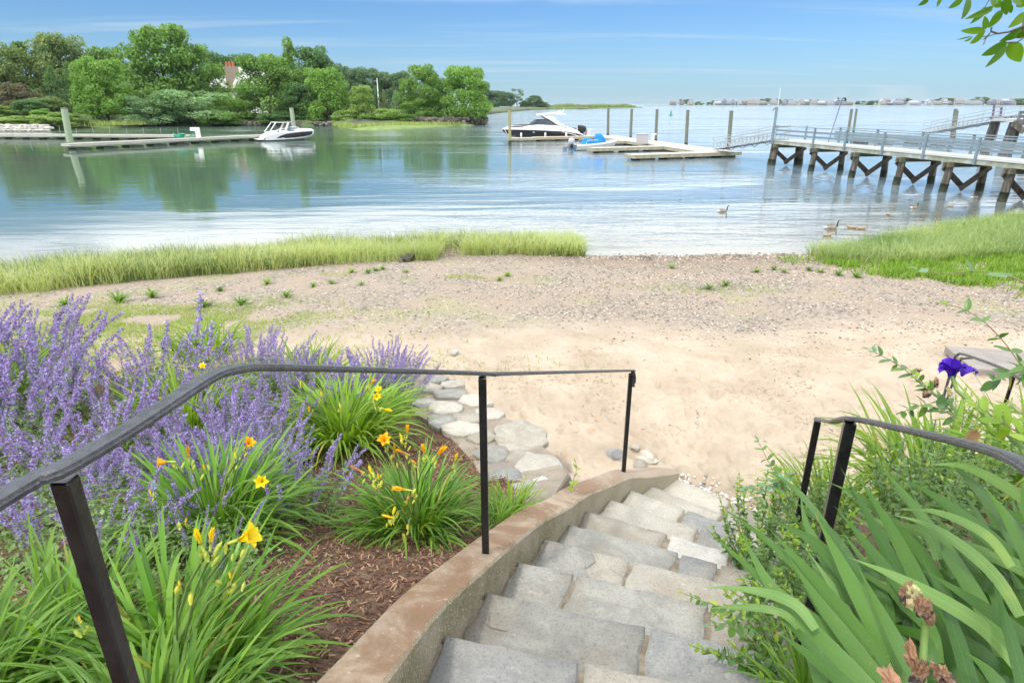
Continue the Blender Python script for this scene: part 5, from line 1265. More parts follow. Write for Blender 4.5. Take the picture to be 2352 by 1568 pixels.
random.seed(11)
RS = [stone_mat('seawall_stone', (.36, .34, .30), (.46, .43, .38), (.30, .27, .23)), stone_mat('seawall_stone_light', (.48, .45, .40), (.55, .52, .46), (.4, .37, .32))]
rk = []
for s_ in range(4):
    bm = bmesh.new(); bmesh.ops.create_icosphere(bm, subdivisions=2, radius=.5)
    for v in bm.verts: v.co *= .8 + .35 * random.random()
    me = bpy.data.meshes.new('stone'); bm.to_mesh(me); bm.free(); me.materials.append(RS[s_ % 2]); rk.append(me)
for row in range(3):
    for k in range(17):
        u = -25 + k * 8.2 + (row % 2) * 4; q = P(min(u, 138), 302 - row * 0, 0); 
        if row > 1 and u > 100: continue
        shard('stone', rk[random.randrange(4)], sw, (q.x + random.uniform(-.2, .2), 112.5 + row * .55 + max(0, u - 110) * .12, .15 + row * .36), (0, 0, random.uniform(0, 6)), (random.uniform(.7, 1.5), .8, random.uniform(.4, .65)))
# house among the trees
hs = thing('house', 'house with pale steep roof and stone chimney among the trees on the left bank', 'house')
hy = 182.; W_ = M('house_white', (.72, .72, .70), rough=.7); RF = M('pale_roof_slates', (.50, .50, .52), (.42, .42, .45), 3, rough=.8)
A0 = PY(478, 152, hy); A1 = PY(575, 152, hy); eave = A0.z - 5.5
m = MB(); m.box(((A0.x + A1.x) / 2 + 2, hy + 5, eave / 2 + 2), (A1.x - A0.x + 4, 10, eave - 4 + 4)); m.build('wall', W_, hs)
m = MB(); x0, x1 = A0.x - .5, A1.x + 5
m.add([(x0, hy - .6, eave), (x1, hy - .6, eave), (x1, hy + 10.6, eave), (x0, hy + 10.6, eave), (x0 + .3, hy + 5, A0.z), (x1 - .3, hy + 5, A0.z)], [(0, 1, 5, 4), (2, 3, 4, 5), (0, 4, 3), (1, 2, 5), (0, 3, 2, 1)]); rf = m.build('roof', RF, hs)
m = MB(); gx = PY(560, 170, hy).x; m.add([(gx - 3, hy - 2.5, eave), (gx + 3, hy - 2.5, eave), (gx, hy - 2.5, eave + 4.6), (gx - 3, hy + 4, eave), (gx + 3, hy + 4, eave), (gx, hy + 4, eave + 4.6)], [(0, 1, 2), (5, 4, 3), (0, 2, 5, 3), (1, 4, 5, 2)]); m.build('gable', W_, hs)
c0_ = PY(523, 190, hy); c1_ = PY(545, 153, hy); m = MB(); m.box(((c0_.x + c1_.x) / 2, hy - .2, (c1_.z + c0_.z) / 2 - 1), (c1_.x - c0_.x, 1.6, c1_.z - c0_.z + 2)); ch = m.build('chimney', M('brown_stonework', (.30, .24, .18), (.20, .16, .13), 3, rough=.9, bump=.5, bscale=5), hs)
for k in range(3):
    m = MB(); x_ = c0_.x + .5 + k * .85; m.tube([(x_, hy - .2, c1_.z), (x_, hy - .2, c1_.z + 1.2)], [.34, .28], 10); m.build('chimney_pot', M('terracotta', (.45, .14, .06), rough=.8), ch)
for k in range(3):
    for zz_ in (4.5, 8):
        m = MB(); m.box((A0.x + 3 + k * 4.5, hy - .04, zz_), (1.2, .1, 1.7)); m.build('window', dark_glass, hs)
q0 = PY(1134, 237, 200.); q1 = PY(1131, 237, 200.)
b_ = PY(1112 - 0, 0, 200)
qa = PY((750 + 1126 / 2.94) / 1.30612, 270 / 1.30612, 200.); qb = PY((750 + 1120 / 2.94) / 1.30612, (690 / 2.94) / 1.30612, 200.)
m = MB(); m.tube([(qa.x, 200, 2), (qb.x, 200, qb.z)], [.22, .13], 7); tag(m.build('flagpole', white_paint), 'thin white mast standing among the distant trees right of the cedars', 'mast')

# ------------------------------------------------------------------ marsh spit on the horizon and the far shore
FTURF = M('far_turf', (.17, .22, .08), (.10, .15, .06), .02, rough=.95, coord='World')
FSAND = M('far_beach', (.30, .29, .26), rough=.95)
def strip(name, pts, h, depth, mat, label):
    V = []
    for (x, y) in pts:
        for o_, z in ((0, -.3), (0, h * .4), (depth * .1, h), (depth, h * 1.1)): V.append((x + x / math.hypot(x, y) * o_, y + o_, z))
    Q = [(i * 4 + k, i * 4 + k + 1, (i + 1) * 4 + k + 1, (i + 1) * 4 + k) for i in range(len(pts) - 1) for k in range(3)]
    o = obj(name, qmesh(name, np.array(V, float), np.array(Q)[:, ::-1], mat, smooth=False)); struct(o, label); return o
ms = [PY(u, 250, d) for u, d in ((1090, 480), (1150, 500), (1250, 520), (1350, 560), (1420, 620), (1475, 700))]
strip('marsh_spit', [(p.x, p.y) for p in ms], .6, 120, FTURF, 'long green marsh spit reaching out from the left')
n = 5200; t = rng.uniform(0, 1, n); u_ = 1235 + 225 * t; d_ = np.interp(u_, [1235, 1350, 1460], [525, 565, 680]) + rng.uniform(6, 60, n)
xs = np.array([PY(a, 250, b).x for a, b in zip(u_, d_)])
hh = np.interp(u_, [1235, 1290, 1440, 1460], [1.5, 3.0, 2.8, 1.0]) * (.75 + .5 * (vn(xs * .08, d_ * .02, 5) + .5))
C = np.column_stack([xs, d_, .6 + rng.uniform(0, 1, n) * hh]); Vq, Qq = leafquads(C, np.tile([0, -.4, .6], (n, 1)), 1.5)
o = obj('marsh_scrub', qmesh('marsh_scrub', Vq, Qq, LM['olive'], attr=np.repeat(rng.uniform(0, .99, n), 4))); stuff(o, 'low green scrub covering the marsh spit on the horizon', 'scrub')
FD = 1150.
fs = [PY(u, 243, FD) for u in range(1480, 2600, 40)]
strip('far_shore', [(p.x, p.y) for p in fs], 1.3, 160, FTURF, 'low far shore lined with houses')
strip('far_beach', [(p.x, p.y - 6) for p in fs], .7, 12, FSAND, 'thin sandy strip below the far houses')
hcol = {'white': (.46, .49, .53), 'pale grey': (.27, .30, .35), 'blue-grey': (.19, .23, .29), 'cream': (.42, .41, .38), 'grey-brown': (.25, .23, .22)}
HM = {k: M('siding_' + k.replace(' ', '_').replace('-', '_'), v, rough=.8) for k, v in hcol.items()}; RM = [M('far_roof_grey', (.20, .21, .23), rough=.9), M('far_roof_brown', (.22, .19, .18), rough=.9), M('far_roof_light', (.34, .35, .38), rough=.9)]
fglass = M('far_window_glass', (.05, .06, .08), rough=.3)
def house_meshes(kind):
    w, h, dpt, rh = {'gabled': (9, 6, 9, 4), 'two-storey': (13, 7, 9, 3), 'low': (15, 4.2, 8, 3)}[kind]
    a = MB().box((0, 0, h / 2), (w, dpt, h))
    r_ = MB()
    if kind == 'gabled':
        a.add([(-w / 2, -dpt / 2 - .0, h), (w / 2, -dpt / 2, h), (0, -dpt / 2, h + rh * .95)], [(0, 1, 2)])
        r_.loft([[(-w / 2 - .4, y, h - .2), (0, y, h + rh), (w / 2 + .4, y, h - .2), (w / 2 + .4, y, h), (0, y, h + rh + .35), (-w / 2 - .4, y, h)] for y in (-dpt / 2 - .5, dpt / 2 + .5)])
    else:
        r_.add([(-w / 2 - .4, -dpt / 2 - .5, h), (w / 2 + .4, -dpt / 2 - .5, h), (w / 2 + .4, dpt / 2 + .5, h), (-w / 2 - .4, dpt / 2 + .5, h), (-w / 2 + 1.5, 0, h + rh), (w / 2 - 1.5, 0, h + rh)], [(0, 1, 5, 4), (2, 3, 4, 5), (0, 4, 3), (1, 2, 5), (0, 3, 2, 1)])
    wins = []
    rows = [1.9, 4.9] if h > 5 else [2.2]
    for z in rows:
        k = int(w / 3)
        for i in range(k): wins.append(((-w / 2 + w * (i + .5) / k), z))
    return a.mesh('wall', None), r_.mesh('roof', None), wins, dpt, h, w
HK = {k: house_meshes(k) for k in ('gabled', 'two-storey', 'low')}; wme = MB().box((0, 0, 0), (1.4, .16, 1.6)).mesh('window', fglass); dme = MB().box((0, 0, 0), (1, 1.6, .18)).mesh('deck', HM['white'])
for k in HK: 
    for me in HK[k][:2]: me.materials.clear(); me.materials.append(None)
LMK = [(1450, 'the piling next right of the skiff'), (1508, 'the piling by the dock cabinet'), (1578, 'the fifth dock piling'), (1676, 'the thick gangway piling'), (1774, 'the tall pier end post'), (1850, 'the wind gauge pole'), (1958, 'the slim twin pilings'), (2192, 'the touching twin pilings'), (2285, 'the dark hoist frame')]
ORD = ['first', 'second', 'third', 'fourth', 'fifth', 'sixth', 'seventh', 'eighth', 'ninth', 'tenth', 'eleventh', 'twelfth']
random.seed(21); cnt = {}
hu = [1552, 1572, 1590, 1655, 1668, 1682, 1694, 1706, 1718, 1730, 1741, 1753, 1764, 1783, 1797, 1809, 1823, 1836, 1848, 1862, 1876, 1892, 1905, 1916, 1930, 1945, 1962, 2038, 2050, 2061, 2073, 2086, 2106, 2118, 2140, 2165, 2182, 2198, 2213, 2228, 2242, 2258, 2274, 2290, 2303, 2318, 2333, 2347]
for u in hu:
    ci = random.choice(list(hcol)) if u < 1990 else random.choice(['white', 'white', 'pale grey', 'cream', 'blue-grey']); kd = random.choice(list(HK))
    s_ = 1.1 if u > 1990 else .9
    mk = max([i for i, (a, b) in enumerate(LMK) if a <= u]); cnt[mk] = cnt.get(mk, 0) + 1
    q = PY(u, 243, FD)
    h_ = thing('house', f'{ci} {kd} far shore house, {ORD[cnt[mk] - 1]} right of {LMK[mk][1]}', 'house', (q.x, FD + 12 + random.uniform(0, 14), 1.2), random.uniform(-.5, .1), 'houses along the far shore')
    h_.scale = (s_ * random.uniform(.85, 1.1),) * 2 + (s_ * random.uniform(.85, 1.15),)
    a, r_, wins, dpt, hh_, ww = HK[kd]
    for nm, me, mt in (('wall', a, HM[ci]), ('roof', r_, random.choice(RM))):
        o = bpy.data.objects.new(nm, me); COL.objects.link(o); o.parent = h_; o.material_slots[0].link = 'OBJECT'; o.material_slots[0].material = mt
    for (x, z) in wins: shard('window', wme, h_, (x, -dpt / 2 - .06, z), (0, 0, 0), 1)
    shard('deck', dme, h_, (0, -dpt / 2 - .9, hh_ * .48), (0, 0, 0), (ww * .8, 1, 1))
cnt = {}
for u, t_, w in ((1574, 229, 22), (1606, 234, 14), (1632, 235, 12), (1643, 232, 14), (1662, 236, 12), (1690, 234, 14), (1722, 236, 14), (1752, 232, 10), (1760, 226, 18), (1788, 228, 12), (1813, 229, 22), (1842, 238, 14), (1868, 229, 20), (1900, 233, 18), (1938, 236, 16), (1978, 233, 16), (1998, 236, 12), (2014, 231, 24), (2030, 234, 16), (2084, 226, 18), (2100, 236, 14), (2128, 233, 14), (2150, 234, 22), (2172, 225, 34), (2200, 236, 18), (2218, 230, 34), (2240, 228, 24), (2258, 223, 26), (2279, 229, 22), (2296, 231, 26), (2312, 228, 24), (2330, 230, 26), (2350, 226, 28)):
    ls = [i for i, (a, b) in enumerate(LMK) if a <= u]; mk = max(ls); cnt[mk] = cnt.get(mk, 0) + 1
    tree(f'small far shore tree, {ORD[cnt[mk] - 1]} one right of {LMK[mk][1]}', u, t_ - 1, w * 1.55, FD + 30 + random.uniform(0, 15), 'far', random.choice(['farg', 'dark', 'farg', 'mid']), zb=1.2, group='trees along the far shore', trunk=False)
for k_, (u, nm, lb) in enumerate(((1689, 'sailboat', 'tiny white sailboat with bare mast moored off the far shore'),)):
    q = PY(u, 243, 1080); t = thing(nm, lb, 'boat', (q.x, 1080, 0)); m = MB(); m.loft([[(-4, -.2, .8), (-4, .2, .8), (-3.6, 0, .2)], [(0, -1.2, .9), (0, 1.2, .9), (0, 0, -.2)], [(4, -1, .9), (4, 1, .9), (4, 0, 0)]]); m.build('hull', white_gel, t); m = MB(); m.tube([(0, 0, .8), (0, 0, 12)], .12, 5); m.build('mast', white_paint, t)

# ------------------------------------------------------------------ marsh grass near us
fx_ = [P(u, v, .15) for u, v in ((-80, 706), (0, 692), (180, 672), (330, 655), (480, 640), (640, 628), (800, 612), (870, 606), (1000, 602), (1012, 588), (1150, 586), (1295, 583), (1310, 582))]
FX = [p.x for p in fx_]; FY_ = [p.y for p in fx_]
BX = [-20, -13.8, -10, -6, -2.6, 0, 1.9, 2.3]; BY = [14.8, 16.9, 18.8, 20.5, 21.2, 21.8, 22.2, 22.0]
def ldens(x, y):
    f = np.interp(x, FX, FY_); b = np.interp(x, BX, BY); k = (y > f + .12 * vn(x * 2, y * 2, 3)) & (y < b + .5 * vn(x * 1.4, y * .7, 8)) & (x < 2.3)
    thin = np.clip((b + .3 - y) / .7, .12, 1); gap = 1 - .9 * ((x > -2.2) & (x < -1.6) & (y < 20.2))
    return k * thin * gap * (.35 + .65 * np.clip(vn(x * 3.2, y * 3.2, 4) * 2.5 + .5, 0, 1))
xy = scatter(34000, -17, 2.3, 12.5, 22.6, ldens); z = np.maximum(beach_zf(xy[:, 0], xy[:, 1]), -.25)
hv = lambda n: rng.uniform(.42, .72, n) * (1 + .5 * vn(xy[:, 0] * .6, xy[:, 1] * .6, 9) + .35 * vn(xy[:, 0] * 2, xy[:, 1] * 2, 19))
tone = np.clip(.25 + .9 * (vn(xy[:, 0] * .35, xy[:, 1] * .6, 14) + .5) * rng.uniform(.3, 1, len(xy)), 0, .999)
o = blades('marsh_grass', xy, z - .02, hv, lambda n: rng.uniform(.010, .022, n), GR1, lean=.38, droop=1.25, attr=tone); stuff(o, 'band of tall marsh grass along the left water edge', 'grass')
fr = [P(u, v, .2) for u, v in ((1868, 588), (1880, 594), (1930, 600), (2010, 606), (2110, 607), (2200, 606), (2300, 600), (2480, 592))]
GX = [9.4] + [p.x for p in fr[1:]]; GY = [p.y for p in fr]
BX2 = [9.4, 10.2, 11.1, 13.4, 16, 18.7, 21.6, 25, 30]; BY2 = [19.4, 19.9, 20.2, 21.7, 23.3, 24.7, 26.1, 27.6, 30]
def rdens(x, y):
    f = np.interp(x, GX, GY); b = np.interp(x, BX2, BY2); return ((y > f) & (y < b + .5 * vn(x * 1.4, y * .9, 8)) & (x > 9.3)) * np.clip((b + .3 - y) / .8, .15, 1) * (.35 + .65 * np.clip(vn(x * 3., y * 3., 24) * 2.5 + .5, 0, 1))
xy = scatter(46000, 9.3, 27, 14, 29, rdens); z = np.maximum(beach_zf(xy[:, 0], xy[:, 1]), -.2)
tone = np.clip(.2 + (vn(xy[:, 0] * .5, xy[:, 1] * .5, 15) + .5) * rng.uniform(.3, 1, len(xy)), 0, .999)
o = blades('marsh_grass', xy, z - .02, lambda n: rng.uniform(.38, .68, n), lambda n: rng.uniform(.011, .024, n), GR2, lean=.38, droop=1.3, attr=tone, wind=(-.12, -.1)); stuff(o, 'tall pale green marsh grass on the right below the pier', 'grass')
def bdens(x, y):
    f = np.interp(x, [8.0, 9, 9.9, 11.3, 14, 22], [17.6, 16.2, 14.6, 13.2, 12.2, 11.5]); b = np.interp(x, GX, GY) + .1
    edge = np.clip((y - f - 1.2 * vn(x * .9, y * .9, 33)) / 1.6, 0, 1)
    return (y < b) * edge * (.18 + .82 * (vn(x * 2.2, y * 2.2, 34) > -.02))
xy = scatter(26000, 8.0, 22, 11.5, 19, bdens); z = beach_zf(xy[:, 0], xy[:, 1])
o = blades('low_marsh_plants', xy, z - .01, lambda n: rng.uniform(.10, .26, n), lambda n: rng.uniform(.02, .04, n), GRB, lean=.5, droop=.4, seg=2); stuff(o, 'carpet of bright green fleshy plants in front of the right marsh grass', 'plants')
def lowd(x, y):
    a = np.exp(-((x + 6.6) / 2.6) ** 2 - ((y - 10.9) / 1.5) ** 2) + .8 * np.exp(-((x + 6.5) / 4) ** 2 - ((y - 8.6) / .9) ** 2); b = .45 * np.exp(-((x + 1.2) / 1.6) ** 2 - ((y - 15.2) / .3) ** 2); c = .5 * np.exp(-((x + 9) / 2.0) ** 2 - ((y - 12.0) / 1.2) ** 2)
    e = .30 * np.exp(-((x - 4.6) / 1.3) ** 2 - ((y - 14.3) / .5) ** 2) + .3 * np.exp(-((x + 4.5) / 1.) ** 2 - ((y - 15.6) / .3) ** 2)
    return (a + b + c + e) * (vn(x * 1.5, y * 1.5, 44) > -.15)
xy = scatter(22000, -14, 7, 7.6, 16.5, lowd); z = beach_zf(xy[:, 0], xy[:, 1])
o = blades('beach_turf', xy, z - .005, lambda n: rng.uniform(.03, .10, n), lambda n: rng.uniform(.008, .016, n), leafmat('thin_turf', (.20, .28, .05), (.34, .40, .12), .4), lean=.7, droop=.5, seg=2); stuff(o, 'thin yellow green turf growing over the sand', 'grass')
# single plants rooted in the gravel
SLEAF = leafmat('seaside_leaf', (.08, .17, .02), (.20, .32, .05), .35)
def shore_plant_mesh(seed):
    r_ = np.random.default_rng(seed); m = MB(); at = []
    for k in range(22):
        a = r_.uniform(0, 6.28); l = r_.uniform(.6, 1.1); el = r_.uniform(.5, 1.4); w = r_.uniform(.10, .17); d = np.array([math.cos(a) * math.cos(el), math.sin(a) * math.cos(el), math.sin(el)]); s = np.array([-math.sin(a), math.cos(a), 0])
        c = [d * l * t + np.array([0, 0, -.35 * l * t * t]) + np.array([math.cos(a), math.sin(a), 0]) * l * .25 * t * t for t in (0, .35, .7, 1)]; ww = [.3, 1, .8, .05]
        m.add([c[i] + s * w * ww[i] * q * .5 for i in range(4) for q in (-1, 1)], [(2 * i, 2 * i + 1, 2 * i + 3, 2 * i + 2) for i in range(3)])
    return m.mesh('leaves', SLEAF)
SP_ = [shore_plant_mesh(s) for s in (1, 2, 3)]
PL_ = [(1147, 644, .22, 'small leafy plant, left of the close pair in the gravel centre'), (1166, 634, .26, 'leafy plant, right of the close pair in the gravel centre'), (1541, 616, .26, 'lone leafy plant nearest the water below the dock fingers'), (1628, 664, .28, 'leafy plant, left of the pair on the dark gravel'), (1667, 656, .28, 'leafy plant, right of the pair on the dark gravel'),
       (1739, 626, .26, 'leafy plant in the gravel, first of the row leading to the marsh grass'), (1778, 620, .24, 'leafy plant in the gravel, second of the row leading to the marsh grass'), (1800, 626, .24, 'leafy plant in the gravel, third of the row leading to the marsh grass'), (1858, 622, .26, 'leafy plant in the gravel, fourth of the row leading to the marsh grass'), (1884, 626, .24, 'leafy plant in the gravel, fifth of the row leading to the marsh grass'), (1925, 632, .3, 'leafy plant in the gravel, last of the row before the green carpet'), (1968, 638, .34, 'large leafy tuft at the tip of the green carpet'),
       (845, 628, .26, 'small plant behind the marsh grass foot, leftmost of three'), (862, 622, .24, 'small plant behind the marsh grass foot, middle of three'), (879, 618, .24, 'small plant behind the marsh grass foot, rightmost of three'), (808, 626, .26, 'small plant close to the dark wet rock'), (614, 652, .30, 'tuft at the front foot of the left marsh grass'), (762, 652, .22, 'small plant alone on sand left of the gravel centre'), (830, 655, .20, 'sparse plant alone below the trio of plants'), (506, 668, .26, 'pale small plant beyond the lone tall catmint spike'),
       (272, 694, .46, 'broad leafed plant by the left marsh grass, left one'), (350, 684, .42, 'broad leafed plant by the left marsh grass, right one'), (470, 706, .40, 'yellowish plant on the thin turf'), (552, 700, .34, 'leafy plant just behind the catmint, left of two'), (658, 682, .30, 'leafy plant just behind the catmint, right of two'), (720, 658, .22, 'small plant between the catmint tips and marsh grass'), (150, 700, .40, 'leafy plant close behind the tallest catmint'), (932, 626, .18, 'tiny plant right of the dark wet rock')]
for i, (u, v, s_, lb) in enumerate(PL_):
    p = onbeach(u, v); t = thing('beach_plant', lb, 'plant', p, random.uniform(0, 6), 'small plants on the gravel'); o = shard('foliage', SP_[i % 3], t, (0, 0, -.01), (0, 0, 0), s_ * .9)

# ------------------------------------------------------------------ leaf shapes for the near plants
def strap_mesh(name, mat, droop, width=.03, seg=9, rise=1.0, fold=.25, twist=0., tipw=.03):
    """arching strap leaf of length about 1 growing up (+z) and bending to +x"""
    V = []; ang = 0.; p = np.array([0., 0., 0.]); pts = []
    for k in range(seg + 1):
        t = k / seg; th = math.pi / 2 - droop * (t ** 1.35); pts.append(p.copy()); p = p + np.array([math.cos(th), 0, math.sin(th)]) / seg
    for k, q in enumerate(pts):
        t = k / seg; w = width * (.75 + .5 * math.sin(min(1, t * 1.5) * math.pi / 2)) * (1 - t ** 3.2) * .5 + width * tipw * (1 - t)
        th = math.pi / 2 - droop * (t ** 1.35); nrm = np.array([-math.sin(th), 0, math.cos(th)]); g = twist * t; s = np.array([0, math.cos(g), 0]) + nrm * math.sin(g)
        V += [q - s * w + nrm * w * fold, q, q + s * w + nrm * w * fold]
    F = []
    for k in range(seg): F += [(3 * k, 3 * k + 1, 3 * k + 4, 3 * k + 3), (3 * k + 1, 3 * k + 2, 3 * k + 5, 3 * k + 4)]
    me = bpy.data.meshes.new(name); me.from_pydata([tuple(v) for v in V], [], F); me.materials.append(mat); me.polygons.foreach_set('use_smooth', [True] * len(F)); a_ = me.attributes.new('ac', 'FLOAT', 'POINT'); a_.data.foreach_set('value', [(-1., 0., 1.)[i % 3] for i in range(len(V))]); me.update(); return me
DAY = leafmat('daylily_leaf', (.06, .15, .012), (.20, .35, .035), .34, rough=.38, spec=.45, c3=(.38, .32, .06), p3=.975, veins=True)
DAYB = leafmat('daylily_leaf_light', (.12, .22, .02), (.26, .38, .05), .38, rough=.45, spec=.4, c3=(.42, .36, .06), p3=.97, veins=True)
DAYM = {}
WK = .74
for nm, mt in (('d', DAY), ('b', DAYB)): DAYM[nm] = [strap_mesh('leaf', mt, d, w * WK, twist=tw_) for d, w, tw_ in ((.9, .040, .1), (1.4, .038, -.2), (1.9, .036, .3), (2.3, .034, -.3), (2.7, .032, .2), (1.6, .042, .5), (2.1, .030, -.6), (.6, .036, .1))]
PET = leafmat('daylily_petal', (.80, .42, .012), (.85, .52, .02), .35, rough=.5, tcol=(1.1, 1.0, .6)); PETY = leafmat('yellow_petal', (.85, .66, .015), (.88, .72, .03), .35, rough=.5, tcol=(1.1, 1.0, .6))
WILT = leafmat('wilted_petal', (.55, .28, .10), (.62, .36, .16), .3, rough=.7); STEM = M('flower_stem', (.13, .22, .05), (.18, .26, .07), 10, rough=.6); BUD = M('green_bud', (.28, .36, .05), (.45, .45, .05), 8, rough=.6)
def petal_mesh(mat, w, curl, ruff=.03, flare=.9):
    V = []; F = []; n = 7; mcol = 5
    for i in range(n + 1):
        t = i / n; th = math.pi / 2 - flare * t ** 1.2 - curl * max(0, t - .55) ** 1.5 * 4
        if i == 0: p = np.array([0., 0, 0]); pts = [p]
        else: pts.append(pts[-1] + np.array([math.cos(th), 0, math.sin(th)]) / n)
    for i, p in enumerate(pts):
        t = i / n; ww = w * (.16 + .84 * math.sin(math.pi * min(1, t * 1.05) ** 1.25)) * (1 if t < .98 else .25)
        for k in range(mcol):
            s = (k / (mcol - 1) - .5) * 2; V.append((p[0] - abs(s) * .03 + ruff * math.sin(t * 19 + s * 3) * abs(s) * t, s * ww * .5, p[2] + abs(s) ** 2 * ww * .22))
    for i in range(n):
        for k in range(mcol - 1): F.append((i * mcol + k, i * mcol + k + 1, (i + 1) * mcol + k + 1, (i + 1) * mcol + k))
    me = bpy.data.meshes.new('petal'); me.from_pydata(V, [], F); me.materials.append(mat); me.polygons.foreach_set('use_smooth', [True] * len(F)); me.update(); return me
PM = {('o', 0): petal_mesh(PET, .42, .5), ('o', 1): petal_mesh(PETY, .42, .5), ('t', 0): petal_mesh(PET, .34, .1, flare=.35), ('t', 1): petal_mesh(PETY, .30, .0, flare=.22), ('w', 0): petal_mesh(WILT, .22, -.6, .08, flare=.25), ('w', 1): petal_mesh(PET, .22, -.5, .08, flare=.2)}
def flower(parent, p, axis, size, kind='o', col=0):
    """one bloom: six petals round a short throat, opening along axis"""
    f = bpy.data.objects.new('flower', None); COL.objects.link(f); f.parent = parent; f.location = Vector(p) - parent.location
    q = Vector(axis).to_track_quat('Z', 'Y'); f.rotation_euler = (q.to_matrix() @ Matrix.Rotation(random.uniform(0, 6), 3, 'Z')).to_euler()
    for k in range(6 if kind != 't' else 5):
        shard('petal', PM[(kind, col)], f, (0, 0, 0), (0, random.uniform(-.08, .08), k * math.pi * 2 / (6 if kind != 't' else 5) + random.uniform(-.1, .1)), size * (1 if k % 2 else .93))
    m = MB(); m.tube([(0, 0, -size * .45), (0, 0, 0), (0, 0, size * .15)], [size * .05, size * .07, size * .12], 7); o = m.build('throat', BUD if kind != 'w' else WILT, f, smooth=True)
    if kind == 'o':
        m = MB()
        for k in range(4): m.tube([(0, 0, size * .1), (size * .12 * math.cos(k * 1.6), size * .12 * math.sin(k * 1.6), size * .5)], size * .012, 4)
        m.build('stamens', PET, f)
    return f
def bud_cluster(parent, p, n=5, s=.03):
    for k in range(n):
        d = Vector((random.uniform(-.8, .8), random.uniform(-.8, .8), 1)).normalized(); c = Vector(p) + Vector((random.uniform(-.02, .02), random.uniform(-.02, .02), random.uniform(-.03, .02)))
        m = MB(); L = s * random.uniform(.6, 1.3); m.tube([c, c + d * L * .3, c + d * L * .7, c + d * L], [L * .08, L * .2, L * .18, L * .03], 6)
        o = m.build('bud', BUD, parent, smooth=True); o.location = -parent.location
def scape(parent, a, b, r=.0035):
    a = Vector(a); b = Vector(b); m_ = MB(); c = (a + b) / 2 + Vector(((b - a).x * -.12, (b - a).y * -.12, .03)); m_.tube([a, a * .3 + c * .7, c * .5 + b * .5 + Vector((0, 0, .01)), b], [r * 1.2, r * 1.1, r, r * .8], 6)
    o = m_.build('flower_stem', STEM, parent, smooth=True); o.location = -parent.location
def daylily(label, base, n, L, spread=1., kind='d', flowers=(), amin=0, amax=6.283, rad=.10, name='daylily', cat='daylily', group=None):
    t = thing(name, label, cat, base, 0, group)
    for k in range(int(n * 1.9)):
        a = random.uniform(amin, amax); r_ = rad * math.sqrt(random.random()); me = random.choice(DAYM[kind]); l = L * random.uniform(.6, 1.12)
        tilt = random.gauss(.12, .16) * spread + .35 * r_ / rad * spread
        o = shard('leaf', me, t, (r_ * math.cos(a), r_ * math.sin(a), -.03), (0, 0, 0), (l, l * random.uniform(.8, 1.35), l))
        o.rotation_euler = (Matrix.Rotation(a + random.uniform(-.5, .5), 3, 'Z') @ Matrix.Rotation(tilt, 3, 'Y') @ Matrix.Rotation(random.uniform(-.3, .3), 3, 'Z')).to_euler()
    for (u, v, ax, kd, cl, sz, ax_dir) in flowers:
        p = PD(u, v, ax); b = Vector(base) + Vector((random.uniform(-.05, .05), random.uniform(-.05, .05), 0))
        d = Vector(ax_dir).normalized(); e = p - d * sz * .45
        scape(t, b, e - Vector((0, 0, .02))); bud_cluster(t, e - Vector((0, 0, .03)), random.randint(2, 5))
        if kd == 'bud':
            m = MB(); m.tube([e, e + d * sz * .3, e + d * sz * .75, e + d * sz], [sz * .05, sz * .13, sz * .12, sz * .02], 8); o = m.build('bud', PET if cl == 0 else PETY, t, smooth=True); o.location = -t.location
        else: flower(t, p, d, sz * 1.2, kd, cl)
    cap300(t); return t
def cap300(t, keep=300):
    ls = [c for c in t.children if c.name.split('.')[0] == 'leaf']
    if len(ls) <= keep: return
    T = Matrix.Translation(t.location)
    def dist(c): return ((t.location + c.location) - Vector((0, 0, H))).length
    ls.sort(key=dist); ex = ls[keep:]; V = []; F = []; MI = []; A = []; mats = []
    for c in ex:
        mw = Matrix.LocRotScale(c.location, c.rotation_euler, c.scale); me = c.data; b = len(V); m0 = me.materials[0]
        if m0 not in mats: mats.append(m0)
        r0 = random.random(); V += [tuple(mw @ v.co) for v in me.vertices]; F += [tuple(b + i for i in p.vertices) for p in me.polygons]; MI += [mats.index(m0)] * len(me.polygons); A += [r0 * .99] * len(me.vertices)
    bpy.data.batch_remove(ex)
    o = obj('foliage', qmesh('foliage', np.array(V), np.array(F), mats=mats, mi=MI, attr=np.array(A), smooth=True), t); o['kind'] = 'stuff'
def bedp(u, v):
    z = 2.
    for _ in range(8): p = P(u, v, z); z = float(bed_zf(np.array([p.x]), np.array([p.y]))[0])
    return Vector((p.x, p.y, z))
random.seed(3)
daylily('big daylily clump in the bottom left corner with a bright yellow bloom', (-1.13, 1.53, 2.66), 200, .54, 1.35, 'd', [(545, 1240, 1.62, 'o', 1, .060, (.75, -.1, .35)), (484, 1247, 1.60, 't', 1, .045, (.25, 0, 1)), (462, 1250, 1.60, 't', 1, .042, (-.15, 0, 1)), (528, 1320, 1.5, 'bud', 1, .02, (0, 0, 1)), (412, 1340, 1.5, 'bud', 1, .02, (0, 0, 1))], rad=.20)
daylily('daylily leaves without flowers behind the nearest black rail post', (-1.62, 1.70, 2.66), 130, .46, 1.35, 'd', [(182, 1420, 1.5, 'bud', 1, .02, (0, 0, 1))], rad=.2)
daylily('daylily leaves cut off by the left edge below the rail', (-1.70, 1.30, 2.74), 120, .48, 1.35, 'd', rad=.2)
daylily('daylily leaves along the bottom edge in front of the mulch', (-.98, 1.18, 2.78), 110, .46, 1.3, 'd', rad=.14)
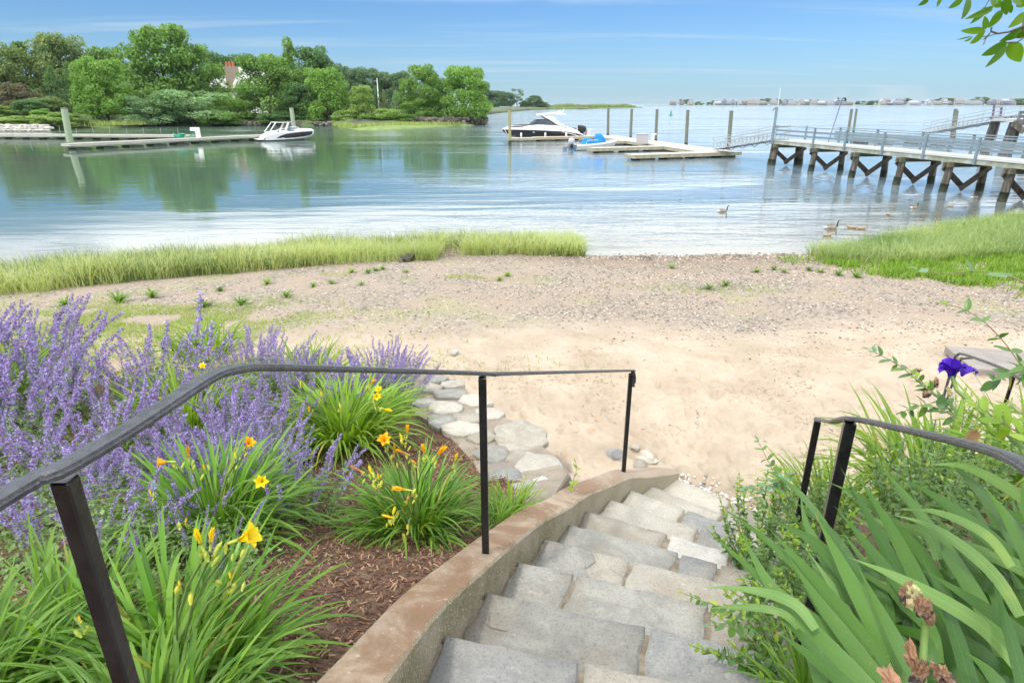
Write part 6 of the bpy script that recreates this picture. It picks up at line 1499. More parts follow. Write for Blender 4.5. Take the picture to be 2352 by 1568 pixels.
daylily('broad daylily clump with scattered orange and yellow blooms below the catmint', bedp(500, 1235), 230, .64, 1.15, 'd', [(566, 1024, 2.9, 'o', 0, .055, (.5, -.3, .6)), (606, 1104, 2.75, 'o', 1, .060, (.15, -.8, .5)), (388, 1060, 2.75, 'o', 0, .05, (-.8, -.2, .1)), (433, 1048, 2.8, 'w', 1, .05, (.1, 0, 1)), (540, 1045, 2.8, 'bud', 1, .035, (0, 0, 1)), (468, 1072, 2.8, 'bud', 0, .03, (0, 0, 1)), (345, 1130, 2.7, 'bud', 1, .03, (0, 0, 1)), (427, 1195, 2.6, 'bud', 1, .03, (.2, 0, .6))], rad=.24)
daylily('round daylily clump between mulch and handrail post, covered in orange yellow blooms', bedp(955, 1215), 230, .52, 1.2, 'd', [(884, 1016, 3.0, 'o', 0, .062, (.1, -.6, .75)), (935, 996, 3.05, 't', 0, .045, (.1, 0, 1)), (922, 1003, 3.05, 'bud', 1, .045, (-.4, 0, 1)), (930, 1040, 3.0, 'w', 1, .05, (-.8, 0, .4)), (905, 1040, 3.0, 'w', 1, .045, (.1, 0, 1)), (978, 1042, 3.0, 't', 0, .05, (-.3, 0, 1)), (1003, 1045, 2.95, 't', 0, .062, (.7, -.1, .8)), (950, 1060, 3., 'bud', 0, .035, (-.5, 0, .5)), (1044, 1060, 3.0, 't', 1, .045, (.3, 0, 1)), (850, 1078, 2.85, 'bud', 1, .05, (-.2, 0, 1)), (826, 1080, 2.85, 'w', 0, .045, (-.8, 0, .5)), (868, 1092, 2.85, 'bud', 1, .03, (0, 0, 1)), (932, 1124, 2.7, 't', 0, .055, (-.9, 0, .15)), (938, 1140, 2.7, 'w', 0, .04, (-.3, 0, -1)), (905, 1172, 2.6, 'bud', 1, .045, (.3, 0, 1)), (888, 1185, 2.6, 'bud', 0, .045, (-.9, 0, .3)), (936, 1210, 2.55, 'bud', 1, .03, (0, 0, 1))], rad=.2)
daylily('light green daylily clump with yellow blooms behind the level rail', bedp(795, 1015), 270, .76, 1.15, 'b', [(865, 912, 4.4, 'o', 1, .06, (.2, -.6, .4)), (878, 938, 4.3, 't', 1, .06, (.8, 0, -.2)), (710, 939, 4.2, 'bud', 0, .05, (.1, 0, 1)), (850, 882, 4.5, 't', 0, .05, (.5, 0, .5)), (872, 898, 4.4, 'o', 1, .05, (0, -.5, .6)), (738, 905, 4.4, 'bud', 1, .05, (0, 0, 1)), (780, 930, 4.3, 'bud', 1, .04, (0, 0, 1)), (690, 880, 4.6, 'bud', 1, .04, (0, 0, 1))], rad=.3)
daylily('light green daylily clump half hidden among the catmint behind the rail bend', (-3.1, 5.2, bedz(5.2)), 170, .80, 1.0, 'b', [(470, 845, 5.3, 'o', 1, .06, (0, -.5, .6)), (560, 822, 5.3, 'bud', 1, .05, (0, 0, 1))], rad=.28)
daylily('yellowish daylily leaves showing between catmint spikes on the far left', (-5.6, 6.2, bedz(6.2)), 120, .85, 1.0, 'b', rad=.28)
daylily('pale leafy clump at the bed edge in front of the thin turf', (-4.3, 8.0, bedz(8.0)), 120, .7, 1.2, 'b', rad=.35)
daylily('second pale leafy clump at the bed edge near the beach', (-2.5, 6.9, bedz(6.9)), 110, .6, 1.2, 'b', rad=.3)
daylily('small grassy tuft between the flagstone wall and the concrete wall', bedp(1172, 1180), 110, .30, 1.1, 'b', rad=.11)
daylily('sparse daylily tuft in the mulch beside the concrete wall foot', bedp(1165, 1262) + Vector((-.05, .25, 0)), 30, .24, 1.1, 'd', rad=.05)

# ------------------------------------------------------------------ catmint
CSTEM = M('catmint_stem', (.16, .20, .12), rough=.8); CF = leafmat('catmint_flower', (.29, .24, .46), (.54, .48, .76), .3, rough=.7, tcol=(1.1, 1, 1.3), c3=(.24, .13, .28), p3=.70); CL = leafmat('catmint_leaf', (.11, .19, .055), (.24, .35, .13), .3)
def spike_mesh(seed, dens=1.0, bend=.25):
    r_ = np.random.default_rng(seed); m = MB(); n = 9
    pts = [np.array([bend * (i / n) ** 2 * .6 + .02 * math.sin(i * 1.3 + seed), .02 * math.cos(i * 1.7 + seed), i / n]) for i in range(n + 1)]
    m.tube(pts, [.006 - .0035 * i / n for i in range(n + 1)], 4)
    V = []; A = []
    Cs = []; Ns = []; S = []
    z = .48
    while z < 1.0:
        t = (z - .48) / .52; c = np.array([np.interp(z, np.linspace(0, 1, n + 1), [p[j] for p in pts]) for j in range(3)]); k = int((24 * (1 - .45 * t)) * dens)
        R_ = .066 * (1 - .62 * t)
        d = r_.normal(0, 1, (k, 3)); d[:, 2] *= .5; d /= np.linalg.norm(d, axis=1)[:, None]; Cs.append(c + d * R_ * r_.uniform(.35, 1, (k, 1)) + np.array([0, 0, .012])); Ns.append(d + [0, 0, .3])
        z += .036 if t > .25 else .062
    C = np.vstack(Cs); Nn = np.vstack(Ns)
    global rng; old = rng; rng = r_; V, Q = leafquads(C, Nn, .026, .8, .9)
    # leaves in pairs below the flowers
    LC = []; LN = []
    for z in np.linspace(.12, .62, 6):
        for q in range(6):
            a = r_.uniform(0, 6.28); LC.append([bend * z * z * .6 + .05 * math.cos(a), .05 * math.sin(a), z]); LN.append([math.cos(a) * .4, math.sin(a) * .4, 1])
    V2, Q2 = leafquads(np.array(LC), np.array(LN), .055, .6, .4); rng = old
    nv = len(m.v); VV = np.vstack([np.array(m.v), V, V2]); tq = [f for f in m.f if len(f) == 4]; QQ = np.vstack([np.array(tq), Q + nv, Q2 + nv + len(V)])
    mi = [0] * len(tq) + [1] * len(Q) + [2] * len(Q2); at = np.concatenate([np.zeros(nv), np.repeat(r_.uniform(0, .99, len(Q)), 4), np.repeat(r_.uniform(0, .99, len(Q2)), 4)])
    return qmesh('flower_spike', VV, QQ, mats=[CSTEM, CF, CL], mi=mi, attr=at)
SPK = [spike_mesh(s, .8 + .1 * (s % 4), .1 + .12 * (s % 3)) for s in range(1, 9)]
def catleaf_mesh(seed):
    r_ = np.random.default_rng(seed); n = 1700; global rng; old = rng; rng = r_
    a = r_.uniform(0, 6.28, n); el = np.arcsin(r_.uniform(0, 1, n)); rr = r_.uniform(.5, 1.02, n); C = np.stack([np.cos(a) * np.cos(el) * rr, np.sin(a) * np.cos(el) * rr, np.sin(el) * rr * .62], -1)
    V, Q = leafquads(C, C + [0, 0, .7], .07, .65, .6); rng = old
    return qmesh('foliage', V, Q, CL, attr=np.repeat(r_.uniform(0, .99, n), 4))
CFO = [catleaf_mesh(s) for s in (1, 2, 3)]
random.seed(9)
CAT = [('nearest the rail at the left edge', -2.15, 2.45, .42, .50, 24), ('below the rail left of the broad daylily clump', -2.1, 3.1, .42, .52, 34), ('at the left edge above the rail', -3.0, 3.1, .48, .60, 40), ('directly behind the broad daylily clump', -1.55, 3.35, .42, .50, 44), ('under the level rail, right of the rail bend', -2.05, 3.95, .42, .52, 50), ('under the level rail, left of the light green daylily', -2.4, 4.1, .5, .60, 56),
       ('in the middle of the bed, left of the rail bend', -3.3, 4.3, .52, .66, 54), ('in the left half of the bed behind the rail', -4.3, 4.4, .55, .70, 52), ('leaning right over the flagstone wall', -1.45, 6.2, .42, .55, 60), ('tall one just behind the level rail and light green daylily', -2.1, 5.7, .42, .60, 46), ('in the centre of the back row toward the beach', -2.9, 6.4, .5, .66, 44), ('with one spike rising far above the rest', -3.9, 6.0, .5, .70, 34),
       ('in the back row left of the tall single spike', -4.9, 5.6, .55, .78, 56), ('large one filling the left edge below the marsh grass', -5.6, 5.1, .6, .80, 60), ('tallest at the far left, reaching the marsh grass', -6.7, 6.3, .7, .95, 60), ('behind the tallest, cut by the left edge', -6.3, 7.2, .6, .85, 40), ('thin row end near the white round stone', -1.6, 7.0, .38, .52, 34), ('thin pale one before the thin turf', -3.4, 7.4, .45, .60, 26), ('low one between the rail and the nearest daylily leaves', -1.55, 2.45, .34, .34, 16), ('between the two lines of daylilies at the rail bend', -2.5, 4.9, .45, .58, 40), ('just left of the light green daylily with yellow blooms', -2.15, 4.75, .30, .50, 30), ('outermost at the left edge, middle of the bed', -5.3, 3.9, .6, .7, 44)]
for lb, x, y, rd_, hh, n in CAT:
    z = float(bed_zf(np.array([x]), np.array([y]))[0]); rd_ *= 1.15; hh *= 1.0 + .18 * (x < -3.6)
    t = thing('catmint', 'purple catmint clump ' + lb, 'catmint', (x, y, z), 0, 'catmint clumps in the bed')
    f = shard('foliage', random.choice(CFO), t, (0, 0, -.02), (0, 0, random.uniform(0, 6)), (rd_, rd_, hh * .85)); f['kind'] = 'stuff'
    for k in range(int(n * 1.4)):
        a = random.uniform(0, 6.28); r_ = rd_ * math.sqrt(random.random()) * .95; l = hh * random.uniform(.62, 1.12)
        o = shard('flower_spike', random.choice(SPK), t, (r_ * math.cos(a) * .8, r_ * math.sin(a) * .8, .02), (0, 0, 0), (l * .85, l * .85, l))
        o.rotation_euler = (Matrix.Rotation(a + random.uniform(-.4, .4), 3, 'Z') @ Matrix.Rotation(.55 * (r_ / rd_) ** 1.2 + random.uniform(-.08, .12), 3, 'Y')).to_euler()
t = thing('catmint', 'single tall dark purple catmint spike standing clear of the others', 'catmint', (-3.16, 5.6, bedz(5.6)))
for dx, l in ((0, 1.36), (.05, 1.08), (-.06, .95)): shard('flower_spike', SPK[3], t, (dx, 0, 0), (0, .05 + dx, 0), (l * .8, l * .8, l))

# ------------------------------------------------------------------ right side: iris, shrubs, vines
IRIS = leafmat('iris_leaf', (.038, .105, .014), (.095, .20, .03), .24, rough=.36, spec=.5, veins=True)
IRISB = leafmat('iris_leaf_light', (.12, .22, .06), (.20, .33, .09), .28, rough=.42, spec=.5, veins=True)
TIPB = M('dry_tip', (.42, .22, .06), rough=.8)
def ribbon(name, pts, w, mat, parent, n=15, face=None, tip=None, wprof=None, fold=.12):
    """sword leaf through 3-4 points, width w, flat side turned toward `face`"""
    c = [Vector(q) for q in catmull([tuple(p) for p in pts], max(2, n // (len(pts) - 1)))]; V = []; N_ = len(c) - 1; mi = []
    fc = Vector(face) if face is not None else Vector((0, 0, H))
    ph = random.uniform(0, 6)
    for i, p in enumerate(c):
        t = i / N_; d = (c[min(i + 1, N_)] - c[max(i - 1, 0)]).normalized(); vdir = (fc - p).normalized(); s = d.cross(vdir).normalized(); nn = s.cross(d)
        ww = (wprof(t) if wprof else (.62 + .45 * math.sin(math.pi * min(1, t * .9 + .12))) * (1 - t ** 5) * (1 - .92 * max(0, (t - .5) / .5) ** 1.7)) * w * .55
        g = .25 * math.sin(ph + t * 2.2); s = s * math.cos(g) + nn * math.sin(g)
        V += [p - s * ww, p + nn * ww * fold, p + s * ww]
    F = []
    for k in range(N_): F += [(3 * k, 3 * k + 1, 3 * k + 4, 3 * k + 3), (3 * k + 1, 3 * k + 2, 3 * k + 5, 3 * k + 4)]; mi += [1 if (tip and k >= N_ - 1) else 0] * 2
    me = bpy.data.meshes.new(name); o0 = parent.location; me.from_pydata([tuple(v - o0) for v in map(Vector, V)], [], F); me.materials.append(mat); me.materials.append(TIPB)
    me.polygons.foreach_set('use_smooth', [True] * len(F)); me.polygons.foreach_set('material_index', mi); a_ = me.attributes.new('ac', 'FLOAT', 'POINT'); a_.data.foreach_set('value', [(-1., 0., 1.)[i % 3] for i in range(len(V))]); me.update(); return obj(name, me, parent)
def Z5(X, Y): return ((2100 + X / 1.496) / 1.30612, (1000 + Y / 1.496) / 1.30612)
def pz(X, Y, ax): return PD(*Z5(X, Y), ax)
iris = thing('iris_clump', 'large clump of broad sword shaped iris leaves filling the lower right corner', 'iris', (1.3, 1.2, 3.05))
IL = [  # (tip, mid, base) zoomed pixels with depths; width px ; tip flag ; light
 ((0, 850, 1.75), (300, 1120, 1.65), (640, 1400, 1.5), 60, 0, 0), ((170, 852, 1.60), (330, 1150, 1.5), (760, 1600, 1.3), 78, 1, 0), ((82, 768, 1.85), (330, 950, 1.75), (640, 1250, 1.6), 48, 1, 0), ((515, 805, 1.65), (650, 1060, 1.55), (930, 1600, 1.35), 80, 1, 0), ((270, 815, 1.85), (520, 940, 1.75), (720, 1180, 1.6), 70, 0, 0),
 ((630, 600, 2.0), (800, 900, 1.8), (1010, 1330, 1.5), 66, 0, 0), ((690, 615, 1.95), (860, 880, 1.75), (1080, 1330, 1.5), 66, 0, 0), ((560, 660, 2.05), (760, 760, 1.9), (1000, 1000, 1.7), 44, 0, 0), ((380, 975, 1.6), (540, 1210, 1.5), (830, 1600, 1.3), 68, 0, 0), ((300, 865, 1.7), (480, 1060, 1.6), (760, 1400, 1.4), 60, 0, 0),
 ((1030, 870, 1.75), (1180, 945, 1.65), (1500, 1080, 1.4), 56, 1, 1), ((990, 995, 1.5), (1110, 1240, 1.4), (1230, 1640, 1.2), 62, 0, 0), ((1265, 670, 1.7), (1380, 830, 1.6), (1500, 1060, 1.4), 60, 0, 0), ((820, 650, 1.95), (1000, 830, 1.8), (1240, 1180, 1.5), 58, 0, 0), ((335, 1330, 1.35), (500, 1450, 1.28), (700, 1620, 1.15), 62, 1, 0),
 ((0, 1135, 1.5), (230, 1150, 1.5), (420, 1210, 1.4), 46, 0, 1), ((30, 1235, 1.45), (160, 1225, 1.45), (360, 1250, 1.4), 34, 0, 1), ((660, 1000, 1.5), (900, 1100, 1.45), (1250, 1300, 1.3), 62, 0, 1), ((1000, 590, 2.0), (1200, 600, 1.9), (1480, 760, 1.6), 46, 0, 1), ((1060, 510, 2.1), (1230, 680, 1.9), (1480, 960, 1.5), 56, 0, 0),
 ((890, 640, 1.9), (1100, 760, 1.75), (1400, 1010, 1.5), 60, 0, 0), ((700, 1030, 1.45), (820, 1260, 1.38), (1000, 1620, 1.2), 60, 0, 0), ((980, 1050, 1.4), (1200, 1180, 1.35), (1500, 1400, 1.15), 60, 0, 0), ((1180, 1420, 1.15), (1280, 1500, 1.12), (1380, 1640, 1.05), 60, 0, 0), ((1310, 1100, 1.25), (1370, 1280, 1.2), (1460, 1620, 1.05), 54, 0, 0),
 ((270, 1200, 1.5), (420, 1320, 1.4), (640, 1560, 1.25), 42, 0, 0), ((600, 770, 1.9), (760, 960, 1.75), (1020, 1300, 1.5), 54, 0, 0), ((1440, 650, 1.6), (1470, 800, 1.5), (1560, 1000, 1.4), 60, 0, 0), ((1150, 940, 1.7), (1330, 1010, 1.55), (1520, 1120, 1.4), 44, 0, 1), ((780, 560, 2.1), (900, 700, 1.95), (1060, 900, 1.75), 36, 0, 0),
 ((270, 600, 2.2), (420, 690, 2.1), (560, 860, 1.9), 30, 0, 0), ((400, 740, 2.0), (560, 860, 1.9), (700, 1060, 1.7), 40, 0, 0), ((850, 810, 1.75), (1050, 870, 1.65), (1300, 1060, 1.45), 46, 0, 1), ((870, 790, 1.8), (1060, 800, 1.7), (1280, 900, 1.5), 36, 0, 1), ((450, 700, 2.0), (480, 860, 1.9), (620, 1100, 1.7), 40, 0, 0)]
random.seed(13)
for (a, b, c, w, tp, lt) in IL:
    wd = w / 1.954 * b[2] / FPX * .86
    c_ = pz(*c); c_ = c_ + (c_ - pz(*b)) * .55 + Vector((0, 0, -.05))
    ribbon('leaf', [c_, pz(*c), pz(*b), pz(*a)], wd, IRISB if lt else IRIS, iris, tip=bool(tp))
for k in range(270):
    X = random.uniform(420, 1500); Y = random.uniform(760, 1580) if X < 900 else random.uniform(620, 1580)
    if Y < 900 and X < 620: continue
    ax = np.interp(Y, [600, 1600], [1.95, 1.2]) + random.uniform(.0, .26); L = random.uniform(260, 480)
    an = random.uniform(.62, 1.25) if random.random() < .88 else random.uniform(.25, .6)
    dx, dy = math.cos(an) * L, math.sin(an) * L
    a = (X, Y, ax + .12); b = (X + dx * .5 + random.uniform(-15, 15), Y + dy * .47, ax + .01); c = (X + dx, Y + dy, ax - .12)
    c_ = pz(*c); c_ = c_ + (c_ - pz(*b)) * .5 + Vector((0, 0, -.06))
    ribbon('leaf', [c_, pz(*c), pz(*b), pz(*a)], random.uniform(.018, .029), IRIS if random.random() < .88 else IRISB, iris, tip=random.random() < .15)
# dried iris heads
DRY = M('dried_petal', (.16, .08, .05), (.40, .26, .13), 60, rough=.85, bump=.6, bscale=120, c3=(.04, .03, .04), s3=40); DRYG = M('dry_green_sheath', (.32, .36, .14), (.45, .36, .2), 30, rough=.7)
def crumple(name, c, r, mat, parent, seed, axis=(0, 0, 1)):
    bm = bmesh.new(); bmesh.ops.create_icosphere(bm, subdivisions=3, radius=1)
    for v in bm.verts:
        p = v.co; k = .7 + .9 * float(fbm(np.array(p.x * 2.1 + seed), np.array(p.y * 2.1 + p.z * 3.3), seed, 3)); v.co = Vector((p.x * r[0], p.y * r[1], p.z * r[2])) * k * .72
    q = Vector(axis).to_track_quat('Z', 'Y'); bmesh.ops.rotate(bm, verts=bm.verts, cent=(0, 0, 0), matrix=q.to_matrix())
    me = bpy.data.meshes.new(name); bm.to_mesh(me); bm.free(); me.materials.append(mat); return obj(name, me, parent, Vector(c) - parent.location)
di = thing('dried_iris', 'withered brown iris seed head on a green stalk in the lower right', 'dried flower', pz(1000, 1560, .85))
m = MB(); m.tube([pz(1000, 1640, .85), pz(1002, 1440, .87), pz(1012, 1300, .88)], .0052, 8); o = m.build('stalk', STEM, di, smooth=True); o.location = -di.location
crumple('dried_flower', pz(950, 1170, .88), (.020, .018, .034), DRYG, di, 3, (-.3, 0, 1)); crumple('dried_flower', pz(1005, 1235, .87), (.024, .02, .036), DRY, di, 5, (.3, 0, -1)); crumple('dried_flower', pz(925, 1165, .88), (.012, .012, .03), DRY, di, 7, (0, 0, 1))
crumple('dried_flower', pz(950, 1450, .86), (.018, .01, .05), M('tan_bract', (.34, .18, .09), (.24, .14, .08), 40, rough=.8), di, 9, (-.3, 0, 1)); crumple('dried_flower', pz(985, 1530, .86), (.016, .012, .045), DRY, di, 10, (.1, 0, 1)); crumple('dried_flower', pz(1085, 1520, .84), (.028, .02, .02), DRY, di, 11, (1, 0, 0))
crumple('dried_flower', pz(860, 1560, .84), (.05, .02, .02), M('tan_bract2', (.33, .18, .10), (.24, .14, .08), 40, rough=.8), di, 12, (1, 0, .2))
# purple iris
PUR = leafmat('purple_petal', (.05, .012, .30), (.11, .03, .50), .3, rough=.55, tcol=(1.2, .9, 1.4))
pi_ = thing('purple_iris', 'deep purple iris bloom with ruffled petals on a leaning stem', 'iris', PD(2187, 862, 1.9))
PPM = [petal_mesh(PUR, .75, c_, .09, fl) for c_, fl in ((-.5, .45), (.9, 1.5), (.3, 1.0))]
for k in range(10):
    md = k % 3; o = shard('petal', PPM[md], pi_, (random.uniform(-.012, .012), 0, random.uniform(-.006, .008)), (0, 0, 0), random.uniform(.044, .06) * (1.12 if md == 1 else 1)); o.rotation_euler = (Matrix.Rotation(-.15, 3, 'Y') @ Matrix.Rotation(k * 2.25, 3, 'Z') @ Matrix.Rotation(.15, 3, 'Y')).to_euler()
for k in range(3): o = shard('petal', PPM[1], pi_, (.03, 0, -.004), (0, 0, 0), .055); o.rotation_euler = (Matrix.Rotation(random.uniform(-.6, .6), 3, 'Z') @ Matrix.Rotation(.35, 3, 'Y')).to_euler()
m = MB(); m.tube([PD(2187, 866, 1.9), PD(2197, 895, 1.88), PD(2260, 950, 1.8), PD(2340, 1020, 1.65), PD(2420, 1140, 1.4)], [.006, .006, .0065, .007, .008], 7); o = m.build('stem', STEM, pi_, smooth=True); o.location = -pi_.location
crumple('dried_flower', PD(2150, 880, 1.9), (.012, .01, .03), DRY, pi_, 21, (0, 0, 1)); crumple('dried_flower', PD(2128, 905, 1.9), (.02, .014, .02), DRY, pi_, 22); crumple('dried_flower', PD(2180, 900, 1.88), (.014, .012, .03), DRYG, pi_, 23, (-.4, 0, 1)); crumple('dried_flower', PD(2110, 850, 1.92), (.022, .01, .008), DRY, pi_, 24)

# leaf for shrubs: unit length along +y, tip at 1
def oval_mesh(name, mat, w=.5, cup=.15, bend=.15, n=6, notch=0):
    V = []; F = []
    for i in range(n + 1):
        t = i / n; ww = w * .5 * (math.sin(math.pi * t ** .8) ** .75) + .004; z = -bend * t * t
        if i in (0, n): ww = .012
        k_ = 1 + notch * ((i % 2) - .5)
        V += [(-ww * k_, t, z + cup * ww), (0, t, z), (ww * (2 - k_), t, z + cup * ww)]
    for i in range(n): F += [(3 * i, 3 * i + 1, 3 * i + 4, 3 * i + 3), (3 * i + 1, 3 * i + 2, 3 * i + 5, 3 * i + 4)]
    me = bpy.data.meshes.new(name); me.from_pydata(V, [], F); me.materials.append(mat); me.polygons.foreach_set('use_smooth', [True] * len(F)); me.update(); return me
PRI = leafmat('privet_leaf', (.045, .12, .025), (.14, .25, .05), .28, rough=.38, spec=.5, c3=(.30, .38, .05), p3=.965)
PRIY = leafmat('young_privet_leaf', (.15, .27, .025), (.28, .40, .05), .4, rough=.45); BLG = leafmat('bluish_leaf', (.12, .24, .12), (.20, .34, .18), .3, rough=.45); BRN = leafmat('dry_brown_leaf', (.30, .16, .08), (.42, .26, .15), .2, rough=.7)
TRL = leafmat('overhanging_leaf', (.045, .11, .010), (.10, .19, .015), .45, rough=.45, tcol=(1.6, 1.9, .5))
OV = {k: [oval_mesh('leaf', m_, w, c_, b_) for w, c_, b_ in ((.48, .2, .12), (.42, .35, .25), (.55, .1, .05))] for k, m_ in (('p', PRI), ('y', PRIY), ('b', BLG), ('r', BRN), ('t', TRL))}
TWIG = M('green_twig', (.16, .17, .07), (.20, .15, .08), 12, rough=.7); WOOD = M('brown_twig', (.10, .07, .05), rough=.8)
def orient(d, up):
    y = Vector(d).normalized(); x = y.cross(Vector(up)).normalized(); z = x.cross(y); return Matrix((x, y, z)).transposed()
def sprig(parent, pts, leafL, key='p', spacing=.028, r=.0022, wob=.35, twig=None, start=.12, tipkey=None):
    c = [Vector(q) for q in catmull([tuple(p) for p in pts], 8)]; m = MB(); n = len(c)
    m.tube([p - parent.location for p in c], [r * (1 - .6 * i / n) for i in range(n)], 5); m.build('twig', twig or TWIG, parent, smooth=True)
    tot = 0; nxt = start * sum((c[i + 1] - c[i]).length for i in range(n - 1)); L = sum((c[i + 1] - c[i]).length for i in range(n - 1)); flip = 0
    for i in range(n - 1):
        seg = (c[i + 1] - c[i]).length
        while tot + seg >= nxt:
            f = (nxt - tot) / max(seg, 1e-6); p = c[i].lerp(c[i + 1], f); d = (c[i + 1] - c[i]).normalized(); t = nxt / L
            s = d.cross(Vector((0, 0, 1))).normalized(); u = s.cross(d); flip += 1
            for sg in (-1, 1):
                ang = flip * 1.57 + (0 if sg > 0 else math.pi) + random.uniform(-.4, .4); o_ = s * math.cos(ang) + u * math.sin(ang) * .7
                dr = (d * random.uniform(.35, .8) + o_ + Vector((random.uniform(-wob, wob), random.uniform(-wob, wob), random.uniform(-wob, wob)))).normalized()
                l = leafL * random.uniform(.7, 1.15) * (1 - .35 * max(0, t - .6) / .4)
                kk = tipkey if (tipkey and t > .86) else key
                x = shard('leaf', random.choice(OV[kk]), parent, p - parent.location, (0, 0, 0), l); x.rotation_euler = orient(dr, Vector((random.uniform(-.4, .4), random.uniform(-.6, .2), 1))).to_euler()
            nxt += spacing * random.uniform(.8, 1.25)
        tot += seg
    x = shard('leaf', random.choice(OV[tipkey or key]), parent, c[-1] - parent.location, (0, 0, 0), leafL * .6); x.rotation_euler = orient((c[-1] - c[-2]), (0, 0, 1)).to_euler()
def shrub(label, base, n, hgt, spread, leafL, key='p', tipkey='y', lean=(0, 0), name='shrub', spacing=.03, group=None):
    t = thing(name, label, 'shrub', base, 0, group); b = Vector(base)
    for k in range(int(n * 1.9)):
        a = random.uniform(0, 6.28); s = spread * math.sqrt(random.random()); o_ = Vector((math.cos(a) * s * .35, math.sin(a) * s * .35, 0)); e = b + Vector((math.cos(a) * s + lean[0], math.sin(a) * s + lean[1], hgt * random.uniform(.55, 1.1) * (1 - .4 * (s / spread) ** 2)))
        mdl = b + o_ + (e - b) * .5 + Vector((0, 0, hgt * .12)); sprig(t, [b + o_, mdl, e], leafL, key, spacing * .8, .0028, tipkey=tipkey, start=.1)
    cap300(t); return t
def rp(x, y): return Vector((x, y, float(rbank_zf(np.array([x]), np.array([y]))[0])))
random.seed(17)
shrub('glossy green privet shrub around the foot of the far right rail post', rp(1.62, 3.15), 20, .74, .40, .042)
shrub('small leafy shrub left of the right handrail spilling onto the steps', rp(1.72, 2.75), 15, .55, .36, .040, lean=(-.12, .0))
shrub('leafy shrub hugging the base of the near right rail post', rp(1.32, 2.25), 16, .55, .30, .042, 'p', 'y')
shrub('leafy shrub below the right rail between the two posts', rp(2.0, 2.5), 14, .62, .36, .044, 'p', 'p')
shrub('low green shrub on the sand end of the right bank', rp(2.15, 3.75), 13, .5, .42, .038)
shrub('trailing leafy groundcover at the right edge of the lower steps', rp(1.32, 2.15), 14, .34, .34, .036, lean=(-.06, 0), name='groundcover')
shrub('periwinkle like trailing leaves over the bottom right step stones', rp(1.05, 1.72), 15, .26, .28, .038, 'p', 'y', lean=(-.10, .04), name='groundcover')
shrub('dark leafy shrub beyond the rail under the grassy daylily', rp(2.6, 3.1), 14, .7, .45, .048, 'p', 'p')
shrub('shrub with bluish leaves behind the right handrail', rp(3.1, 2.7), 12, .85, .4, .055, 'b', 'p')
shrub('dense privet at the right edge below the landing slab', rp(3.9, 4.3), 18, .85, .6, .05, 'p', 'y')
shrub('leafy shrub in front of the landing slab by the purple iris', rp(3.3, 4.4), 14, .7, .5, .048, 'p', 'p')
# grassy clumps right
daylily('bright grassy daylily leaves arching left behind the right rail', rp(3.0, 3.7), 150, .85, 1.2, 'b', rad=.32)
daylily('second grassy daylily clump farther right behind the rail', rp(3.7, 3.5), 120, .85, 1.2, 'b', rad=.3)
daylily('grassy daylily leaves near the beach end of the right bank', rp(2.75, 4.4), 110, .7, 1.2, 'b', rad=.28)
daylily('thin grassy tuft at the bottom edge beside the lowest iris leaves', rp(1.0, 1.45), 60, .30, 1.1, 'd', rad=.10)
# explicit sprigs and vines
def sp(label, pts, L_, key='p', tip='y', spacing=.03, nm='shrub_branch', r=.0024):
    p0 = Vector(PD(*pts[0])); t = thing(nm, label, 'branch', p0); sprig(t, [PD(*q) for q in pts], L_, key, spacing, r, tipkey=tip, start=.05); return t
sp('leafy branch pointing left from the purple iris toward the beach', [(2140, 905, 2.1), (2080, 850, 2.15), (2035, 822, 2.2), (1995, 803, 2.25)], .045, 'p', 'b')
sp('leafy branch below the withered iris buds', [(2200, 960, 2.0), (2130, 930, 2.05), (2075, 945, 2.1)], .05, 'p', 'p', .022)
sp('bushy leafy branch behind the withered iris buds', [(2190, 950, 2.05), (2130, 890, 2.1), (2100, 860, 2.12)], .05, 'p', 'y', .02)
sp('long bare-looking vine with few round leaves rising over the gravel', [(2352, 850, 1.9), (2310, 790, 2.0), (2255, 735, 2.05), (2200, 705, 2.1), (2150, 695, 2.12)], .05, 'p', 'y', .07)
sp('thin arching vine with paired leaves against the bright green carpet', [(2380, 665, 1.7), (2320, 635, 1.8), (2250, 624, 1.85), (2160, 628, 1.9), (2110, 618, 1.92)], .055, 'p', 'b', .10)
sp('dark leafy branch in front of the landing slab', [(2420, 830, 1.7), (2350, 850, 1.8), (2300, 868, 1.85), (2270, 885, 1.9)], .06, 'p', 'p', .022)
sp('yellow green pinnate branch at the right edge', [(2440, 1060, 1.5), (2350, 1000, 1.6), (2280, 955, 1.7), (2240, 930, 1.75)], .058, 'y', 'y', .022)
sp('second yellow green branch right of the purple iris stem', [(2440, 1000, 1.55), (2370, 960, 1.65), (2310, 930, 1.72)], .055, 'y', 'y', .024)
sp('pinnate bluish leaf spray hanging over the foot of the steps', [(1830, 1085, 2.9), (1790, 1105, 2.95), (1750, 1118, 3.0), (1712, 1122, 3.0)], .055, 'b', 'b', .026)
sp('upright twig with paired leaves left of the far right rail post', [(1800, 1130, 2.9), (1770, 1070, 2.95), (1740, 1010, 3.0)], .045, 'p', 'b', .04)
sp('leafy twig stretching over the step stones at lower right', [(1700, 1400, 1.9), (1650, 1390, 1.95), (1610, 1378, 2.0), (1570, 1362, 2.0)], .034, 'p', 'y', .03)
sp('second leafy twig lying on the lower right step', [(1730, 1470, 1.8), (1690, 1440, 1.85), (1630, 1435, 1.9)], .04, 'p', 'b', .03)
sp('small green seedling growing by the end of the flagstone wall', [(1312, 1132, 4.3), (1318, 1100, 4.3), (1325, 1075, 4.3), (1322, 1062, 4.3)], .05, 'y', 'y', .05, 'seedling')
lf = thing('dry_leaf', 'curled brown dead leaf hanging behind the right handrail', 'leaf', PD(2233, 985, 1.8)); 
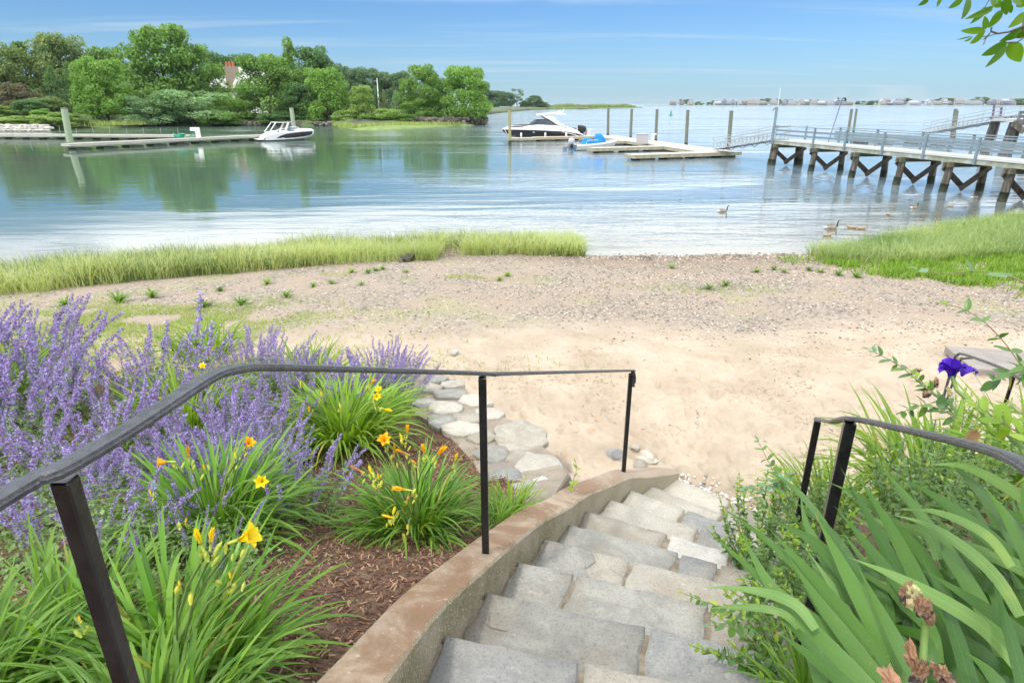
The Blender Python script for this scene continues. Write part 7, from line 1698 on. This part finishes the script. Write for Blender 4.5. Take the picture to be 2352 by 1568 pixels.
for k, (dx, rz) in enumerate(((0, .1), (.012, -.3))):
    x = shard('leaf_half', OV['r'][1], lf, (dx, 0, 0), (0, 0, 0), .07); x.rotation_euler = orient((-.15 + dx * 5, 0, -1), (rz, -1, .2)).to_euler()
# overhanging tree branch, top right
ob = thing('tree_branch', 'leafy tree branch hanging into the top right corner against the sky', 'branch', PD(2500, 20, 2.5))
def Z6(X, Y, ax=2.5): return PD((2600 + X / 4.98) / 1.30612, (Y / 4.98) / 1.30612, ax)
LV = [((930, -10), (785, 85), 75), ((1110, -30), (1050, 105), 50), ((1190, -30), (1130, 38), 45), ((1450, -30), (1232, 127), 85), ((1530, -50), (1465, 270), 135), ((2060, 45), (1890, 105), 70), ((1890, -40), (1900, 90), 85), ((1890, 110), (1572, 268), 105), ((1780, 110), (1615, 340), 110), ((2025, 150), (1830, 420), 115), ((1775, 445), (1775, 245), 95), ((1760, 450), (1435, 470), 95), ((1775, 465), (1555, 655), 115),
      ((1570, 535), (1342, 608), 24), ((1585, 545), (1482, 628), 50), ((1850, 475), (1765, 600), 45), ((2060, -30), (2110, 228), 150), ((2100, 60), (2190, 205), 90), ((2360, 0), (2240, 110), 130), ((2380, 200), (2185, 385), 140), ((2370, 400), (2080, 612), 150), ((2400, 480), (2220, 570), 90), ((2115, 640), (1730, 832), 125), ((2088, 692), (1820, 990), 100), ((2130, 630), (2312, 930), 200), ((2200, -20), (2300, 90), 120), ((2000, -60), (1990, 60), 90)]
for (b, t_, w) in LV:
    ax = 2.5 + random.uniform(-.08, .08); pb = Z6(*b, ax); pt = Z6(*t_, ax + random.uniform(-.03, .03)); d = pt - pb; L = d.length; wl_ = w / 4.98 / 1.306 * ax / FPX
    x = shard('leaf', OV['t'][random.randrange(3)], ob, pb - ob.location, (0, 0, 0), (wl_ / .46, L, L)); x.rotation_euler = orient(d, Vector((random.uniform(-.3, .3), -1, random.uniform(-.6, .1)))).to_euler()
m = MB()
for pts, r_ in (([(2700, -300), (2500, -40), (2380, 180), (2330, 400), (2125, 480), (1955, 505), (1860, 472), (1866, 415)], .004), ([(2330, 400), (2360, 560), (2240, 640), (2115, 642)], .003), ([(1955, 505), (1830, 540), (1730, 548)], .0018), ([(2500, -40), (2050, -60), (1500, -80), (900, -50)], .004), ([(1880, -60), (1820, 20), (1770, 105)], .002), ([(2100, -40), (2040, 60), (2028, 150)], .002), ([(1860, 472), (1775, 590), (1745, 670)], .002)):
    m.tube([Z6(*q) - ob.location for q in pts], r_, 6)
tb = m.build('twigs', WOOD, ob, smooth=True); tb['kind'] = 'stuff'

# ------------------------------------------------------------------ thin summer haze over the whole bay
hz = MB(); hz.box((0, 0, 12.5), (8600, 8600, 31)); hm = bpy.data.materials.new('haze_air'); hm.use_nodes = True; hn = hm.node_tree; hn.nodes.clear()
pv = N(hn, 'ShaderNodeVolumePrincipled'); setin(pv, Color=(.86, .93, 1, 1), Density=.00006, Anisotropy=.2); ho = N(hn, 'ShaderNodeOutputMaterial'); hn.links.new(pv.outputs[0], ho.inputs['Volume'])
haze = hz.build('haze', hm); stuff(haze, 'pale summer haze over the bay')
